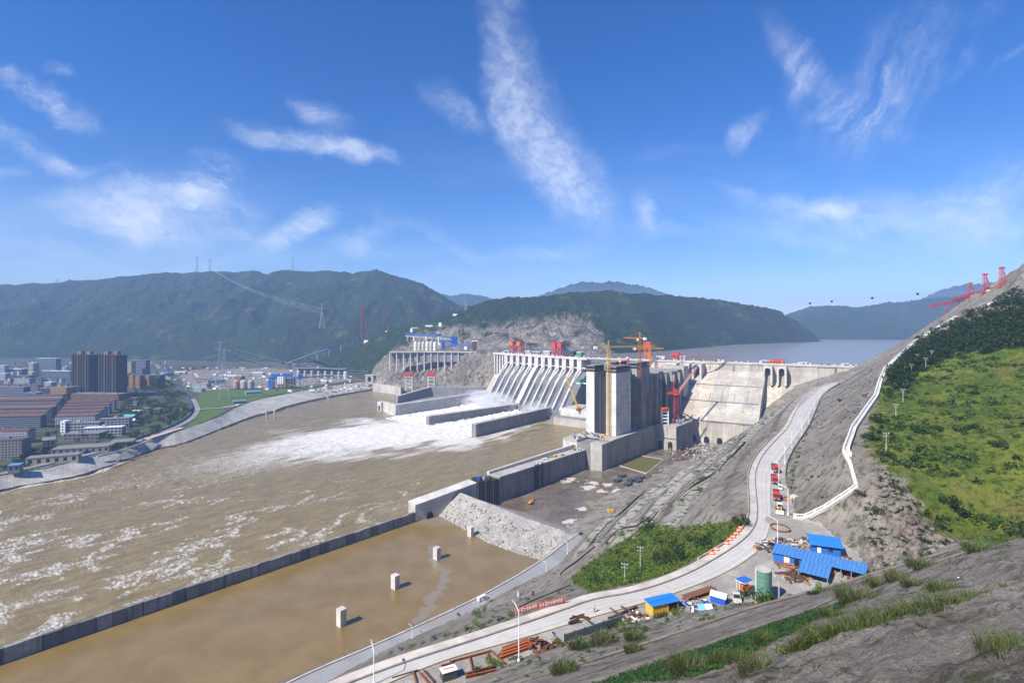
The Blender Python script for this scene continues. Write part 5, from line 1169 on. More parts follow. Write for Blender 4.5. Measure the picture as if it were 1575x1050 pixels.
# ---------------------------------------------- industry beyond the lawn
IND = [('works_shed','white gabled works shed with a grey roof left of the three silos',296,318,1330,1322,8,16,'white','grey'),('works_shed','blue roofed shed by the town road junction',297,310,1240,1236,6,12,'white','bluer'),('works_shed','dark blue roofed workshop behind the white works shed',320,338,1420,1412,9,18,'dark','bluer'),
 ('works_shed','long pale shed at the far edge of the works yard',336,362,1560,1550,7,14,'white','white'),('works_shed','brown brick shed left of the three silos',360,371,1500,1496,10,16,'tan','grey'),('works_shed','low blue roofed store right of the three silos',378,400,1190,1206,5,16,'white','bluer'),
 ('works_shed','small cabin with a pale blue roof on the revetment edge',359,378,1055,1068,4,10,'grey','bluer'),('works_shed','white tank shaped shed above the blue mixing plant',420,432,1560,1556,10,10,'white','white'),('works_shed','low white shed right of the blue mixing plant',494,502,1420,1416,6,10,'white','white'),
 ('works_shed','low brown shed in the works yard behind the lawn',300,322,1500,1494,5,14,'tan','grey'),('works_shed','pale shed by the far end of the works yard',268,284,1690,1684,5,14,'white','white'),('works_shed','white cabin at the foot of the forest slope',392,404,1660,1656,7,10,'white','white')]
for nm, lb, a, b, d0, d1, h, dp, w, r in IND: bld(nm, lb, a, b, d0, d1, h, dp, w, r, 'gable', 1, colw=5, win=.4, cat='shed', ridge=2)
for i, (px, c, lb) in enumerate([(364,(.38,.24,.20),'left of three storage silos, rusty pink'),(375.5,(.36,.36,.37),'middle one of the three storage silos, grey'),(386,(.30,.31,.33),'right of the three storage silos, dark grey')]):
    q = R_(px, 1290, 0); z = pz(q[0], q[1]); o = thing('storage_silo', lb, 'silo', (q[0],q[1],z), 'three storage silos')
    m = MB(); m.lathe((q[0],q[1],z), [(7.5,3),(7.5,19),(4,23),(1,24)], 16); m.build('silo_shell', paint('silo %d' % i, c, .6, .2, .3), o)
    for k in range(6): a = k*math.pi/3; m = MB(); m.bar((q[0]+6.5*math.cos(a),q[1]+6.5*math.sin(a),z-1),(q[0]+6.5*math.cos(a),q[1]+6.5*math.sin(a),z+3.2),.8); m.build('leg', GREY, o)
q = R_(425, 1300, 0); z = pz(q[0], q[1]); o = thing('mixing_plant', 'bright blue concrete mixing plant with white and dark silos', 'plant', (q[0],q[1],z))
def bxp(px, D, w, d, z0, z1, nm, mt, rz=.2): p = R_(px, D, 0); m = MB(); m.box((p[0],p[1],z+(z0+z1)/2), (w,d,z1-z0), rz); return m.build(nm, mt, o)
bxp(417, 1300, 10, 12, -2, 29, 'lift_tower', BLUE); bxp(424, 1310, 20, 12, 24, 36, 'batch_house', BLUE); bxp(443, 1310, 22, 12, 28, 37, 'batch_house', BLUE); bxp(458, 1300, 26, 7, 26, 30, 'conveyor_gallery', BLUE); bxp(462, 1302, 9, 9, 24, 36, 'drive_house', BLUED)
for k in range(3): p = R_(428.5+k*3.4, 1296, 0); m = MB(); m.lathe((p[0],p[1],z), [(2.2,12),(2.4,15),(2.4,30),(1,31)], 10); m.build('white_silo', WHITE, o)
for k in range(4): p = R_(440+k*4, 1296, 0); m = MB(); m.lathe((p[0],p[1],z), [(2.6,6),(2.8,9),(2.8,26),(1,27)], 10); m.build('dark_silo', DKGREY if k else RUSTD, o)
for k in range(8): p = R_(416+k*6.5, 1302, 0); m = MB(); m.bar((p[0],p[1],z-2),(p[0],p[1],z+25),1.1); m.build('leg', BLUED, o)
m = MB(); m.bar(R_(452,1300,z+27), R_(512,1420,z+22), 4, 3.5); m.build('belt_gallery', paint('pale blue gallery', (.22,.36,.55), .5), o)
# shed on piers with round tanks
q = R_(496, 1560, 0); z = pz(*q[:2]); o = thing('tank_shed', 'long open shed roof over a row of pale round tanks at the forest edge', 'shed', (q[0],q[1],z))
m = MB(); p0_, p1_ = R_(456,1580,0), R_(534,1545,0); m.bar((p0_[0],p0_[1],z+29),(p1_[0],p1_[1],z+29), 22, 1.5); m.build('shed_roof', paint('shed roof blue grey', (.17,.2,.27), .6), o)
m = MB(); m.bar((p0_[0],p0_[1]+9,z+20),(p1_[0],p1_[1]+9,z+20), 1, 18); m.build('back_wall', WALLS['dark'], o)
for k in range(8): p = R_(459+k*10.4, 1572-k*4.4, 0); m = MB(); m.lathe((p[0],p[1],z-2), [(4.2 if k < 7 else 7,0),(4.2 if k < 7 else 7,22),(3,24)], 12); m.build('round_tank', CONC_NEW if k in (0,4,7) else CONC, o)
# heaps and machines in the yard: rough clutter nobody could count
rg4 = np.random.default_rng(9); n = 420; pxs = rg4.uniform(268, 560, n); Ds = rg4.uniform(1215, 1900, n); pts = np.stack([(pxs-CX)*Ds/F, Ds, np.zeros(n)], 1)
pts[:,2] = np.nan_to_num(PT.sample(pts[:,0], pts[:,1])[0], nan=15)
okp = ~inpoly(pts[:,0], pts[:,1], LAWN[0])
rocks('yard_heaps', pts[okp][:300], (1.2+3.2*rg4.random(n)**2)[okp][:300], GRAV, kind='stuff')
for nm, mt, cnt, sd in (('yard_clutter', WHITE, 90, 4), ('yard_scrap', RUST, 70, 6), ('town_clutter', paint('pale roofs', (.30,.32,.34), .8), 190, 8), ('town_blocks', WALLS['blue'], 170, 18)):
    r_ = np.random.default_rng(sd); m = MB()
    for k in range(cnt):
        px = r_.uniform(262, 556) if not nm.startswith('town') else r_.uniform(-30, 262); D = r_.uniform(1230, 1950) if not nm.startswith('town') else r_.uniform(1150, 2150); p = R_(px, D, 0)
        if nm.startswith('town') and 105 < px < 262 and D < 1500: continue
        zz = pz(p[0], p[1]); s = r_.uniform(3, 11); hh = r_.uniform(2, 5) if not nm.startswith('town') else r_.uniform(4, 15); m.box((p[0],p[1],zz+hh/2-.5), (s,s*.6,hh), r_.uniform(-.3,.3))
    m.build(nm, mt, kind='stuff')
# ---------------------------------------------- town road and its blue wall
TRD = [P(a, b, z) for a, b, z in [(-40,737,12),(60,716,12),(147,696,12),(200,683,12.2),(240,668,12.4),(274,656,12.8),(296,643,13.2),(304,632,13.6),(302,622,14),(292,607,14.5),(281,595,15),(270,580,16),(260,567,17)]]
trl = smooth(TRD, 2); strip('town_road', offset(trl,-4.5), offset(trl,4.5), 140, ROADT, .35, 5, kind='structure')
tr2 = smooth([P(a, b, 14.8) for a, b in [(290,604),(330,598),(400,596),(470,593),(540,588)]], 2); strip('works_road', offset(tr2,-4), offset(tr2,4), 60, ROADC, .3, 5, kind='structure')
tr3 = smooth([P(a, b, 13.8) for a, b in [(303,629),(330,628),(352,626),(366,622)]], 2); strip('access_path', offset(tr3,-2.5), offset(tr3,2.5), 30, ROADC, .3, 4, kind='structure')
hw = thing('hoarding', 'blue hoarding along the left side of the town road', 'fence', tuple(trl[12]))
hb = resample(offset(trl,-7)[9:], step=6)
for i, (a, b) in enumerate(zip(hb[:-1], hb[1:])):
    m = MB(); q = a+(b-a)*.97; m.bar((a[0],a[1],a[2]+1.4),(q[0],q[1],q[2]+1.4), .3, 3.4); m.build('hoarding_panel', [BLUED,BLUE,BLUED][i % 3], hw)
# river-road railing of posts
rl = resample(BK_T[1:9], step=5.0); rr_ = thing('river_railing', 'long white railing along the top of the concrete river bank', 'railing', tuple(rl[20]))
m = MB()
for a, b in zip(rl[:-1], rl[1:]): m.bar((a[0],a[1],a[2]+1.3),(b[0],b[1],b[2]+1.3), .35); m.bar((a[0],a[1],a[2]+.6),(b[0],b[1],b[2]+.6), .3)
m.build('handrail', CONC_NEW, rr_)
for a in rl: m = MB(); m.box((a[0],a[1],a[2]+.7), (.7,.7,1.6)); m.build('post', CONC_NEW, rr_)
# bridge deck with pale arches and the ramp kerb
d_ = thing('ramp_bridge', 'cream bridge deck with small arches on the concrete river bank', 'bridge', P(256,668,12))
L = resample([P(226,675,13.2),P(252,667,13.2),P(281,658,13.4)], n=12)
for a, b in zip(L[:-1], L[1:]): m = MB(); q = a+(b-a)*.98; m.bar((a[0],a[1],a[2]+.3),(q[0],q[1],q[2]+.3), 7, 1.4); m.build('deck_slab', concrete('cream deck', (.60,.47,.33), .2, .1), d_)
for a in L: m = MB(); m.box((a[0]+2,a[1]-3,a[2]-2.5), (1.2,1.2,5)); m.build('arch_pier', CONC_DARK, d_)
L = resample([P(150,700,12.5),P(190,690,12.5),P(235,674,12.7)], n=20); d_ = thing('stair_parapet', 'stepped white parapet below the town road on the river bank', 'wall', tuple(L[5]))
for a, b in zip(L[:-1], L[1:]): m = MB(); q = a+(b-a)*.9; m.bar((a[0]+4,a[1]-6,a[2]-.2),(q[0]+4,q[1]-6,q[2]-.2), 1.5, 2.2); m.build('parapet_block', CONC_NEW, d_)
# ribs and stairs on the revetment
for pa, pb, lb in (((366,622),(330,662),'broad pale stair running down the river bank near the pylon'),((481,597),(506,613),'narrow white stair down the far river bank'),((195,690),(172,722),'dark stepped gutter down the near river bank')):
    a = np.array(P(*pa, 13.5)); b = np.array(P(*pb, -.5)); o = thing('bank_stair', lb, 'stairs', tuple(a)); n = 14
    for k in range(n): p = a+(b-a)*k/n; q = a+(b-a)*(k+.96)/n; m = MB(); m.bar((p[0],p[1],p[2]+.25),(q[0],q[1],p[2]+.25), 6 if 'broad' in lb else 3, .8); m.build('step', CONC_NEW if 'gutter' not in lb else CONC_DARK, o)
for px, lb in ((410,'left of two concrete posts standing in the river by the bank'),(422,'right of two concrete posts standing in the river by the bank')):
    q = P(px, 643, 0); o = thing('river_post', lb, 'post', q, 'river posts'); m = MB(); m.tube((q[0],q[1],-3),(q[0],q[1],14),1.4,n=10); m.build('post_shaft', CONC, o); m = MB(); m.box((q[0],q[1],14.6),(4,4,1.2)); m.build('post_head', CONC_NEW, o)
# ---------------------------------------------- pylons and lines
PYL = paint('galvanised steel', (.30,.32,.34), .5, .1)
def pylon(px, D, zb, h, wb, label, arms=(.98,.84,.7), span=9, bar=.8, rot=.5):
    q = R_(px, D, zb); o = thing('pylon', label, 'pylon', q)
    m = MB(); m.lattice((q[0],q[1],zb-2), (q[0],q[1],zb+h*.62), wb, wb*.25, bar, 7, face=(math.cos(rot),math.sin(rot),0)); m.lattice((q[0],q[1],zb+h*.62), (q[0],q[1],zb+h), wb*.25, wb*.12, bar*.8, 5, face=(math.cos(rot),math.sin(rot),0)); m.build('lattice_mast', PYL, o)
    for k in arms:
        m = MB(); d = Vector((math.cos(rot),math.sin(rot),0))*span*(1 if k < .9 else 1.15); c = Vector((q[0],q[1],zb+h*k)); m.lattice(c-d, c+d, wb*.07, None, bar*.6, 5)
        for s in (-1,1): m.bar(c+d*s, c+Vector((0,0,h*.045)), bar*.5); m.bar(c+d*s*.95, c+d*s*.95-Vector((0,0,h*.035)), bar*.6)
        m.build('cross_arm', PYL, o)
    return o
pylon(345, 1120, 14, 108, 20, 'nearer of the two tall lattice pylons on the lawn by the river', (.97,.82,.67), 11, .75)
pylon(338, 1330, 16, 118, 22, 'farther of the two tall lattice pylons, just behind the nearer one', (.97,.83,.69), 12, .75)
for px, D, py, h, lb in ((303,3560,419,105,'left pylon on the ridge of the left mountain'),(323,3580,418,90,'right pylon of the pair on the ridge of the left mountain'),(450,3480,417,90,'lone pylon on the ridge right of the pair'),(495,2080,503,95,'pylon on the forest slope above the works'),(717,1880,480,60,'small pylon on the saddle above the conveyor roofs'),(88,3560,438,40,'thin mast on the far left ridge')):
    pylon(px, D, H-(py-YH)*D/F, h, h*.2, lb, (.96,.78), h*.12, 1.1 if D > 2500 else .8)
def wire(label, pts, r=.28, sag=.04, group='power lines across the works'):
    a, b = Vector(pts[0]), Vector(pts[1]); n = 16; L = (b-a).length; m = MB(); prev = None
    for k in range(n+1):
        t_ = k/n; p = a.lerp(b, t_); p.z -= sag*L*4*t_*(1-t_)
        if prev is not None: m.tube(prev, p, r, n=4, caps=False)
        prev = p
    tag(m.build('power_line', WIRE), label, 'cable', group)
WIRE = paint('bright aluminium wire', (.50,.52,.52), .4, .1)
for k, (pa, pb) in enumerate([((345,538,1120),(566,573,1450)),((360,536,1250),(566,570,1450)),((350,549,1120),(566,579,1450)),((366,548,1250),(566,577,1450)),((346,559,1120),(480,597,1180)),((368,556,1250),(566,583,1450))]):
    wire(['top front','top rear','middle front','middle rear','lowest front','lowest rear'][k]+' power line running right from the tall pylons', (Q(*pa), Q(*pb)), .30)
for k in range(3): wire(['upper','middle','lower'][k]+' power line climbing the mountain to the ridge pylons', (Q(312+k*8,406+k*4,3540), Q(493+k*2,474+k*4,2080)), .32, .018)
# ---------------------------------------------- left abutment works
o = thing('viaduct_platform', 'long platform on tall concrete columns along the rocky left abutment', 'viaduct', Q(680,548,1320))
L = [Q(600,541.5,1330), Q(660,541,1325), Q(720,541.5,1310), Q(768,541.5,1290)]; L = resample(L, n=24)
for a, b in zip(L[:-1], L[1:]): m = MB(); q = a+(b-a)*.99; m.bar((a[0],a[1],a[2]),(q[0],q[1],q[2]), 14, 2.6); m.build('deck_slab', CONC, o); m = MB(); m.bar((a[0],a[1]-7,a[2]+1.9),(q[0],q[1]-7,q[2]+1.9), .5, 1.0); m.build('deck_parapet', CONC_NEW, o)
L2 = resample(L, n=17)
for k, a in enumerate(L2):
    h_ = 46 if k < 10 else 30; m = MB(); m.box((a[0],a[1]-3.5,a[2]-h_/2-1.3), (2.6 if k not in (8,9) else 3.6,2.6,h_)); m.build('column', CONC_NEW, o)
    m = MB(); m.box((a[0],a[1]-1,a[2]-2.6), (4.2,9,1.8)); m.build('column_head', CONC, o)
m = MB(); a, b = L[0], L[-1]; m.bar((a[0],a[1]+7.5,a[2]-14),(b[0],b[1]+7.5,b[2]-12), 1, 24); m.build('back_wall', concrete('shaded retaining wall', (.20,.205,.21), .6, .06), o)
o = thing('conveyor_roof', 'long bright blue conveyor roof above the white silos on the left abutment', 'conveyor', Q(664,518,1400))
def cbar(p, q, w, h_, nm, mt): m = MB(); m.bar(Q(*p), Q(*q), w, h_); return m.build(nm, mt, o)
cbar((624,513.5,1420),(703,519,1400),9,3.2,'gallery_roof',BLUE); cbar((624,516.5,1420),(703,522.5,1400),7,3.5,'gallery_side',GREY)
for k in range(6): p = Q(627+k*9.5, 518, 1418-k*3); m = MB(); m.box((p[0],p[1],p[2]-5), (3,5,12)); m.build('trestle_leg', WHITE if k % 2 else GREY, o)
p = Q(699,525,1398); m = MB(); m.box(p, (16,12,26)); m.build('transfer_tower', BLUED, o); p = Q(682,531,1395); m = MB(); m.box(p, (8,10,22)); m.build('transfer_tower', BLUED, o)
cbar((688,529,1385),(728,532.5,1370),5,4,'low_gallery',BLUE); p = Q(633,508,1440); m = MB(); m.box(p, (6,6,10)); m.build('head_house', WHITE, o)
for k in range(6):
    q = Q(639+k*6, 536, 1380); o = thing('cement_silo', ['leftmost','second','third','fourth','fifth','rightmost'][k]+' of six white silos on the platform of the left abutment', 'silo', q, 'six white silos on the left abutment')
    m = MB(); m.lathe((q[0],q[1],q[2]-5), [(4.4,0),(4.4,19),(2.5,23),(.8,24)], 14); m.build('silo_shell', WHITE if k in (0,3,5) else paint('cream silo', (.55,.5,.40), .6), o); m = MB(); m.lathe((q[0],q[1],q[2]-5), [(4.6,8),(4.6,9)], 14); m.build('silo_band', RUST if k == 3 else GREY, o)
q = Q(730,532,1360); o = thing('mixing_tower', 'dark red brown mixing tower at the right end of the blue conveyor', 'tower', q); m = MB(); m.box(q, (11,9,24)); m.build('tower_body', RUSTD, o); m = MB(); m.box((q[0],q[1],q[2]+13), (15,12,2)); m.build('tower_roof', WHITE, o)
for k, (px, py, D, w, d, h_, mt, lb) in enumerate([(676,527,1410,8,8,12,WHITE,'white box house beside the six white silos'),(716,535,1350,7,6,9,WHITE,'white cabin in front of the dark red mixing tower'),(745,537.5,1330,18,7,4,GREENP,'green site cabin row near the dam crest'),(757,537.5,1320,16,7,4,WHITE,'white cabin row near the dam crest'),(677,499,1620,9,9,12,WHITE,'white water tank house on the terrace above the conveyor'),(700,484,1860,16,8,8,WHITE,'white roofed house on the saddle'),(638,504,1520,20,9,5,GREY,'grey long shed on the upper terrace'),(660,501,1560,22,9,4,WHITE,'pale long shed on the upper terrace')]):
    q = Q(px, py, D); o = thing('site_cabin', lb, 'cabin', q); m = MB(); m.box(q, (w,d,h_)); m.build('cabin_wall', mt, o); m = MB(); m.box((q[0],q[1],q[2]+h_/2+.4), (w+1,d+1,.7)); m.build('cabin_roof', BLUED if k in (5,6) else GREY, o)
for px, py, D, lb in ((1,0,0,''),): pass
# belt conveyor climbing from the works to the left abutment
o = thing('belt_conveyor', 'thin belt conveyor climbing from the tank shed to the forest slope', 'conveyor', Q(505,537,1750))
for a, b in (((445,557,1600),(503,537,1800)),((503,537,1800),(556,518,1900))): m = MB(); m.bar(Q(*a), Q(*b), 4, 3.5); m.build('belt_gallery', paint('grey belt gallery', (.28,.32,.36), .6) if a[0] < 500 else BLUED, o)
p = Q(503,537,1800); m = MB(); m.box(p, (9,9,12)); m.build('transfer_house', BLUED, o)
for k in range(6): p = Q(452+k*18, 557-k*6.6, 1620+k*50); m = MB(); m.bar(p, (p[0],p[1],p[2]-22), 1.5); m.build('trestle_leg', GREY, o)
# two concrete gate frames with red heads, and small gatehouse
for px, lb in ((629.5,'left red headed concrete gate frame by the left lock wall'),(663.5,'right red headed concrete gate frame by the left lock wall')):
    q = Q(px, 598, 1230); o = thing('gate_tower', lb, 'gate tower', q, 'red headed gate frames')
    for sx in (-7.5,7.5):
        for sy in (-4,4): m = MB(); m.box((q[0]+sx,q[1]+sy,q[2]+14), (2.6,2.6,36)); m.build('frame_leg', CONC_NEW, o)
    for k in range(4): m = MB(); m.box((q[0],q[1],q[2]+5+k*8), (17.5,10.5,1.6)); m.build('frame_floor', CONC_NEW, o)
    m = MB(); m.box((q[0],q[1],q[2]+36), (20,13,8)); m.build('red_head', RED, o)
q = Q(569, 588, 1420); o = thing('gatehouse', 'small pale gatehouse with an arched opening at the end of the river bank', 'house', q); m = MB(); m.box((q[0],q[1],q[2]+8), (22,12,24)); m.build('house_wall', CONC, o); m = MB(); m.box((q[0],q[1]-6.1,q[2]+8), (9,.4,9)); m.tube((q[0],q[1]-6.3,q[2]+12.5),(q[0],q[1]-5.9,q[2]+12.5),4.4,n=14); m.build('arch_opening', BLACKH, o); m = MB(); m.box((q[0],q[1],q[2]+20.6), (24,14,1.2)); m.build('house_roof', CONC_NEW, o)
qw = thing('quay_wall', 'pale vertical quay wall between the river bank and the left lock', 'wall', Q(600,595,1330)); L = resample([Q(575,600,1375),Q(600,601,1330),Q(618,602,1290)], n=8)
for a, b in zip(L[:-1], L[1:]): m = MB(); q = a+(b-a)*.99; m.bar((a[0],a[1],9),(q[0],q[1],9), 6, 24); m.build('wall_panel', CONC, qw)
# ================================================================== CRANES
def azv(az): return Vector((math.cos(az), math.sin(az), 0))
def tower_crane(base, zt, az, jib, cj, label, mast=YELLOW, jibm=YELLOW, w=2.6, bar=.34, cabm=WHITE):
    o = thing('tower_crane', label, 'crane', base); x, y, zb = base; n = max(4, int((zt-zb)/7)); d = azv(az)
    m = MB(); m.lattice((x,y,zb), (x,y,zt), w, None, bar, n); m.build('mast', mast, o)
    m = MB(); m.lattice(Vector((x,y,zt+1))-d*1, Vector((x,y,zt+1))+d*jib, w*.62, w*.45, bar*.8, max(4,int(jib/5))); m.build('jib', jibm, o)
    m = MB(); m.lattice(Vector((x,y,zt+1)), Vector((x,y,zt+1))-d*cj, w*.62, None, bar*.8, 4); m.build('counter_jib', jibm, o)
    m = MB(); m.lattice((x,y,zt+1.5), (x,y,zt+9), w*.7, w*.2, bar*.8, 3); top = m.build('tower_top', jibm, o)
    m = MB(); m.bar((x,y,zt+9), Vector((x,y,zt+2))+d*jib*.7, .18); m.bar((x,y,zt+9), Vector((x,y,zt+2))-d*cj*.95, .18); m.build('tie_bar', jibm, top)
    m = MB(); c = Vector((x,y,zt+.4))-d*cj*.9; m.box(c, (4.4,2.6,3.2), az); m.build('ballast', cabm, o)
    p = Vector((-d.y,d.x,0)); m = MB(); m.box(Vector((x,y,zt-1.2))+p*2+d*1.5, (2.2,1.8,2.6), az); cb = m.build('cab', WHITE, o)
    m = MB(); m.box(Vector((x,y,zt-.8))+p*2+d*2.65, (.1,1.5,1.3), az); m.build('cab_window', GLASS, cb)
    h = Vector((x,y,zt))+d*jib*.55; m = MB(); m.bar(h, h-Vector((0,0,14)), .16); m.box(h-Vector((0,0,14.5)), (1,1,1.4)); m.build('hook_block', DKGREY, o)
    return o
q = LK(-3,-9,31.4); tower_crane(q, 142, .32, 66, 20, 'tall yellow tower crane standing in front of the ship lift towers', w=2.7, bar=.4)
q = LK(62,2.5,31.4); tower_crane(q, 152, 1.9, 40, 14, 'rust orange tower crane rising beside the rear ship lift tower', paint('rust orange', (.34,.13,.05), .6), paint('orange jib', (.52,.20,.04), .6), w=2.6, bar=.42)
q = B0+C2*125+N2*26; q = (q[0],q[1],88); tower_crane(q, 131, .1, 24, 30, 'short orange yellow tower crane beside the dark lock head block', paint('amber crane', (.60,.28,.04), .5), paint('amber crane', (.6,.28,.04), .5), w=3.0, bar=.5)
q = B0+C2*186+N2*56; q = (q[0],q[1],66); tower_crane(q, 119, .05, 84, 34, 'grey masted crane with a very long thin red jib over the dam crest', GREY, RED, w=2.6, bar=.4)
# red portal crane on the low arched block
q = LK(128,26,32.6); o = thing('portal_crane', 'red lattice portal crane with a raised boom on the low arched block', 'crane', q); x, y, z = q
RD2 = paint('weathered red crane', (.34,.045,.05), .55, .25)
m = MB()
for sx in (-1,1):
    for sy in (-1,1): m.bar((x+sx*6.5,y+sy*5,z), (x+sx*2.8,y+sy*2.8,z+10), .9)
m.bar((x-6.5,y-5,z+2),(x+6.5,y-5,z+2),.7); m.bar((x-6.5,y+5,z+2),(x+6.5,y+5,z+2),.7); m.build('portal_leg', RD2, o)
m = MB(); m.lattice((x,y,z+10),(x,y,z+41),5.2,4.4,.55,6); m.build('lattice_mast', RD2, o)
m = MB(); m.lathe((x,y,z+40), [(5,0),(5,1.6)], 14); m.box((x-3,y,z+42.2), (17,6,2.4), .1); m.build('turntable', RED, o); m = MB(); m.box((x-1,y,z+46), (5,5,5.5), .1); m.build('machine_house', RED, o)
m = MB(); m.lattice((x+3,y,z+43),(x+34,y+12,z+78),2.4,1.6,.42,12); m.build('boom', paint('red white boom', (.62,.32,.30), .5), o)
m = MB(); m.lattice((x-3,y,z+44),(x-1,y,z+62),2.4,1.4,.4,5); m.bar((x-1,y,z+62),(x+34,y+12,z+78),.22); m.bar((x-1,y,z+62),(x-9,y,z+44),.3); m.build('back_mast', RD2, o)
o2 = thing('gate_hoist', 'orange topped white gate hoist frame on the low arched block', 'hoist', LK(112,16,32.6)); x, y, z = LK(112,16,32.6)
for sx in (-4.4,4.4):
    for sy in (-3,3): m = MB(); m.box((x+sx,y+sy,z+9), (1.2,1.2,18)); m.build('frame_leg', WHITE, o2)
for k in range(4): m = MB(); m.box((x,y,z+4+k*4.4), (10.4,7.6,.9)); m.build('frame_floor', WHITE, o2)
m = MB(); m.box((x,y,z+20.6), (11.5,9,4)); m.build('hoist_house', ORANGE, o2)
# gantries on the crest
def gantry(base, c, n, label, mat, headm, w=13, d=16, h=22, two=True):
    o = thing('gantry_crane', label, 'crane', base); b = Vector(base); c = Vector((c[0],c[1],0)); n = Vector((n[0],n[1],0)); up = Vector((0,0,1))
    for i, s in enumerate((-1,1) if two else (0,)):
        for e in (-1,1):
            for f in (-1,1): m = MB(); m.bar(b+c*(s*w+e*4.2)+n*f*d*.4, b+c*(s*w+e*3.6)+n*f*d*.32+up*h*.72, 1.7); m.build('leg', mat, o)
        m = MB()
        for f in (-1,1): m.bar(b+c*(s*w-4)+n*f*d*.34+up*h*.36, b+c*(s*w+4)+n*f*d*.34+up*h*.36, 1.0)
        m.build('cross_beam', mat, o)
        m = MB(); q = b+c*s*w+up*h*.86; m.box(q, (11.5,d*.85,h*.30), math.atan2(c.y,c.x)); hd_ = m.build('hoist_house', headm, o); m = MB(); m.box(q+up*h*.165, (12.4,d*.9,.7), math.atan2(c.y,c.x)); m.build('house_roof', mat, hd_)
    if two: m = MB(); m.bar(b-c*w+up*h*.7, b+c*w+up*h*.7, 2.2, 2.4); m.build('bridge_beam', mat, o)
    return o
p = A0+CR*56-DN*2; gantry((p[0],p[1],111), CR, DN, 'red gantry crane with two orange hoist houses above the left spillway piers', RED, ORANGE, 12, 16, 26)
p = A0+CR*182-DN*4; gantry((p[0],p[1],111), CR, DN, 'pink red gantry crane with twin legs near the middle of the spillway crest', paint('pink red crane', (.56,.05,.07), .5), paint('pink red crane', (.56,.05,.07), .5), 8, 14, 25)
p = B0+C2*112-N2*5; gantry((p[0],p[1],111), C2, N2, 'orange red A frame derrick on the crest behind the ship lift', ORANGE, RED, 1, 20, 30, False)
p = B0+C2*160-N2*5; gantry((p[0],p[1],111), C2, N2, 'small red hoist on the crest above the three arches', RED, RED, 1, 10, 13, False)
p = B0+C2*316-N2*3; gantry((p[0],p[1],111), C2, N2, 'low red orange hoist above the pair of right hand arches', RED, ORANGE, 5, 10, 6)
# crawler crane with a long boom behind the towers
p = np.array((112.,884.)); o = thing('crawler_crane', 'crawler crane with a long thin yellow boom leaning over the spillway', 'crane', (p[0],p[1],27)); x, y = p
m = MB(); m.box((x,y,28.2), (7,1.6,2.2), .4); m.box((x+1.6,y+4,28.2), (7,1.6,2.2), .4); m.build('track', DKGREY, o); m = MB(); m.box((x+.8,y+2,31), (8,4.5,3.6), .4); m.build('crane_body', YELLOW, o)
m = MB(); m.lattice((x,y,31),Q(869.6,577,905),2.2,1.2,.5,14); m.build('boom', YELLOW, o)
# small buildings and clutter on the crest
for t_, w_, d_, h_, mt, lb, fr in [(92,16,9,7,'white','white crest house behind the left gantry crane',0),(118,26,9,6,'grey','long grey crest house near the middle of the spillway',0),(150,20,9,8,'white','pale crest house left of the pink red gantry crane',0),(212,30,10,10,'dark','dark blue sheeted shed on the spillway crest right of the pink red gantry',0),(240,12,9,9,'teal','green netted scaffold block on the crest near the ship lift',0),(20,14,8,5,'white','small white cabin at the left end of the dam crest',0),(172,9,7,7,'white','white cabin on the crest above the three arches',1),(300,12,6,4,'grey','small grey cabin on the crest above the pair of arches',1),(352,9,6,3,'white','low white cabin on the crest right of the pair of arches',1),(405,8,6,3,'grey','grey box on the crest near the right bank',1),(135,14,8,6,'white','white site office on the crest behind the lock head',1)]:
    q = (A0+CR*t_-DN*6) if not fr else (B0+C2*t_-N2*6); a = math.atan2(*((CR if not fr else C2)[::-1])); o = thing('crest_house', lb, 'cabin', (q[0],q[1],111.2)); mt_ = WALLS[mt] if mt in WALLS else GREENP
    m = MB(); m.box((q[0],q[1],111.2+h_/2), (w_,d_,h_), a); m.build('house_wall', mt_, o); m = MB(); m.box((q[0],q[1],111.5+h_), (w_+1,d_+1,.5), a); m.build('house_roof', WHITE if mt != 'dark' else BLUED, o)
    n_ = Vector((DN[0],DN[1],0)) if not fr else Vector((N2[0],N2[1],0)); m = MB()
    for k in range(max(1,int(w_/5))): c = Vector((q[0],q[1],111.2+h_*.55))+n_*(d_/2+.05)+Vector((math.cos(a),math.sin(a),0))*((k+.5)*w_/max(1,int(w_/5))-w_/2); m.box(c, (2,.2,1.8), a)
    m.build('window_bank', GLASS, o, kind='stuff')
rg5 = random.Random(12); m = MB(); m2 = MB()
for k in range(120):
    f = k % 2; t_ = rg5.uniform(5,265) if f else rg5.uniform(0,430); q = (A0+CR*t_-DN*rg5.uniform(-6,14)) if f else (B0+C2*t_-N2*rg5.uniform(-5,12)); h_ = rg5.uniform(1,3.6)
    (m if rg5.random() < .6 else m2).box((q[0],q[1],111.25+h_/2), (rg5.uniform(1.5,5),rg5.uniform(1,3),h_), rg5.uniform(0,3))
m.build('crest_clutter', PALEJ, kind='stuff'); m2.build('crest_scrap', RUSTD, kind='stuff')
p = Q(894,585,800); o = thing('green_skip', 'bright green covered platform hanging by the left ship lift tower', 'platform', p); m = MB(); m.box(p, (9,7,5), .5); m.build('cover', paint('green cover', (.03,.27,.15), .5), o); m = MB(); m.box((p[0],p[1],p[2]-4), (13,9,1), .5); m.bar((p[0],p[1],p[2]-4),(p[0]+9,p[1]-6,p[2]-4),1.5); m.build('platform_frame', WHITE, o)
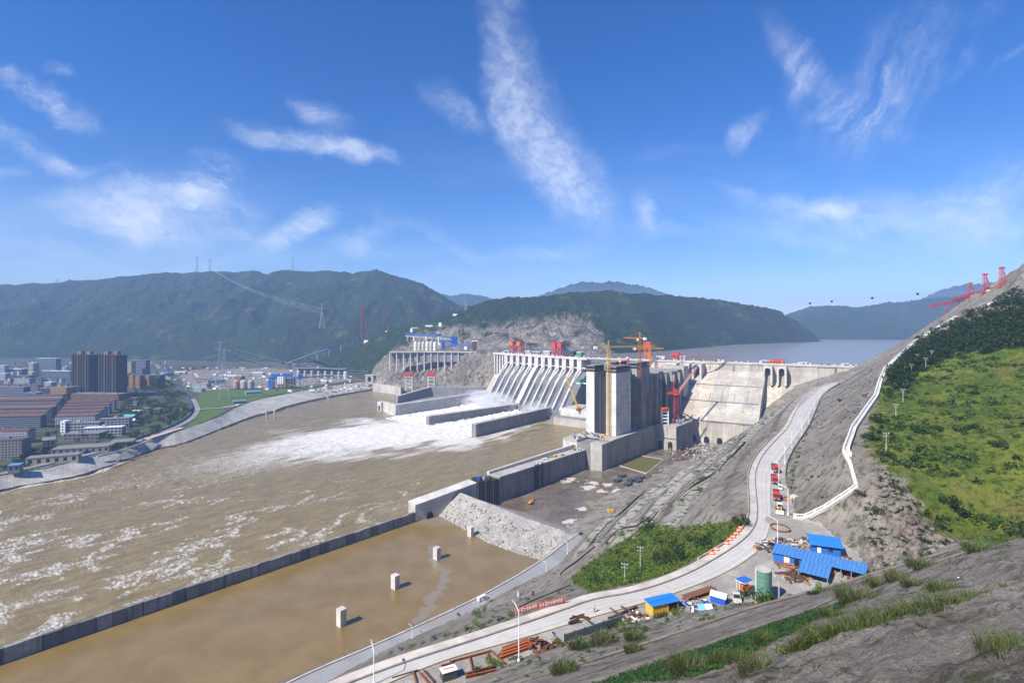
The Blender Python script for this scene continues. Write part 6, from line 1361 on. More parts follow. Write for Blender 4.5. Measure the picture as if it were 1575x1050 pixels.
# clutter by the inner corner of the pit
rg6 = random.Random(8)
for nm, mt, n in (('pit_debris', PALEJ, 46), ('pit_scrap', RUSTD, 30), ('pit_timber', WOOD, 26)):
    m = MB()
    for k in range(n): q = P(rg6.uniform(1030,1098), rg6.uniform(683,708), 0); q = (q[0],q[1],0); s = rg6.uniform(1,4.5); m.box((q[0],q[1],rg6.uniform(.4,2.6)), (s,rg6.uniform(.4,1.6),rg6.uniform(.4,1.8)), rg6.uniform(0,3), rg6.uniform(-.3,.3))
    m.build(nm, mt, kind='stuff')
q = P(1066,694,.2); o = thing('green_container', 'green site container in the debris at the end of the muddy pit', 'container', q); m = MB(); m.box((q[0],q[1],1.6), (8,3,2.9), .5); m.build('shell', paint('container green', (.04,.24,.12), .5), o); m = MB(); m.box((q[0],q[1],3.2), (8.3,3.2,.3), .5); m.build('lid', GREY, o)
q = Q(1176,645,700); o = thing('site_cabin', 'blue and white cabin on the rock slope beneath the dam face', 'cabin', q); m = MB(); m.box(q, (9,5,4), .5); m.build('cabin_wall', WHITE, o); m = MB(); m.box((q[0],q[1],q[2]+2.4), (11,6,.8), .5); m.build('cabin_roof', BLUE, o); m = MB(); m.box((q[0],q[1],q[2]-12), (3,3,20), .5); m.build('cabin_post', GREY, o)
# cable crane towers on both banks
def frame_tower(px, D, zb, h, label, mat=RED, w=9, flip=1):
    q = R_(px, D, zb); o = thing('cable_crane_tower', label, 'crane', q); x, y, z = q; bar = h*.0115
    m = MB(); m.lattice((x-w*.35*flip,y,z),(x-w*.2*flip,y,z+h),w*.32,w*.26,bar,6); m.build('front_mast', mat, o)
    m = MB(); m.bar((x+w*.75*flip,y-w*.2,z),(x-w*.05*flip,y,z+h*.92),bar*1.5); m.bar((x+w*.75*flip,y+w*.2,z),(x-w*.05*flip,y,z+h*.92),bar*1.5)
    for k in (.3,.6): m.bar((x-w*.3*flip,y,z+h*k),(x+w*.75*flip*(1-k),y,z+h*k),bar*1.2)
    m.build('back_stay', mat, o); m = MB(); m.box((x-w*.15*flip,y,z+h*.96),(w*.6,w*.35,h*.06)); m.build('head_frame', mat, o); m = MB(); m.box((x+w*.3*flip,y-.5,z+h*.07),(w*.5,w*.5,h*.14)); m.build('winch_house', WHITE, o)
    m = MB(); m.box((x+w*.2*flip,y,z-h*.02),(w*1.3,w*.5,h*.03)); m.build('track_bogie', mat, o)
for px, py, D, h, lb in ((560,531,1900,138,'left of three faded red cable crane towers on the far bank'),(593,514,1950,95,'middle of three faded red cable crane towers on the far bank'),(631,503,2000,66,'right of three faded red cable crane towers on the far bank')): frame_tower(px, D, H-(py-YH)*D/F, h, lb, paint('faded red', (.15,.045,.04), .7), h*.2)
for px, py, D, h, lb in ((1543,442,572,22.5,'nearest red cable crane tower on the right hilltop'),(1517,450,600,22,'middle red cable crane tower on the right hilltop'),(1494,457,628,17.5,'farthest red cable crane tower on the right hilltop')): frame_tower(px, D, H-(py-YH)*D/F, h, lb, RED, 8.5)
for a, b, lb in (((1430,471,705),(1502,456,632),'lower red track beam reaching out from the right hilltop'),((1466,460,665),(1538,442,585),'upper red track beam under the hilltop crane towers')):
    o = thing('track_beam', lb, 'crane track', Q(*b)); m = MB(); m.lattice(Q(*a),Q(*b),2.4,None,.34,18); m.build('beam', RED, o)
    for k in range(5): p = Vector(Q(*a)).lerp(Vector(Q(*b)), .35+k*.15); m = MB(); m.bar(p, p-Vector((0,0,14)), .8); m.build('trestle_leg', RED, o)
o = thing('crane_cable', 'cable with dark carriers strung from the right hilltop across the reservoir', 'cable', Q(1494,452,628)); a, b = Vector(Q(1490,443,628)), Vector(Q(593,477,1950)); m = MB(); prev = None; pts = []
for k in range(41):
    t_ = k/40; p = a.lerp(b, t_); p.z -= 130*t_*(1-t_)
    if prev is not None: m.tube(prev, p, .05, n=4, caps=False)
    prev = p; pts.append(p)
m.build('wire', DKGREY, o)
for k in (1.2,2.4,3.6,4.3,6.6,8,11,14): i = int(k); p = pts[i].lerp(pts[i+1], k-i); m = MB(); m.box((p[0],p[1],p[2]-1.2), (2.0,2.0,2.6)); m.build('carrier', STEEL_DARK, o)

# ================================================================== UPPER ROAD: LAMPS, VEHICLES, SHEDS
def street_lamp(q, h, ang, label, group, two=False, r=.085):
    o = thing('street_lamp', label, 'street lamp', q, group); x, y, z = q; d = azv(ang)
    m = MB(); m.tube((x,y,z-.3),(x,y,z+h),r*1.5,r,n=8); m.build('pole', WHITE, o); m = MB(); m.lathe((x,y,z-.3), [(.3,0),(.3,.7),(.15,.8)], 8); m.build('base', WHITE, o)
    m = MB(); p = Vector((x,y,z+h)); m.tube(p-Vector((0,0,.1)), p+d*1.3+Vector((0,0,.6)), r*.8, n=6); m.tube(p+d*1.3+Vector((0,0,.6)), p+d*2.4+Vector((0,0,.75)), r*.8, n=6); m.build('arm', WHITE, o)
    m = MB(); m.box(p+d*2.8+Vector((0,0,.72)), (1.0,.34,.2), ang); m.build('lamp_head', GREY, o)
    return o
LAMPS = [(798,1016,10.4,'nearest tall white street lamp, beside the rusty steel by the upper road'),(575,1052,6.2,'short white street lamp at the bottom edge of the photo by the upper road'),(1196,841,8.4,'white street lamp beside the scrap and the long blue shed'),(1212,791,9.6,'white street lamp beside the yellow loader'),(1198,745,9.4,'white street lamp beside the middle red dump truck'),(1207,712,9.4,'white street lamp on the upper road just beyond the red dump trucks'),(1218,688,9.4,'second white street lamp beyond the red dump trucks'),(1233,668,9.4,'third white street lamp beyond the red dump trucks'),(1244,652,9.4,'fourth white street lamp beyond the red dump trucks'),(1253,633,9.4,'fifth white street lamp beyond the red dump trucks'),(1261,613,9.4,'sixth white street lamp beyond the red dump trucks'),(1271,603,9.4,'farthest white street lamp where the upper road meets the dam')]
for px, py, h, lb in LAMPS: q = P(px, py, ZR+.2); street_lamp(q, h, 2.5 if px > 1150 else 2.0, lb, 'street lamps along the upper road')
for px, py, h, lb in ((634,981,5.6,'lower road street lamp nearest the camera'),(743,938,6.0,'lower road street lamp beside the white minibus'),(840,884,7.6,'lower road street lamp below the gravel bank'),(873,851,7.4,'farthest lower road street lamp, at the end of the gravel bank')): street_lamp(P(px, py, 9.3), h, 2.4, lb, 'street lamps along the lower road', r=.11)
INS = concrete('pole concrete', (.42,.40,.36), .3, .5)
def util_pole(px, py, h, label, zf=None, q=None):
    q = q or (hpoly([(px,py)]) or [Q(px,py,200)])[0]; o = thing('utility_pole', label, 'pole', q, 'utility poles'); x, y, z = q
    m = MB(); m.tube((x,y,z-1),(x,y,z+h),.22,.15,n=8); m.build('pole', INS, o)
    for k in (h-.4, h-1.4): m = MB(); m.bar((x-1.1,y+.3,z+k),(x+1.1,y-.3,z+k),.16); arm = m.build('cross_arm', GREY, o)
    for s in (-.9,0,.9): m = MB(); m.lathe((x+s,y-s*.27,z+h-.32), [(.1,0),(.14,.2),(.06,.4)], 6); m.build('insulator', WHITE, arm)
util_pole(985,877,8.5,'utility pole standing in the green slope below the road bend'); util_pole(961,894,6,'shorter utility pole at the left end of the green slope')
for px, py, h, lb in ((1433,554,7,'highest grey utility pole below the dark thicket'),(1411,560,7,'second highest grey utility pole beside the dark thicket'),(1424,570,8.5,'utility pole between the two poles under the dark thicket'),(1402,578,7.5,'utility pole left of the green hill near the white stair'),(1389,618,7,'utility pole midway down the green hill'),(1378,645,7.5,'utility pole with a white box on the green hill'),(1363,696,7.6,'lowest utility pole on the green hill, above the rocks')): util_pole(px, py, h, lb)
q = P(1199,943,ZR); util_pole(0,0,7,'grey utility pole beside the green water tank',q=P(1198,928,ZR))
# ---- vehicles
def wheel(parent, x, y, r=.5, w=.35, name='wheel'):
    m = MB(); m.tube((x,y-w/2,r),(x,y+w/2,r),r,n=12); wv = m.build(name, TYRE, parent, local=True); m = MB(); m.tube((x,y-w/2-.02,r),(x,y+w/2+.02,r),r*.55,n=8); m.build('rim', GREY, wv, local=True)
def dump_truck(label, loc, ang, col=RED, group=None):
    o = thing('dump_truck', label, 'truck', loc, group); o.rotation_euler[2] = ang; B = lambda c, s, nm, mt, p=None: (lambda m: m.build(nm, mt, p or o, local=True))(MB().box(c, s))
    B((0,0,.85),(7.6,1.0,.35),'chassis',DKGREY); cab = B((2.9,0,1.9),(1.9,2.4,2.0),'cab',col); B((3.87,0,2.3),(.06,2.1,.8),'windscreen',GLASS,cab); B((2.9,1.22,2.3),(1.2,.05,.7),'side_window',GLASS,cab); B((2.9,-1.22,2.3),(1.2,.05,.7),'side_window',GLASS,cab); B((2.7,0,3.05),(1.6,2.2,.3),'roof_fairing',col,cab)
    B((3.95,0,.85),(.25,2.4,.5),'bumper',DKGREY); B((4.09,.8,.95),(.05,.4,.25),'headlight',WHITE); B((4.09,-.8,.95),(.05,.4,.25),'headlight',WHITE); B((3.9,0,1.55),(.06,1.9,.35),'grille',DKGREY)
    m = MB(); m.hexa([(-3.9,-1.15,1.1),(1.7,-1.15,1.1),(1.7,1.15,1.1),(-3.9,1.15,1.1)],[(-4.2,-1.25,2.6),(1.8,-1.25,2.7),(1.8,1.25,2.7),(-4.2,1.25,2.6)]); bed = m.build('dump_bed', RUST if col is RUST else paint('dull red bed', (.28,.05,.045), .6), o, local=True); B((-1.2,0,2.66),(5.6,2.2,.1),'load',MUD if False else RUSTD,bed); B((1.9,0,3.0),(.12,2.5,.9),'headboard',col,bed)
    for x in (2.7,-1.5,-2.8):
        for y in (-1.05,1.05): wheel(o, x, y, .52)
    return o
ra = math.atan2(-.9, -.42)
dump_truck('farthest red dump truck parked at the right of the upper road', P(1192.5,724,ZR+.2), ra+.15, RED, 'red dump trucks'); dump_truck('middle red dump truck, just in front of the farthest one', P(1191,741,ZR+.2), ra+.05, RED, 'red dump trucks'); dump_truck('nearest red dump truck, beside the brown tarpaulin', P(1194,766,ZR+.2), ra, RED, 'red dump trucks')
def van(label, loc, ang, col, L=4.6, w=1.75, h=1.75, name='car', hood=.9, bed=False, cat='car'):
    o = thing(name, label, cat, loc); o.rotation_euler[2] = ang; x1 = L/2
    m = MB(); m.hexa([(-x1,-w/2,.35),(x1,-w/2,.35),(x1,w/2,.35),(-x1,w/2,.35)],[(-x1,-w/2,h*.56),(x1,-w/2*.95,h*.5),(x1,w/2*.95,h*.5),(-x1,w/2,h*.56)]); m.build('body', col, o, local=True)
    r0 = -x1+.1 if not bed else .1; m = MB(); m.hexa([(r0,-w/2*.97,h*.55),(x1-hood,-w/2*.97,h*.53),(x1-hood,w/2*.97,h*.53),(r0,w/2*.97,h*.55)],[(r0+.15,-w/2*.85,h),(x1-hood-.7,-w/2*.85,h),(x1-hood-.7,w/2*.85,h),(r0+.15,w/2*.85,h)]); cb = m.build('cabin', col, o, local=True)
    m = MB(); m.hexa([(x1-hood-.64,-w*.38,h*.9),(x1-hood-.07,-w*.44,h*.58),(x1-hood-.07,w*.44,h*.58),(x1-hood-.64,w*.38,h*.9)],[(x1-hood-.58,-w*.38,h*.93),(x1-hood+.02,-w*.44,h*.6),(x1-hood+.02,w*.44,h*.6),(x1-hood-.58,w*.38,h*.93)]); m.build('windscreen', GLASS, cb, local=True)
    for s in (-1,1): m = MB(); m.box(((r0+x1-hood-.5)/2, s*w*.462, h*.77), ((x1-hood-.7-r0)*.82,.04,h*.24), 0, s*.28); m.build('side_window', GLASS, cb, local=True); m = MB(); m.box((x1+.02,s*w*.36,h*.4),(.05,.3,.18)); m.build('headlight', WHITE, o, local=True)
    if bed: m = MB(); m.box((-x1/2,0,h*.62),(x1+.2,w*1.05,.35)); m.build('load_bed', GREY, o, local=True)
    for x in (x1*.62,-x1*.6):
        for s in (-1,1): wheel(o, x, s*(w/2-.08), .33, .22)
    return o
van('white car parked between the red dump trucks and the rock', P(1200,751,ZR+.05), ra, WHITE, 4.4, 1.75, 1.5)
dl = P(742,922,9.4); van('white minibus driving on the lower grey road', dl, math.atan2(.62,.78), WHITE, 6.2, 2.1, 2.5, 'minibus', .35, cat='minibus')
van('small pale pickup truck with a grey load bed by the blue canopy machine', P(1131,921,ZR+.1), ra+.25, PALEJ, 5.4, 2.0, 2.1, 'pickup_truck', .8, True, 'truck')
# yellow loader
def loader(label, loc, ang, body=YELLOW, name='wheel_loader'):
    o = thing(name, label, 'loader', loc); o.rotation_euler[2] = ang; B = lambda c, s, nm, mt, p=None: (lambda m: m.build(nm, mt, p or o, local=True))(MB().box(c, s))
    B((-1.2,0,1.35),(3.0,2.0,1.1),'body',body); cb = B((.2,0,2.3),(1.4,1.5,1.5),'cab',paint('cream cab', (.62,.55,.36), .5)); B((.92,0,2.4),(.05,1.3,.9),'windscreen',GLASS,cb); B((.2,0,3.1),(1.7,1.8,.14),'cab_roof',WHITE,cb)
    for s in (-.6,.6): m = MB(); m.bar((.8,s,1.3),(2.9,s,.8),.28,.4); m.build('lift_arm', body, o, local=True)
    m = MB(); m.extrude([(2.8,.15),(3.9,.1),(3.7,.25),(3.0,.4),(2.9,1.3),(2.75,1.3)], (0,0), (1,0), (0,1), -1.4, 1.4); m.build('bucket', PALEJ, o, local=True)
    for x in (1.4,-1.6):
        for s in (-1.05,1.05): wheel(o, x, s, .72, .5)
    return o
loader('yellow and cream wheel loader parked in front of the red dump trucks', P(1199,786,ZR+.2), ra)
# excavator in the pit
def excavator(label, loc, ang, col):
    o = thing('excavator', label, 'excavator', loc); o.rotation_euler[2] = ang; B = lambda c, s, nm, mt, p=None: (lambda m: m.build(nm, mt, p or o, local=True))(MB().box(c, s))
    B((0,1.2,.5),(4.4,.7,1.0),'track',TYRE); B((0,-1.2,.5),(4.4,.7,1.0),'track',TYRE); b = B((-.5,0,1.8),(3.6,2.7,1.3),'body',col); cb = B((.9,.75,2.6),(1.5,1.1,1.6),'cab',col); B((1.67,.75,2.8),(.05,.9,1.0),'windscreen',GLASS,cb)
    m = MB(); m.bar((1.2,-.3,2.0),(3.8,-.3,4.6),.5,.6); m.build('boom', col, o, local=True); m = MB(); m.bar((3.8,-.3,4.6),(5.6,-.3,2.4),.4,.5); m.build('stick', col, o, local=True); m = MB(); m.box((5.5,-.3,1.8),(1.2,1.1,1.2)); m.build('bucket', DKGREY, o, local=True)
EXO = paint('excavator orange', (.62,.25,.03), .5)
excavator('orange excavator standing alone on the muddy pit floor', P(816,775,0), .9, EXO)
q = P(936,788,0); o = thing('roller', 'pair of yellow drums on the pale edge of the muddy pit', 'machine', q)
for s in (0,3.2): m = MB(); m.tube((q[0]+s,q[1]-1.2,1.3),(q[0]+s,q[1]+1.2,1.3),1.3,n=14); m.build('drum', YELLOW, o); m = MB(); m.box((q[0]+s,q[1],2.9),(2.2,2.2,.8)); m.build('engine_cover', YELLOW, o)
m = MB(); m.bar((q[0],q[1],1.5),(q[0]+3.2,q[1],1.5),.4); m.build('draw_bar', DKGREY, o)
# dark pallets stacked on the pit floor
for k, (px, py) in enumerate([(957,733),(950,740),(966,746),(972,739),(982,741),(985,736)]):
    q = P(px, py, 0); nm = ['rearmost left','front left','front middle','middle','front right','rearmost right'][k]; o = thing('panel_stack', nm+' stack of dark formwork panels on the muddy floor', 'stack', (q[0],q[1],0), 'stacks of dark formwork panels')
    for j in range(3): m = MB(); m.box((q[0]+.1*j,q[1],.45+j*.8), (5.4,9.5,.7), -.75); m.build('panel', paint('blue black panel', (.035,.045,.06), .5), o)
    for s in (-2,2): m = MB(); m.bar((q[0]+s,q[1]-3.5,2.5),(q[0]+s*.6,q[1]+3.5,2.5),.25); m.build('batten', GREY, o)
# ---- sheds
def ribs(o, parent, a, du, dv, L, Wd, z, mat, step=.9, slope=0.0, th_=.07):
    n = int(L/step)
    for k in range(n+1):
        u = min(L-.03, k*step); p = a+du*u; q = p+dv*Wd; m = MB(); m.bar((p[0],p[1],z+.03),(q[0],q[1],z+.03+slope*Wd), th_, .09); m.build('roof_rib', mat, parent)
BLR = paint('faded blue roof sheet', (.07,.22,.50), .55, .35, .8, dirt=.7); BLR2 = paint('bright blue roof sheet', (.03,.20,.62), .45, .15, .5)
du = np.array((.79,-.613)); dv = np.array((.613,.79)); a0 = np.array((78.2,155.6)); zf = ZR
o = thing('long_blue_shed', 'long low blue sheet metal shed with an L shaped roof by the yard', 'shed', (a0[0],a0[1],zf))
def sq(p, z): return (p[0],p[1],z)
m = MB(); quad = [a0, a0+du*9.2, a0+du*9.2+dv*5.5, a0+dv*5.5]; m.hexa([sq(p,zf) for p in quad],[sq(p,zf+2.7) for p in quad]); m.build('shed_wall', BLUE, o)
m = MB(); r0 = a0-du*.5-dv*.6; Lr = 23.5; quad = [r0, r0+du*Lr, r0+du*Lr+dv*6.7, r0+dv*6.7]; m.hexa([sq(p,zf+2.75+.13*i) for p,i in zip(quad,(0,0,4,4))],[sq(p,zf+2.85+.13*i) for p,i in zip(quad,(0,0,4,4))]); rf = m.build('shed_roof', BLR, o); ribs(o, rf, r0, du, dv, Lr, 6.7, zf+2.86, BLUE, 1.0, .52/6.7)
m = MB(); e0 = r0+du*8.2-dv*7.2; quad = [e0, e0+du*7.4, e0+du*7.4+dv*7.15, e0+dv*7.15]; m.hexa([sq(p,zf+2.05+.09*i) for p,i in zip(quad,(0,0,7,7))],[sq(p,zf+2.15+.09*i) for p,i in zip(quad,(0,0,7,7))]); rf2 = m.build('lean_to_roof', BLR, o); ribs(o, rf2, e0, du, dv, 7.4, 7.1, zf+2.17, BLUE, 1.05, .63/7.1)
for k in range(6): m = MB(); p = a0+du*(10+k*2.4)-dv*.2; m.bar(sq(p,zf),sq(p,zf+2.75),.14); m.build('post', GREY, o)
for p in (e0+du*.2+dv*.2, e0+du*7.1+dv*.2): m = MB(); m.bar(sq(p,zf),sq(p,zf+2.1),.14); m.build('post', GREY, o)
m = MB(); quad = [a0+du*9.4+dv*5.3, a0+du*22.5+dv*5.3, a0+du*22.5+dv*5.5, a0+du*9.4+dv*5.5]; m.hexa([sq(p,zf) for p in quad],[sq(p,zf+2.8) for p in quad]); m.build('back_wall', BLUED, o)
for u, w_, mt, nm in ((3.6,1.5,paint('cream door', (.62,.55,.38), .6),'door'),(6.2,1.3,BLACKH,'open_doorway'),(7.9,.9,BLUED,'door')):
    m = MB(); p = a0+du*u-dv*.05; m.box((p[0],p[1],zf+1.1), (w_,.12,2.1), math.atan2(du[1],du[0])); dr = m.build(nm, mt, o)
    if nm == 'door': m = MB(); m.box((p[0]+du[0]*w_*.3-dv[0]*.1,p[1]+du[1]*w_*.3-dv[1]*.1,zf+1.1),(.15,.08,.08)); m.build('handle', GREY, dr)
rg7 = random.Random(3)
for k, u_ in enumerate(sorted(rg7.uniform(15,21.5) for _ in range(9))): p = a0+du*u_+dv*rg7.uniform(-.5,4); s = rg7.uniform(.5,1.0); ob = thing('tool_crate', ORD[k]+' crate from the left under the open end of the long blue shed', 'crate', sq(p,zf), 'crates under the blue shed roof'); m = MB(); m.box((p[0],p[1],zf+s*.6),(s*1.4,s,s*1.2),rg7.uniform(0,3)); m.build('box', rg7.choice([GREY,WHITE,DKGREY,RUST]), ob)
# small blue house behind
hz0 = np.array((92.3,160.0)); hd1 = np.array((.93,-.37)); hd2 = np.array((.37,.93)); zb_ = 97.2; o = thing('small_blue_house', 'small blue hut with a bright ribbed blue roof behind the long shed', 'hut', sq(hz0,zb_))
quad = [hz0, hz0+hd1*7.6, hz0+hd1*7.6+hd2*4.6, hz0+hd2*4.6]; m = MB(); m.hexa([sq(p,zb_-.8) for p in quad],[sq(p,zb_+2.6+.7*i) for p,i in zip(quad,(0,0,1,1))]); m.build('hut_wall', BLUE, o)
r0 = hz0-hd1*.7-hd2*.9; quad = [r0, r0+hd1*9, r0+hd1*9+hd2*6.6, r0+hd2*6.6]; m = MB(); m.hexa([sq(p,zb_+2.62+1.0*i) for p,i in zip(quad,(0,0,1,1))],[sq(p,zb_+2.74+1.0*i) for p,i in zip(quad,(0,0,1,1))]); rf = m.build('hut_roof', BLR2, o); ribs(o, rf, r0, hd1, hd2, 9, 6.6, zb_+2.75, BLUE, .95, 1.0/6.6, .1)
m = MB(); p = hz0+hd1*1.9-hd2*.04; m.box((p[0],p[1],zb_+1.1),(1.0,.1,2.0),math.atan2(hd1[1],hd1[0])); m.build('door', WHITE, o); m = MB(); p = hz0+hd1*5-hd2*.04; m.box((p[0],p[1],zb_+1.5),(1.2,.1,.9),math.atan2(hd1[1],hd1[0])); m.build('window', GLASS, o)
# tank
q = P(1174,924,ZR); o = thing('water_tank', 'tall faded green cylindrical tank beside the bush on the yard', 'tank', q); x, y, z = q
m = MB(); m.lathe((x,y,z), [(1.95,0),(1.95,8.0),(1.9,8.2)], 28); sh = m.build('tank_shell', GREENP, o)
for k in range(7): m = MB(); m.lathe((x,y,z), [(1.98,.9+k*1.15),(2.0,.95+k*1.15),(1.98,1.02+k*1.15)], 28); m.build('weld_band', paint('darker green band', (.075,.17,.14), .6), sh)
m = MB(); m.lathe((x,y,z+8.2), [(1.95,0),(1.85,.12)], 28); m.build('tank_top', concrete('tank top', (.48,.46,.40), .2, .5), o); m = MB(); m.bar((x-2.05,y-.5,z),(x-2.05,y-.5,z+8.4),.1); m.bar((x-2.05,y-.05,z),(x-2.05,y-.05,z+8.4),.1)
for k in range(16): m.bar((x-2.05,y-.5,z+.4+k*.5),(x-2.05,y-.05,z+.4+k*.5),.06)
m.build('ladder', WHITE, o)
# blue canopy machine
q = P(1146,913,ZR+.1); o = thing('canopy_rig', 'red and black drilling rig under a flat blue canopy left of the green tank', 'machine', q); x, y, z = q; B = lambda c, s, nm, mt, rz=.5: MB().box((x+c[0],y+c[1],z+c[2]), s, rz).build(nm, mt, o)
B((0,0,.8),(3.4,1.8,.5),'chassis',DKGREY); B((-.6,.1,1.7),(1.2,1.4,1.3),'engine_cover',ORANGE); B((.8,.2,1.6),(1.1,1.3,1.1),'gearbox',RED); B((.1,.9,3.4),(3.6,2.6,.12),'canopy',BLUE); B((.1,.9,3.25),(3.7,2.7,.12),'canopy_frame',WHITE)
for sx, sy in ((-1.5,-.2),(1.6,.2),(-1.4,1.9),(1.6,2.0)): m = MB(); m.bar((x+sx,y+sy,z),(x+sx,y+sy,z+3.3),.1); m.build('post', WHITE, o)
for k in range(3): m = MB(); m.bar((x+1.2+k*.4,y-1.8,z+.1),(x+1.7+k*.5,y+.8,z+2.0),.12); m.build('drill_rod', DKGREY, o)
# tents and yellow hut
q = P(1106,925,ZR); o = thing('blue_tent', 'blue tent with a white top beside the rusty scrap', 'tent', q); x, y, z = q; e1 = np.array((.8,-.6)); e2 = np.array((.6,.8)); p0 = np.array((x,y)); quad = [p0-e1*1.8-e2*1.3, p0+e1*1.8-e2*1.3, p0+e1*1.8+e2*1.3, p0-e1*1.8+e2*1.3]
m = MB(); m.hexa([sq(p,z) for p in quad],[sq(p,z+1.7) for p in quad]); m.build('tent_wall', paint('blue canvas', (.02,.09,.45), .8), o); m = MB(); g = [sq(p,z+1.72) for p in [quad[0]-e1*.2-e2*.2,quad[1]+e1*.2-e2*.2,quad[2]+e1*.2+e2*.2,quad[3]-e1*.2+e2*.2]]; rm = [sq(p0-e1*2,z+2.6),sq(p0+e1*2,z+2.6)]; m.add(g+rm, [(0,1,5,4),(2,3,4,5),(1,2,5),(3,0,4),(3,2,1,0)]); m.build('tent_top', paint('pale tent top', (.60,.70,.86), .7), o)
q = P(1083,940,ZR); o = thing('small_tarp', 'light blue and white tarpaulin draped over a low frame by the terrace wall', 'tarpaulin', q); x, y, z = q
for k, mt in ((0,paint('light blue tarp', (.14,.42,.68), .7)),(1,WHITE)): m = MB(); a = Vector((x-.6+k*1.7,y-.5-k*.3,z)); m.add([a+Vector((-.9,-.8,.2)),a+Vector((.9,-1.1,.3)),a+Vector((.7,.9,1.8)),a+Vector((-1.0,1.1,1.7)),a+Vector((.9,1.9,.1)),a+Vector((-.9,2.0,.1))], [(0,1,2,3),(3,2,4,5)]); m.build('tarp_sheet', mt, o)
m = MB(); m.bar((x-1,y+.4,z),(x+2,y-.2,z+1.6),.1); m.build('frame', WOOD, o)
h0 = np.array(P(1004,947,ZR)[:2]); f1 = np.array((.93,.36)); f2 = np.array((-.36,.93)); o = thing('yellow_hut', 'yellow site hut with a flat blue roof beside the upper road', 'hut', sq(h0,ZR)); quad = [h0, h0+f1*7.6, h0+f1*7.6+f2*2.9, h0+f2*2.9]
m = MB(); m.hexa([sq(p,ZR) for p in quad],[sq(p,ZR+2.35) for p in quad]); wl_o = m.build('hut_wall', paint('yellow sheet', (.66,.40,.045), .6, .2, .8), o)
r0 = h0-f1*.35-f2*.35; quad = [r0, r0+f1*8.3, r0+f1*8.3+f2*3.6, r0+f2*3.6]; m = MB(); m.hexa([sq(p,ZR+2.36+.25*i) for p,i in zip(quad,(0,0,1,1))],[sq(p,ZR+2.50+.25*i) for p,i in zip(quad,(0,0,1,1))]); rf = m.build('hut_roof', paint('vivid blue roof', (.02,.19,.66), .5), o); m = MB(); m.bar(sq(r0+f2*1.8,ZR+2.63),sq(r0+f1*8.3+f2*1.8,ZR+2.63),.08); m.build('roof_seam', BLUED, rf)
for k in range(9): m = MB(); p = h0+f1*(.4+k*.85)-f2*.03; m.bar(sq(p,ZR+.05),sq(p,ZR+2.3),.07); m.build('wall_batten', paint('ochre batten', (.50,.30,.04), .7), wl_o)
m = MB(); p = h0+f1*5.9-f2*.05; m.box((p[0],p[1],ZR+1.1),(2.4,.08,1.9),math.atan2(f1[1],f1[0])); m.build('open_doorway', BLACKH, o)
# red banner with white characters along the pavement
b0 = np.array(P(793,948,ZR+.4)[:2])+np.array((0,.6)); b1 = np.array(P(871,929,ZR+.4)[:2])+np.array((0,.6)); d = b1-b0; L = np.linalg.norm(d); d = d/L; nr = np.array((d[1],-d[0])); o = thing('banner', 'long red banner with white characters along the outer edge of the road', 'banner', sq(b0,ZR+.4))
REDC = paint('sun bleached red cloth', (.66,.20,.14), .8, .2, 1.0, dirt=.15); m = MB(); n = 24
for k in range(n):
    z0 = ZR+.75+.05*math.sin(k*1.3); z1 = ZR+.75+.05*math.sin((k+1)*1.3); o_ = .05*math.sin(k*2.1); o1 = .05*math.sin((k+1)*2.1); a = b0+d*L*k/n+nr*o_; b = b0+d*L*(k+1)/n+nr*o1
    m.hexa([sq(a,z0),sq(b,z1),sq(b-nr*.03,z1),sq(a-nr*.03,z0)],[sq(a,z0+1.35),sq(b,z1+1.35),sq(b-nr*.03,z1+1.35),sq(a-nr*.03,z0+1.35)])
cl = m.build('cloth', REDC, o)
for k in range(8): p = b0+d*L*k/7-nr*.12; m = MB(); m.bar(sq(p,ZR+.3),sq(p,ZR+2.25),.07); m.build('post', GREY, o)
STR = [[(0,.5,1,.5),(.5,0,.5,1)],[(0,1,1,1),(.5,1,.5,0),(0,.5,1,.5),(0,0,1,0)],[(0,0,0,1),(1,0,1,1),(0,1,1,1),(0,.5,1,.5)],[(.5,1,0,0),(.5,1,1,0),(.2,.45,.8,.45)],[(0,.8,1,.8),(.3,1,.3,0),(.7,1,.7,0)],[(0,0,1,0),(0,.5,1,.5),(0,1,1,1),(.5,0,.5,1),(1,.5,1,0)]]
for k in range(17):
    u0 = L*(.05+.9*k/17); g = MB()
    if k in (7,): continue
    for (xa, ya, xb, yb) in STR[(k*5+k//3) % 6]:
        p = b0+d*(u0+xa*.46)+nr*.1; q = b0+d*(u0+xb*.46)+nr*.1; g.bar(sq(p,ZR+1.1+ya*.66),sq(q,ZR+1.1+yb*.66),.12,.05)
    g.build('character', WHITE, cl)
# grey panel fence
f0 = np.array(P(868,988,ZR)[:2]); f1_ = np.array(P(956,958,ZR)[:2]); d = f1_-f0; L = np.linalg.norm(d); d /= L; nr = np.array((d[1],-d[0])); o = thing('panel_fence', 'grey lattice panel fence in six bays beside the upper road', 'fence', sq(f0,ZR)); NP = 6
FP = paint('grey green fence sheet', (.38,.44,.43), .5, .2, 1.0)
for k in range(NP):
    a = f0+d*L*(k+.02)/NP; b = f0+d*L*(k+.98)/NP; m = MB(); m.bar(sq(a,ZR+1.1),sq(b,ZR+1.1),.05,1.7); pn_ = m.build('fence_panel', FP, o); m = MB()
    for j in range(1,4): z_ = ZR+.25+j*.43; m.bar(sq(a+nr*.06,z_),sq(b+nr*.06,z_),.07)
    for j in range(7): p = a+(b-a)*j/6+nr*.06; m.bar(sq(p,ZR+.25),sq(p,ZR+1.95),.07)
    m.build('panel_grid', DKGREY, pn_); p = f0+d*L*k/NP; m = MB(); m.bar(sq(p,ZR),sq(p,ZR+2.15),.16); m.build('post', DKGREY, o)
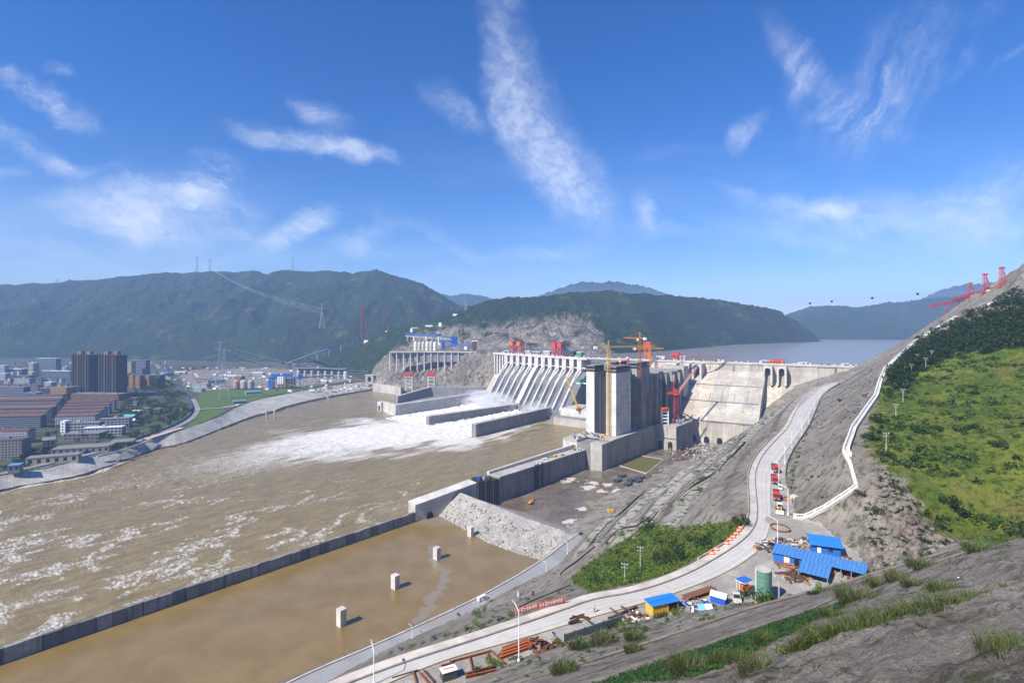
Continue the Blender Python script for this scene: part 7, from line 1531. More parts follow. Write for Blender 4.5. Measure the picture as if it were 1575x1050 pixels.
m = MB(); p = f1_; m.bar(sq(p,ZR),sq(p,ZR+2.15),.16); m.build('post', DKGREY, o)
# ---- steel and scrap beside the road
def beam(a, b, w=.3, h=.35, mat=RUST, label='', group='rusty beams beside the upper road', z=ZR+.1, name='steel_beam', dz=0):
    pa, pb = Vector(P(*a, z+h/2+dz)), Vector(P(*b, z+h/2+dz)); o = MB(); dd = (pb-pa).normalized(); s = Vector((-dd.y,dd.x,0))
    o.bar(pa+Vector((0,0,h*.45)), pb+Vector((0,0,h*.45)), w, h*.12); o.bar(pa-Vector((0,0,h*.45)), pb-Vector((0,0,h*.45)), w, h*.12); o.bar(pa, pb, w*.2, h*.8)
    return tag(o.build(name, mat), label, 'beam', group)
BEAMS = [((603,1042),(643,1030),'rusty beam at the bottom edge of the photo, parallel to the yellow line'),((636,1033),(641,1052),'short rusty beam standing across the bottom left scrap'),((645,1033),(662,1052),'curved rusty beam at the bottom left scrap'),((652,1030),(668,1048),'second short rusty beam near the white topped box'),
 ((692,1017),(756,1000),'long dark rusty beam along the far side of the steel frame'),((754,999),(778,1020),'rusty beam closing the right end of the steel frame'),((695,1016),(698,1034),'rusty beam at the left end of the steel frame'),((722,1008),(728,1036),'rusty beam across the middle of the steel frame'),((750,1003),(757,1022),'rusty beam across the right half of the steel frame'),((717,1036),(761,1024),'thick rusty box beam at the near side of the steel frame'),((716,1040),(763,1030),'second thick rusty beam below the box beam'),((679,1023),(694,1019),'thin rusty beam left of the steel frame')]
for i, (a, b, lb) in enumerate(BEAMS): beam(a, b, .42 if i > 8 and i < 11 else .26, .5 if i > 8 and i < 11 else .3, RUST if i % 3 else RUSTD, lb, dz=.02*(i % 4))
PL = ['lowest','second','third','fourth','fifth','top']
for k in range(6): beam((768+k*1.0,1011-k*2.6-(k % 2)),(810+k*.5,996-k*2.4-(k % 2)), .6, .5, RUST if k % 2 else paint('orange rust', (.34,.10,.03), .8, .3, 1.2), PL[k]+' of the stacked orange rust sheet piles behind the nearest lamp', 'stacked sheet piles', dz=.3*(k//2))
for k, (a, b) in enumerate([((877,955),(897,948)),((876,951),(898,944)),((895,945),(910,958)),((880,947),(906,949)),((874,957),(892,953))]): beam(a, b, .35, .35, RUSTD, ['lowest','rear','crossing','long upper','short front'][k]+' dark beam of the pile in the middle of the road verge', 'dark beams on the road verge', dz=.1*k)
for k, (a, b) in enumerate([((938,935),(962,950)),((955,932),(974,942)),((944,947),(980,932)),((935,950),(958,944))]): beam(a, b, .35, .4, DKGREY if k < 2 else RUSTD, ['long dark','short dark','long rusty','short rusty'][k]+' beam lying left of the yellow hut', 'beams left of the yellow hut', dz=.1*k)
beam((1053,920),(1098,905), 2.2, .9, paint('brown rust box', (.19,.075,.04), .8, .3), 'wide brown rusty box girder behind the yellow hut', 'girders')
def heap(name, px, py, n, rad, smax, mats, label, seed, cat='scrap heap', z=ZR, hmax=1.5, long_=2.0):
    q = P(px, py, z); o = thing(name, label, cat, q); r = random.Random(seed)
    for k in range(n):
        a = r.uniform(0, 6.28); rr = rad*math.sqrt(r.random()); zz = z+hmax*(1-rr/rad)*r.random(); m = MB(); s = r.uniform(.3,1)*smax
        if r.random() < .5: m.box((q[0]+rr*math.cos(a),q[1]+rr*math.sin(a),zz+.2), (s*long_,s*.35,s*.3), r.uniform(0,3.1), r.uniform(-.4,.4)); nm = 'plank'
        elif r.random() < .5: m.tube((q[0]+rr*math.cos(a)-s*.6,q[1]+rr*math.sin(a),zz+.15),(q[0]+rr*math.cos(a)+s*.6,q[1]+rr*math.sin(a)+s*r.uniform(-1,1),zz+.3),.13+.1*s,n=7); nm = 'pipe'
        else: m.box((q[0]+rr*math.cos(a),q[1]+rr*math.sin(a),zz+s*.25), (s,s*.8,s*.55), r.uniform(0,3.1)); nm = 'lump'
        m.build(nm, r.choice(mats), o)
    return o
heap('scrap_heap', 824, 997, 34, 2.6, 1.3, [RUST,RUSTD,RUST,paint('orange rust', (.34,.10,.03))], 'dark and orange heap of rusty steel right of the nearest lamp', 1, hmax=2.2)
heap('scrap_heap', 856, 993, 16, 2.2, .9, [RUST,paint('orange rust', (.34,.10,.03))], 'low orange rusty scraps beside the panel fence', 2, hmax=.6)
heap('scrap_heap', 982, 950, 26, 2.6, 1.0, [RUST,RUSTD,PALEJ,WHITE], 'mixed heap of rusty drums and pale sacks left of the yellow hut', 3, hmax=1.4)
heap('scrap_heap', 1056, 931, 34, 3.0, 1.0, [WOOD,PALEJ,BLUED,BLUED,RUST,paint('violet tarp', (.13,.16,.45), .8)], 'jumbled timber and violet blue tarpaulins right of the yellow hut', 4, hmax=1.5)
heap('scrap_heap', 1075, 928, 26, 2.4, .9, [paint('violet tarp', (.13,.16,.45), .8),BLUE,WHITE,WOOD], 'blue plastic and pale scraps beneath the brown girder', 5, hmax=1.2)
heap('scrap_heap', 1186, 843, 44, 5.2, 1.7, [RUSTD,WOOD,DKGREY,PALEJ,RUSTD], 'large heap of dark timber and scrap at the left end of the long blue shed', 6, hmax=2.4)
heap('scrap_heap', 1215, 838, 40, 5.0, 1.5, [RUSTD,WOOD,PALEJ,GREY,DKGREY], 'scrap and doors piled behind the long blue shed', 7, hmax=2.6)
heap('scrap_heap', 1236, 836, 26, 3.6, 1.4, [RUSTD,WOOD,DKGREY,PALEJ], 'brown planks and frames left of the small blue hut', 8, hmax=2.2)
heap('scrap_heap', 1295, 862, 30, 3.8, 1.3, [WOOD,PALEJ,RUST,WOOD], 'timber and pale rubble right of the small blue hut', 9, hmax=1.4)
heap('scrap_heap', 1221, 887, 40, 3.2, 1.8, [RUSTD,WOOD,DKGREY,RUSTD], 'dark curved planks and rods beside the lean-to roof', 10, hmax=1.0, long_=3.2)
heap('scrap_heap', 1212, 872, 24, 3.4, 1.2, [WOOD,paint('orange timber', (.36,.17,.08), .8),RUST], 'orange brown timber along the front of the long blue shed', 11, hmax=.7)
heap('scrap_heap', 1232, 886, 22, 2.6, 1.2, [WOOD,RUSTD], 'weathered boards against the front wall of the long blue shed', 12, hmax=.8)
heap('rubble_pile', 1207, 767, 24, 2.6, 1.1, [paint('red brown earth', (.33,.10,.055), .9, .3)], 'red brown earth pile beside the nearest red dump truck', 13, 'rubble pile', hmax=1.0, long_=1.2)
heap('rubble_pile', 1224, 792, 18, 2.0, 1.0, [PALEJ,WOOD,GREY], 'pale rubble and boards at the foot of the white fence', 14, 'rubble pile', hmax=.7)
q = P(1221,769,ZR); o = thing('cream_mixer', 'tilted cream coloured machine against the foot of the bare rock', 'machine', q); m = MB(); m.box((q[0],q[1],q[2]+1.1),(2.6,2.0,1.7),.6,.25); m.build('machine_body', paint('cream machine', (.58,.52,.36), .6), o); m = MB(); m.bar((q[0]+1,q[1]+1,q[2]+.3),(q[0]+2.4,q[1]-.8,q[2]+1.6),.2); m.build('handle', DKGREY, o); m = MB(); m.box((q[0],q[1],q[2]+.2),(2.2,1.8,.4),.6); m.build('skid', RUST, o)
q = P(1200,812,ZR+.3); o = thing('pipe_hoop', 'big rusty ring of bent pipe lying on the yard near the scrap', 'pipe', q); m = MB(); n = 36
for k in range(n): a, b = 2*math.pi*k/n, 2*math.pi*(k+1)/n; m.tube((q[0]+2.9*math.cos(a),q[1]+3.6*math.sin(a),q[2]+.3),(q[0]+2.9*math.cos(b),q[1]+3.6*math.sin(b),q[2]+.3),.2,n=6,caps=False)
m.build('ring', RUST, o)
for k in range(6): a = k*1.05; m = MB(); m.bar((q[0]+2.9*math.cos(a),q[1]+3.6*math.sin(a),q[2]-.3),(q[0]+2.9*math.cos(a),q[1]+3.6*math.sin(a),q[2]+.4),.2); m.build('foot', RUSTD, o)
q = P(690,1042,ZR); o = thing('white_topped_box', 'dark box with a white top and a red stripe near the bottom of the photo', 'box', q); m = MB(); m.box((q[0],q[1],q[2]+.9),(3.0,1.7,1.7),.45); m.build('box_body', DKGREY, o); m = MB(); m.box((q[0],q[1],q[2]+1.82),(3.2,2.0,.12),.45); m.build('box_top', WHITE, o); m = MB(); m.bar((q[0]-1.0,q[1]-.3,q[2]+1.92),(q[0]+1.0,q[1]+.5,q[2]+1.92),.22,.06); m.build('red_stripe', RED, o)
for k, (px, py) in enumerate([(1093,851),(1100,845),(1116,836),(1121,830),(1126,826),(1131,821),(1135,816),(1138,812)]):
    q = P(px, py, ZR+.4); o = thing('road_barrier', ['lowest','second','third','fourth','fifth','sixth','seventh','highest'][k]+' orange and white barrier along the outer side of the road bend', 'barrier', q, 'orange and white road barriers'); m = MB(); m.hexa([(q[0]-.9,q[1]-.6,q[2]),(q[0]+.7,q[1]-.9,q[2]),(q[0]+.9,q[1]-.4,q[2]),(q[0]-.7,q[1]-.1,q[2])],[(q[0]-.85,q[1]-.45,q[2]+1.0),(q[0]+.75,q[1]-.75,q[2]+1.0),(q[0]+.8,q[1]-.6,q[2]+1.0),(q[0]-.8,q[1]-.3,q[2]+1.0)]); m.build('barrier_body', ORANGE, o); m = MB(); m.box((q[0],q[1]-.5,q[2]+.55),(1.0,.62,.3),-.2); m.build('white_band', WHITE, o)
q = P(1066,944,ZR); o = thing('white_cone', 'white cone shaped marker at the top of the terrace slab', 'cone', q); m = MB(); m.lathe(q, [(.7,-.2),(.35,.9),(.15,2.0)], 10); m.build('cone_body', WHITE, o); m = MB(); m.box((q[0],q[1],q[2]-.1),(1.6,1.6,.3)); m.build('cone_base', WHITE, o)
for k, (px, py) in enumerate([(797,918),(820,916)]): q = hpoly([(px,py)])[0]; o = thing('marker_post', ['white marker post on the slope above the lower road','dark square post on the slope behind the banner'][k], 'post', q); m = MB(); m.box((q[0],q[1],q[2]+1.2),(.9,.6,2.8),.3); m.build('post_body', [WHITE,DKGREY][k], o); m = MB(); m.box((q[0],q[1],q[2]+2.7),(1.1,.8,.2),.3); m.build('post_cap', GREY, o)
# a person walking on the road
def skin(name, pts, edges, rad, mat, parent, root=0):
    me = bpy.data.meshes.new(name); me.from_pydata(pts, edges, []); o = bpy.data.objects.new(name, me); COL.objects.link(o); me.materials.append(mat); o.parent = parent
    o.modifiers.new('skin', 'SKIN'); s = o.modifiers.new('sub', 'SUBSURF'); s.levels = 1; s.render_levels = 1
    for i, r in enumerate(rad): me.skin_vertices[0].data[i].radius = (r, r); me.skin_vertices[0].data[i].use_root = (i == root)
    return o
pp_ = P(914.5,941,ZR+.22); man = thing('person', 'person in a pale orange top and dark trousers walking on the upper road', 'person', pp_); man.rotation_euler[2] = .5
SKN = paint('skin tone', (.42,.25,.17), .6); SHIRT = paint('orange pale shirt', (.66,.45,.24), .8); TRO = paint('dark trousers', (.035,.04,.06), .8); HAIR = paint('black hair', (.015,.012,.01), .6)
body = [(0,0,.92),(0,0,1.15),(0,0,1.40),(.01,0,1.50),(.03,0,1.62),(.02,0,1.72),(0,.19,1.40),(-.05,.25,1.14),(.07,.26,.92),(.10,.26,.84),(0,-.19,1.40),(.06,-.25,1.14),(.20,-.24,.96),(.24,-.23,.90),(0,.09,.88),(.16,.10,.50),(.12,.10,.08),(.24,.10,.05),(0,-.09,.88),(-.08,-.10,.49),(-.30,-.10,.13),(-.19,-.10,.06)]
be = [(0,1),(1,2),(2,3),(3,4),(4,5),(2,6),(6,7),(7,8),(8,9),(2,10),(10,11),(11,12),(12,13),(0,14),(14,15),(15,16),(16,17),(0,18),(18,19),(19,20),(20,21)]
skin('body', body, be, [.13,.13,.14,.055,.095,.075,.065,.05,.04,.04,.065,.05,.04,.04,.085,.06,.045,.04,.085,.06,.045,.04], SKN, man)
skin('shirt', [(0,0,.93),(0,0,1.15),(0,0,1.41),(0,.20,1.41),(-.03,.245,1.2),(0,-.20,1.41),(.04,-.245,1.2)], [(0,1),(1,2),(2,3),(3,4),(2,5),(5,6)], [.15,.15,.155,.085,.07,.085,.07], SHIRT, man)
skin('trousers', [(0,0,.95),(0,.09,.88),(.16,.10,.50),(.12,.10,.14),(0,-.09,.88),(-.08,-.10,.49),(-.28,-.10,.17)], [(0,1),(1,2),(2,3),(0,4),(4,5),(5,6)], [.15,.10,.075,.065,.10,.075,.065], TRO, man)
m = MB(); m.lathe((.01,0,1.64), [(.10,0),(.115,.06),(.08,.13),(.02,.16)], 10); m.build('hair', HAIR, man, local=True)
# ---- white fences up the slope
def white_fence(name, line, label, step, h, th_=.16, curb=True, stair=False):
    L = resample(line, step=step); o = thing(name, label, 'fence', tuple(L[0]))
    for i, a in enumerate(L):
        za = hzp(a[0],a[1]); a[2] = za if not np.isnan(za) else a[2]
    for i, (a, b) in enumerate(zip(L[:-1], L[1:])):
        va, vb = Vector(a), Vector(b); up = Vector((0,0,1)); m = MB(); m.bar(va+up*(h+.1)-up*.6, va+up*(h+.1), th_*2.4); 
        m = MB(); m.box((va.x,va.y,va.z+h*.45), (th_*2.4,th_*2.4,h*1.25)); m.build('fence_post', WHITE, o)
        m = MB(); m.bar(va+up*h, vb+up*h, th_*1.5, th_*1.2); m.bar(va+up*h*.42, vb+up*h*.42, th_*1.1, th_); m.build('rail', WHITE, o)
        m = MB(); n = max(3, int((vb-va).length/.6))
        for k in range(1, n): p = va.lerp(vb, k/n); m.bar(p+up*.3, p+up*h, th_*.6)
        m.build('baluster_row', WHITE, o)
        if curb: m = MB(); m.bar(va+up*.05, vb+up*.05, 1.3, .9); m.build('kerb_stone', CONC_NEW, o)
        if stair and i > 1:
            d_ = (vb-va); nr = Vector((d_.y,-d_.x,0)).normalized()*1.9; m = MB(); m.bar(va+nr*.5+up*.35, vb+nr*.5+up*.35, 2.2, .5); m.build('stair_flight', WHITE if stair == 2 else CONC_NEW, o)
            m = MB(); m.bar(va+nr+up*h, vb+nr+up*h, th_*1.4); m.bar(va+nr, va+nr+up*h, th_*1.4); m.bar(va+nr+up*h*.45, vb+nr+up*h*.45, th_*1.2); m.build('outer_rail', WHITE, o)
FL = [tuple(p) for p in FEN]
white_fence('white_fence', FL[:4], 'white post and rail fence rising from the yard to the bare rock corner', 3.4, 1.7, .2)
white_fence('white_stair_rail', FL[3:9], 'white stair and railing climbing along the edge of the bare rock slope', 4.0, 1.7, .22, True, 1)
white_fence('white_stair_rail', FL[8:11], 'upper white stair zigzag between bare rock and dark thicket', 4.0, 1.7, .25, True, 2)
white_fence('white_stair_rail', FL[11:14], 'topmost white stair below the red cable crane towers', 3.2, 1.6, .24, True, 2)
# ================================================================== VEGETATION
def leafset(rng, n, rad, leaf, flat=.75, up=.25, hollow=.55):
    """n leaf faces spread unevenly through a crown volume built of a few lobes"""
    k = 7; lob = rng.normal(0, .48, (k,3)); lob[:,2] = np.abs(lob[:,2])*.8; lr = rng.uniform(.35,.62,k)
    w = rng.integers(0, k, n); d = rng.normal(size=(n,3)); d /= np.linalg.norm(d, axis=1)[:,None]
    c = lob[w]+d*(lr[w]*rng.uniform(hollow,1,n)**.6)[:,None]; c[:,2] *= flat; c[:,2] -= c[:,2].min()*.8; c *= rad
    nv = d*.7+rng.normal(size=(n,3))*.6; nv[:,2] += up; nv /= np.linalg.norm(nv, axis=1)[:,None]
    t = np.cross(nv, rng.normal(size=(n,3))); t /= np.linalg.norm(t, axis=1)[:,None]+1e-9; b = np.cross(nv, t); s = leaf*rng.uniform(.55,1.3,n)[:,None]
    V = np.stack([c-t*s*.5, c+b*s*.32, c+t*s*.6, c-b*s*.32], 1); return V
def blades(rng, n, rad, h, w, lean=.5):
    a = rng.uniform(0, 2*np.pi, n); r = rad*np.sqrt(rng.random(n)); base = np.stack([r*np.cos(a), r*np.sin(a), np.zeros(n)], 1)
    hh = h*rng.uniform(.45,1.1,n); la = a+rng.normal(0,.8,n); ld = np.stack([np.cos(la), np.sin(la), np.zeros(n)], 1)*(lean*rng.uniform(.2,1.2,n)*hh)[:,None]
    sd = np.stack([-np.sin(la), np.cos(la), np.zeros(n)], 1)*(w*rng.uniform(.6,1.2,n))[:,None]; z = np.array((0,0,1.0))
    m1 = base+ld*.3+z*(hh*.55)[:,None]; m2 = base+ld*.72+z*(hh*.9)[:,None]; tip = base+ld*1.15+z*(hh*.93)[:,None]
    return np.stack([base-sd*.5, base+sd*.5, m1+sd*.5, m1-sd*.5, m2+sd*.35, m2-sd*.35, tip], 1)
BLF4 = np.array([(0,1,2,3),(3,2,4,5)]); BLF3 = np.array([(5,4,6)])
def merge(name, protos, pts, sc, rng, mat, zs=None, blade=False, **k):
    which = rng.integers(0, len(protos), len(pts)); VV = []; rot = rng.uniform(0, 2*np.pi, len(pts))
    for i, pr in enumerate(protos):
        ix = np.where(which == i)[0]
        if not len(ix): continue
        c, s = np.cos(rot[ix]), np.sin(rot[ix]); v = pr.reshape(-1,3)[None]*np.asarray(sc)[ix][:,None,None]
        x = v[...,0]*c[:,None]-v[...,1]*s[:,None]; y = v[...,0]*s[:,None]+v[...,1]*c[:,None]; z = v[...,2]*(1 if zs is None else np.asarray(zs)[ix][:,None])
        VV.append((np.stack([x,y,z],-1)+np.asarray(pts)[ix][:,None,:]).reshape(-1, pr.shape[1], 3))
    V = np.concatenate(VV); n, q = V.shape[:2]
    if q == 4: F_ = np.arange(n*4).reshape(n,4)
    else: b = np.arange(n)[:,None,None]*7; F_ = [(BLF4[None]+b).reshape(-1,4), (BLF3[None]+b).reshape(-1,3)]
    return link(name, np_mesh(name, V.reshape(-1,3), F_, mat), **k)
def pmesh(name, V, mat):
    n, q = V.shape[:2]
    if q == 4: F_ = np.arange(n*4).reshape(n,4)
    else: b = np.arange(n)[:,None,None]*7; F_ = [(BLF4[None]+b).reshape(-1,4), (BLF3[None]+b).reshape(-1,3)]
    return np_mesh(name, V.reshape(-1,3), F_, mat)
def inside_pts(rng, poly, n, dens=None):
    a = np.array([(p[0],p[1]) for p in poly]); lo, hi = a.min(0), a.max(0); out = np.zeros((0,2))
    while len(out) < n:
        q = lo+(hi-lo)*rng.random((n*3,2)); q = q[inpoly(q[:,0], q[:,1], poly)]
        if dens is not None: q = q[rng.random(len(q)) < dens(q[:,0], q[:,1])]
        out = np.vstack([out, q])
    out = out[:n]; return out
def onland(q, dz=0.0):
    z = hz(q[:,0], q[:,1]); k = ~np.isnan(z); return np.column_stack([q[k], z[k]+dz])
rng = np.random.default_rng(42)
DKG = foliage('dark foliage', (.020,.044,.010), (.034,.066,.012), (.009,.022,.006))
MDG = foliage('shrub foliage', (.050,.105,.013), (.085,.145,.020), (.022,.050,.009))
LTG = foliage('light foliage', (.10,.165,.018), (.145,.195,.03), (.05,.095,.012))
GRS = foliage('grass blades', (.12,.175,.024), (.16,.19,.036), (.065,.105,.016), dry=(.15,.115,.045))
REED = foliage('reed blades', (.06,.10,.018), (.10,.13,.03), (.022,.045,.010), dry=(.20,.165,.075), scale=.9)
CREEP = foliage('creeper leaves', (.022,.068,.014), (.040,.095,.018), (.012,.036,.008), scale=.4)
DRYG = foliage('dry brown stalks', (.10,.07,.035), (.15,.11,.055), (.06,.04,.02))
BARK = paint('tree bark', (.10,.075,.055), .9, .3, 2.0)
SH = [leafset(rng, 66, 1.0, .40) for _ in range(5)]; SHF = [leafset(rng, 46, 1.0, .50) for _ in range(5)]; TRC = [leafset(rng, 120, 1.0, .32, .95) for _ in range(4)]
GUL0 = hpoly([(1330,760),(1350,720),(1385,745),(1440,815),(1480,834),(1400,862),(1345,872),(1330,830)])
# green hill on the right
d2 = lambda x, y: .25+.75*sstep(-.05,.35, fbm(x/22, y/22, 4, 6))
q = inside_pts(rng, G2, 2700, lambda x, y: .10+sstep(-.10,.30, fbm(x/24, y/24, 4, 6)+.05*(pn(x/6,y/6,2)))); p = onland(q, -.1)
s = (.7+1.7*rng.random(len(p))**2); far = p[:,1] > 230
merge('hill_shrubs', SHF, p, s, rng, MDG, kind='stuff')
q = inside_pts(rng, G2, 650, lambda x, y: .05+sstep(.0,.34, fbm(x/24, y/24, 4, 6))); p = onland(q, -.1); merge('dark_hill_shrubs', SHF, p, .8+1.9*rng.random(len(p))**2, rng, DKG, kind='stuff')
q = inside_pts(rng, G2, 2200); p = onland(q, -.1); merge('pale_hill_shrubs', SHF, p, .45+.6*rng.random(len(p)), rng, LTG, np.full(len(p), .7), kind='stuff')
TU = [blades(rng, 7, .55, .8, .2) for _ in range(4)]
q = inside_pts(rng, G2, 9500); p = onland(q, -.05); merge('hill_grass', TU, p, .55+.6*rng.random(len(p)), rng, GRS, blade=True, kind='stuff')
q = inside_pts(rng, G3, 620); p = onland(q, -.6); merge('dark_thicket', TRC, p, 2.4+2.6*rng.random(len(p)), rng, DKG, np.full(len(p), 1.0), kind='stuff')
q = inside_pts(rng, [Q(1400,527,485)[:2], Q(1560,452,505)[:2], Q(1640,450,470)[:2], Q(1600,500,400)[:2], Q(1420,545,420)[:2]], 260); p = onland(q, -.5); merge('upper_thicket', TRC, p, 1.8+2.4*rng.random(len(p)), rng, DKG, kind='stuff')
# trees on the hilltop against the sky
q = np.array([Q(px, py, D) for px, py, D in ((1552,432,590),(1558,424,590),(1565,418,585),(1571,412,580),(1580,405,575),(1548,440,600),(1590,398,575))]); p = onland(q[:,:2], -.5)
# green slope under the road bend
q = inside_pts(rng, G1, 430); p = onland(q, -.1); merge('slope_shrubs', SH, p[::2], .8+1.5*rng.random(len(p[::2]))**1.5, rng, MDG, kind='stuff'); merge('pale_slope_shrubs', SH, p[1::2], .8+1.3*rng.random(len(p[1::2]))**1.5, rng, LTG, kind='stuff')
q = inside_pts(rng, G1, 620); p = onland(q, -.1); merge('pale_slope_shrubs', SH, p, .6+.8*rng.random(len(p)), rng, LTG, np.full(len(p), .8), kind='stuff')
q = inside_pts(rng, G1, 1800); p = onland(q, -.05); merge('slope_grass', TU, p, .7+.7*rng.random(len(p)), rng, GRS, kind='stuff')
# weeds along the drains of the rock slope and loose stones on the foreground rock
p = np.vstack(DRL[:3]); p = p[rng.integers(0, len(p), 520)][:,:2]+rng.normal(0, 2.4, (520,2)); p = onland(p, -.1); merge('drain_weeds', SHF, p, .5+1.0*rng.random(len(p))**2, rng, MDG, np.full(len(p), .8), kind='stuff')
q = inside_pts(rng, [tuple(a) for a in LC[1:]]+[(60,30),(30,8),(8,6),(0,14),(-6,40)], 3800, lambda x, y: np.clip(26/np.hypot(x, y), 0, 1)**1.3*(.15+sstep(-.1,.4, fbm(x/4, y/4, 3, 49)))); p = onland(q, .0)
rocks('loose_stones', p, (.012+.05*rng.random(len(p))**3)*np.clip(p[:,1]/18, .8, 4), ROCK, kind='stuff')
q = inside_pts(rng, [tuple(a) for a in F1[1:]]+[tuple(a) for a in F3[1:]][::-1], 500, lambda x, y: .03+sstep(.05,.4, fbm(x/5, y/5, 4, 50))); p = onland(q, -.03); merge('dry_weeds', [blades(rng, 14, .3, .35, .03, 1.0) for _ in range(3)], p, .4+.6*rng.random(len(p)), rng, DRYG, kind='stuff')
q = inside_pts(rng, GUL0, 300); p = onland(q, .1); rocks('gully_boulders', p, .25+1.5*rng.random(len(p))**3, ROCK, kind='stuff')
# creeper band between the terraces
CT = [leafset(rng, 26, .55, .26, .35, .9) for _ in range(4)]
q = inside_pts(rng, G4, 1500); p = onland(q, -.05); merge('creeper_band', CT, p, .7+.6*rng.random(len(p)), rng, CREEP, kind='stuff')
# small weeds on bare rock, too many to count
RKP = [P(1150,752,ZR),P(1150,726,ZR),P(1205,658,ZR),P(1252,597,ZR),TOE[5],TOE[3],TOE[1],LR_R[7],LR_R[4],UR_L[2],UR_L[7],UR_L[11]]
q = inside_pts(rng, RKP, 2200, lambda x, y: .1+sstep(.05,.4, fbm(x/14, y/30, 3, 44))); p = onland(q, -.1); p = p[p[:,2] < 95.5]; bw = bench_at(p[:,0], p[:,1], HT.sample(p[:,0], p[:,1])[0]); p = p[(rng.random(len(p)) < .45)|((bw[1] > .62)&(bw[0] > .3))]; merge('slope_weeds', SHF, p, .25+.75*rng.random(len(p))**2, rng, MDG, np.full(len(p), .8), kind='stuff')
FR = [tuple(a) for a in FEN[:9]]+[Q(1330,566,740),Q(1290,592,600)]+YD_R[::-1][2:9]
q = inside_pts(rng, FR, 420, lambda x, y: .1+sstep(.1,.4, fbm(x/14, y/14, 3, 45))); p = onland(q, -.1); merge('rock_weeds', SHF, p, .25+.7*rng.random(len(p))**2, rng, DKG, np.full(len(p), .8), kind='stuff')
GUL = hpoly([(1330,760),(1350,720),(1385,745),(1440,815),(1480,834),(1400,862),(1345,872),(1330,830)])
q = inside_pts(rng, GUL, 240); p = onland(q, -.1); merge('gully_weeds', SHF, p, .3+.8*rng.random(len(p))**2, rng, DKG, kind='stuff')
q = inside_pts(rng, [tuple(a) for a in F1[1:]]+[tuple(a) for a in F2[1:][::-1]], 240, lambda x, y: .05+sstep(.1,.45, fbm(x/9, y/9, 3, 46))); p = onland(q, -.05); merge('rock_weeds', [blades(rng, 16, .3, .4, .035) for _ in range(3)], p, .4+.7*rng.random(len(p)), rng, REED, kind='stuff')
q = inside_pts(rng, [tuple(a) for a in LA[1:]]+[tuple(a) for a in YD_R[2:12][::-1]], 420, lambda x, y: .04+sstep(.1,.4, fbm(x/7, y/7, 3, 47))); p = onland(q, -.05); merge('terrace_weeds', SHF, p, .2+.45*rng.random(len(p))**2, rng, MDG, kind='stuff')
# ---- single plants
SHM = {('s',m.name,i): None for m in () for i in ()}
def plant_proto(kind, mat, i):
    key = (kind, mat.name, i)
    if key not in SHM:
        r = np.random.default_rng(100+i)
        if kind == 'shrub': SHM[key] = pmesh('shrub_foliage', leafset(r, 420, 1.0, .20, .8), mat)
        elif kind == 'crown': SHM[key] = pmesh('tree_crown', leafset(r, 620, 1.0, .17, 1.0), mat)
        elif kind == 'far': SHM[key] = pmesh('tree_crown', leafset(r, 90, 1.0, .42, .95), mat)
    return SHM[key]
def stems(rad, h, mat, parent, n=4, seed=1):
    r = random.Random(seed); m = MB()
    for k in range(n): a = r.uniform(0,6.28); m.tube((0,0,-.2),(math.cos(a)*rad*.5,math.sin(a)*rad*.5,h*.7),.05+rad*.03,.02,n=5)
    m.build('stem', mat, parent, local=True)
def shrub(q, r, mat, label, i=0, group=None, zs=1.0, name='shrub'):
    o = thing(name, label, 'shrub', q, group); me = plant_proto('shrub', mat, i % 4); c = link('foliage', me, o); c.scale = (r, r, r*zs); c.rotation_euler[2] = i*1.7; stems(r, r*zs, BARK, o, 4, i)
    return o
def tree(q, h, r, mat, label, i=0, group=None):
    o = thing('tree', label, 'tree', q, group); m = MB(); m.tube((0,0,-.4),(.1*h*.2,0,h*.55),h*.035,h*.018,n=7)
    for k in range(5): a = k*1.26+i; m.tube((.02*h,0,h*(.35+.05*k)),(math.cos(a)*r*.6,math.sin(a)*r*.6,h*(.6+.05*k)),h*.016,h*.006,n=5)
    m.build('trunk', BARK, o, local=True); c = link('crown', plant_proto('crown', mat, i % 3), o); c.scale = (r, r, r*.95); c.location = (0,0,h*.30); c.rotation_euler[2] = i*2.1
    return o
def at(px, py): 
    r = hpoly([(px,py)]); return r[0] if r else None
TR = [(996,828,8,4.4,DKG,'round dark tree at the top left of the green slope below the road'),(1022,842,6.5,3.4,LTG,'pale bushy tree right of the round dark tree on the green slope'),(1015,872,6,3.6,DKG,'dark bushy tree low on the green slope beside the utility pole'),(1040,868,5.5,3.4,DKG,'dark tree near the road edge on the green slope'),(1075,845,5,3.2,DKG,'dark tree in the middle of the green slope'),(1135,812,5,3.0,DKG,'dark tree at the upper right tip of the green slope'),(910,900,5,3.2,MDG,'bushy tree at the lower left end of the green slope'),(943,880,5,3.2,MDG,'tree left of the short utility pole on the green slope'),(732,952,6,2.5,LTG,'bright small tree between the two roads left of the banner'),(744,944,4.5,1.8,LTG,'smaller bright tree beside the one left of the banner')]
for i, (px, py, h, r, mt, lb) in enumerate(TR):
    q = at(px, py)
    if q: tree(q, h, r, mt, lb, i)
q = P(1172,926,ZR); shrub((q[0]-1.6,q[1]-1.0,ZR), 3.0, MDG, 'large leafy bush at the foot of the green tank', 1, zs=1.5); shrub((q[0]+2.0,q[1]-1.8,hzp(q[0]+2,q[1]-1.8)-.2), 2.2, MDG, 'smaller leafy bush right of the foot of the green tank', 2)
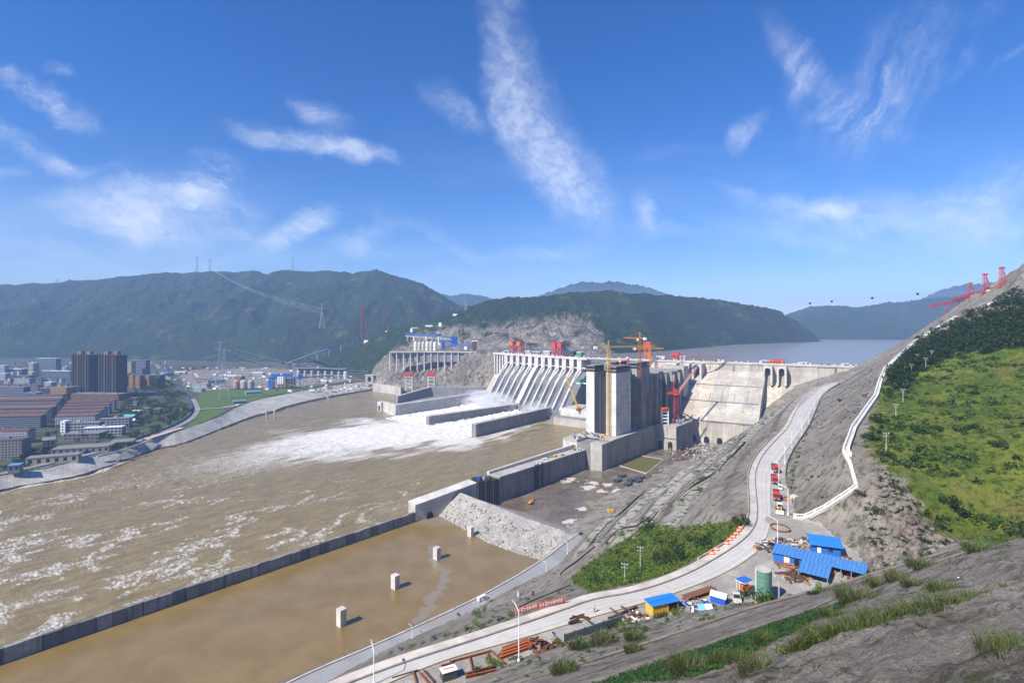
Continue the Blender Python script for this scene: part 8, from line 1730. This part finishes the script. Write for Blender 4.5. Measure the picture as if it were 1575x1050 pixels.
SB = [(1322,766,2.6,DKG,'dark bush in the rocks right of the fence corner'),(1346,792,3.2,DKG,'dark round bush on the gully rock'),(1335,676,4.4,DKG,'dark bush beside the bend of the white stair'),(1350,650,5.2,DKG,'big dark bush right of the white stair'),(1362,705,3.6,DKG,'dark bush at the edge of the green hill by the lowest pole'),(1385,757,3.2,DKG,'dark bush on the rim between rocks and green hill'),(1455,775,4.2,DKG,'dark bush on the lower green hill'),(1470,790,4.0,DKG,'second dark bush on the lower green hill'),(1500,805,4.5,MDG,'large green bush near the bottom of the green hill'),(1540,812,5.0,MDG,'large green bush at the right edge of the green hill foot'),(1563,825,4.6,DKG,'dark bush at the lower right corner of the green hill'),(1420,835,2.4,DKG,'bush on the rocks under the green hill'),(1295,503,2,DKG,''),(1293,618,3.4,DKG,'dark bush on bare rock above the far end of the road'),(1330,610,2.6,DKG,'dark bush under the white stair bend on bare rock'),(1520,545,5,DKG,'dark bush cluster high on the green hill'),(1500,660,3.6,DKG,'dark bush in the middle of the green hill'),(1540,690,4,DKG,'broad dark bush right of the middle of the green hill'),(1530,625,4,DKG,'dark bush on the upper right of the green hill'),(1465,735,3,MDG,'green bush beside the brown patch on the green hill')]
for i, (px, py, r, mt, lb) in enumerate(SB):
    if not lb: continue
    q = at(px, py)
    if q: shrub(q, r*.75, mt, lb, i, zs=.9)
# hedge-like shrubs between the roads
for i, px in enumerate(range(600, 800, 17)):
    py = np.interp(px, [600,702,798], [1005,974,945]); q = at(px, float(py))
    if q: shrub((q[0],q[1],q[2]-.2), 1.1+.5*((i*7) % 3), [MDG,DKG,LTG][i % 3], ['leftmost','second','third','fourth','fifth','sixth','seventh','eighth','ninth','tenth','eleventh','rightmost'][i]+' shrub in the roadside row left of the banner', i, 'shrubs along the outer side of the upper road', .8)
for i, (px, py) in enumerate([(800,922),(812,922),(846,922),(860,925),(705,948),(755,925),(770,1008),(735,1035),(760,1025),(790,1016),(845,996),(860,990),(905,975),(940,966),(958,960),(1010,950),(1020,948),(1042,945),(1095,934),(1250,915),(1262,908)]):
    q = at(px, py)
    if q: shrub((q[0],q[1],q[2]-.2), .9+.35*(i % 3), [MDG,DKG,LTG][i % 3], 'small shrub number free'.replace('number free', ['on the slope left of the banner post','behind the left half of the banner','behind the middle of the banner','behind the right end of the banner','beside the lower road near the basin','above the minibus on the road slope','at the foot of the nearest lamp','below the thick rusty beams','at the near end of the steel frame','right of the nearest lamp foot','below the orange scraps','at the left end of the panel fence','below the middle of the panel fence','at the right part of the panel fence','at the right end of the panel fence','in front of the yellow hut, left','in front of the yellow hut, middle','in front of the yellow hut, right','below the blue tent','below the lean-to roof','right of the lean-to roof'][i]), i, None, .9)
# strip of planting between the roadside wall and the rock
for i in range(16):
    t_ = i/15; px, py = np.interp(t_, [0,.3,.6,1], [1218,1222,1232,1262]), np.interp(t_, [0,.3,.6,1], [752,722,690,622]); q = at(float(px), float(py))
    if q: shrub((q[0],q[1],q[2]-.3), 1.5, [MDG,LTG][i % 2], ORD[i]+' low shrub up the planting strip at the foot of the bare rock', i, 'planting strip shrubs', .7)
# reeds and grass clumps in the foreground
CL = [(1250,1008,1.1,1.0,REED),(1275,1000,1.2,1.1,REED),(1300,992,1.1,1.2,REED),(1325,984,1.2,1.2,REED),(1352,976,1.1,1.2,REED),(1378,968,1.1,1.1,REED),(1400,963,1.0,1.3,REED),(1428,956,1.2,1.2,REED),(1456,950,1.2,1.3,REED),(1484,944,1.1,1.3,REED),(1508,938,1.0,1.0,REED),(1226,1014,.8,.7,REED),
 (1060,1036,2.0,1.9,REED),(1318,926,2.6,2.0,REED),(1352,903,2.2,1.6,REED),(1385,893,2.2,1.5,REED),(1420,875,2.2,1.6,REED),(1508,850,2.4,1.6,MDG),(1550,1012,.75,.6,REED),(1575,1004,.6,.5,REED),(930,990,2.6,2.0,REED),(868,1036,2.2,1.8,REED),(976,984,2.0,1.3,REED),(976,1003,1.6,1.2,REED),(1112,1020,1.2,1.0,REED),(1135,1018,1.0,.9,REED),(1178,990,1.2,1.0,REED),(1168,1040,1.2,1.1,REED),(1405,902,1.4,1.1,REED),(1452,912,1.4,1.2,REED),(1280,950,1.4,1.0,REED),(890,998,1.8,1.4,REED),(1560,915,.8,.7,REED)]
CLN = ['first','second','third','fourth','fifth','sixth','seventh','eighth','ninth','tenth','eleventh','small outlying']
EXTRA = ['large yellow green grass clump at the lower end of the creeper band','large bright grass clump at the upper end of the creeper band','grass clump right of the bright one on the terrace','grass clump farther up the terrace wall','grass clump near the top of the terrace wall','bushy clump at the upper end of the terrace wall near the green hill','low spiky plant near the bottom right corner','small plant at the right edge near the bottom corner','big grass clump on the slab below the panel fence','grass clump on the lowest slab near the bottom edge','low clump on the slab right of the panel fence','small clump on the second slab left of centre','small tuft on the rock right of the creeper band','second small tuft on the rock right of the creeper band','tuft in the rock crevice below the upper creeper band','tuft near the bottom edge right of centre','dark tuft on bare rock under the terrace wall','isolated spiky tuft on the right foreground rock','grass tuft on rock below the lean-to roof','clump on the lowest slab left of the panel fence','tuft at the right edge on the foreground rock']
for i, (px, py, r, h, mt) in enumerate(CL):
    q = at(px, py)
    if not q: continue
    lb = ('%s reed clump of the foreground band, counted from the left' % CLN[i]) if i < 12 else EXTRA[i-12]
    o = thing('grass_clump', lb, 'grass clump', (q[0],q[1],q[2]-.06), 'foreground reed clumps' if i < 12 else None); rr = np.random.default_rng(200+i); D = q[1]; w = max(.018, D*.0011)
    link('blades', pmesh('blades', blades(rr, 380 if i < 12 else 330, r*rr.uniform(.8,1.15), h*rr.uniform(.8,1.25), w*.85, .9), mt), o)
    link('dead_stalks', pmesh('dead_stalks', blades(rr, 300, r*1.2, h*.5, w, 1.3), DRYG), o)
    if i < 12: link('leafy_base', pmesh('leafy_base', leafset(rr, 320, r*1.15, .17, .45), LTG if i % 2 else MDG), o)
# litter
for k, (px, py) in enumerate([(1352,988),(1262,1003),(1380,985),(1290,1005),(1515,920),(1475,890)]):
    q = at(px, py)
    if q: o = thing('litter', ['white scrap below the middle of the reed band','white scrap at the left foot of the reed band','white stone right of the reed band middle','pale scrap left of the reed band middle','white scrap near the right end of the reed band','white scrap on the rock below the terrace wall'][k], 'litter', q); rocks('scrap', np.array([(0,0,.05)]), np.array([.2]), WHITE, o)
# trees of the town
rt = np.random.default_rng(77); proto = []
for i, mt in enumerate((DKG, MDG, DKG)):
    o = thing('town_tree', 'broad dark green tree in the tree belt of the town', 'tree', (0,0,0), 'trees of the town'); m = MB(); m.tube((0,0,-1),(0,0,4),.45,.3,n=6); m.build('trunk', BARK, o, local=True); c = link('crown', plant_proto('far', mt, i), o); c.scale = (4.2,4.2,5.2); c.location = (0,0,2.0); proto.append(o)
BELT = gpoly([(184,640),(186,612),(215,594),(258,588),(285,610),(297,634),(262,657),(232,668),(205,686),(196,668)])
SPOTS = [(1.0,BELT,170),(.85,gpoly([(40,690),(62,690),(75,650),(90,640),(95,690),(60,720)]),22),(.8,gpoly([(108,668),(170,660),(172,682),(120,690)]),14),(.9,gpoly([(0,724),(40,712),(45,690),(30,700),(0,715)]),10),(.7,gpoly([(150,694),(200,682),(205,688),(160,700)]),9),(1.1,gpoly([(0,590),(108,590),(108,575),(0,575)]),26),(1.0,gpoly([(255,575),(330,566),(300,572),(262,584)]),14),(1.1,gpoly([(430,560),(560,558),(560,566),(430,570)]),22)]
n = 0
TL = ['dark green tree in the belt between the high-rise and the town road','dark tree in the grove left of the school','dark tree in the row before the white school','dark tree by the river road at the far left','tree behind the low pavilion near the river road','tree among the far houses left of the high-rise','tree at the far end of the town road','tree at the edge of the forest behind the works']
for (sc, poly, cnt), tl_b in zip(SPOTS, TL):
    for q in inside_pts(rt, poly, cnt):
        z = pz(q[0], q[1]); o = proto[n] if n < 3 else copy_tree(proto[n % 3]); o.location = (q[0],q[1],z); k = sc*rt.uniform(.75,1.35); o.scale = (k,k,k*rt.uniform(.85,1.15)); o.rotation_euler[2] = rt.uniform(0,6); o['label'] = tl_b; o['group'] = 'trees: '+tl_b; n += 1
q = inside_pts(rt, BELT, 380); zz = PT.sample(q[:,0], q[:,1])[0]; p = np.column_stack([q, np.nan_to_num(zz, nan=14)]); merge('belt_undergrowth', SHF, p, 1.5+2*rt.random(len(p)), rt, MDG, np.full(len(p), .7), kind='stuff')
# ================================================================== WHITE WATER, SPRAY, HAZE
t = NT('white water'); n_ = t.noise(.12, 7, .68, t.map((1.6,.8,1),(0,0,math.radians(45))), .8); f_ = t.noise(.7, 6, .7)
c = t.mix(t.ramp(n_, .30, .55), (.44,.405,.35), (.74,.735,.715)); c = t.mix(t.ramp(f_, .55, .72, 0, .3), c, (.40,.37,.32)); t.bump(t.math('ADD', n_, t.math('MULTIPLY', f_, .5)), .7, 2.5); WW = t.fin(c, .8, 0, .2)
def foamfield(name, quad, amp, fade=None):
    a, b, c_, d_ = [np.array(p, float) for p in quad]; nu, nv = 110, 48; u, v = np.meshgrid(np.linspace(0,1,nu), np.linspace(0,1,nv), indexing='ij')
    X = (a[0]*(1-u)+b[0]*u)*(1-v)+(d_[0]*(1-u)+c_[0]*u)*v; Y = (a[1]*(1-u)+b[1]*u)*(1-v)+(d_[1]*(1-u)+c_[1]*u)*v
    Zt = amp*(np.abs(fbm(X/16, Y/16, 4, 3))*2.4+.9*fbm(X/5, Y/5, 3, 8))*np.interp(u, [0,.12,.5,.85,1], [1.5,1.6,1.0,.7,.15])+np.interp(u, [0,.2,.8,1], [4,2.5,1.0,-.9])
    grid_obj(name, X, Y, Zt, WW, None, kind='stuff')
foamfield('white_water', [(-62,1156),(-245,950),(-160,868),(20,1047)], 2.4)
foamfield('white_water', [(25,1044),(-160,862),(-78,775),(68,958)], 2.4)
def mist(name, c, size, rz, dens, seed):
    bm = MB(); bm.lathe((0,0,0), [(math.sin(a)*1.0, -math.cos(a)) for a in np.linspace(.12,3.02,9)], 20); me_o = bm.build(name, None, kind='stuff'); me_o.location = c; me_o.scale = size; me_o.rotation_euler[2] = rz
    mt = bpy.data.materials.new('spray mist'); mt.use_nodes = True; nt = mt.node_tree; nt.nodes.clear(); out = nt.nodes.new('ShaderNodeOutputMaterial'); vol = nt.nodes.new('ShaderNodeVolumePrincipled'); tc = nt.nodes.new('ShaderNodeTexCoord')
    ns = nt.nodes.new('ShaderNodeTexNoise'); ns.inputs['Scale'].default_value = 3.2; ns.inputs['Detail'].default_value = 5; ns.inputs['Roughness'].default_value = .6; nt.links.new(tc.outputs['Object'], ns.inputs['Vector'])
    ln = nt.nodes.new('ShaderNodeVectorMath'); ln.operation = 'LENGTH'; nt.links.new(tc.outputs['Object'], ln.inputs[0]); mr = nt.nodes.new('ShaderNodeMapRange'); mr.inputs['From Min'].default_value = 1.0; mr.inputs['From Max'].default_value = .1; nt.links.new(ln.outputs['Value'], mr.inputs['Value'])
    m2 = nt.nodes.new('ShaderNodeMapRange'); m2.inputs['From Min'].default_value = .42; m2.inputs['From Max'].default_value = .7; m2.inputs['To Max'].default_value = dens; nt.links.new(ns.outputs['Fac'], m2.inputs['Value'])
    mu = nt.nodes.new('ShaderNodeMath'); mu.operation = 'MULTIPLY'; nt.links.new(mr.outputs[0], mu.inputs[0]); nt.links.new(m2.outputs[0], mu.inputs[1]); nt.links.new(mu.outputs[0], vol.inputs['Density']); vol.inputs['Color'].default_value = (.96,.97,1,1); vol.inputs['Anisotropy'].default_value = .1
    nt.links.new(vol.outputs[0], out.inputs['Volume']); me_o.data.materials.append(mt)
mist('spray_mist', (-52,1090,12), (100,48,26), math.atan2(-.77,.64)+math.pi, .30, 1); mist('spray_mist', (52,990,10), (52,30,19), math.atan2(-.77,.64)+math.pi, .25, 2)
hb_ = MB(); hb_.box((0,3490,282), (14000,7180,600)); hzo = hb_.build('haze', None, kind='stuff')
hm = bpy.data.materials.new('haze air'); hm.use_nodes = True; nt = hm.node_tree; nt.nodes.clear(); out = nt.nodes.new('ShaderNodeOutputMaterial'); vol = nt.nodes.new('ShaderNodeVolumePrincipled'); vol.inputs['Density'].default_value = 1.2e-4; vol.inputs['Color'].default_value = (.38,.58,.96,1); vol.inputs['Anisotropy'].default_value = .0; nt.links.new(vol.outputs[0], out.inputs['Volume']); hzo.data.materials.append(hm)
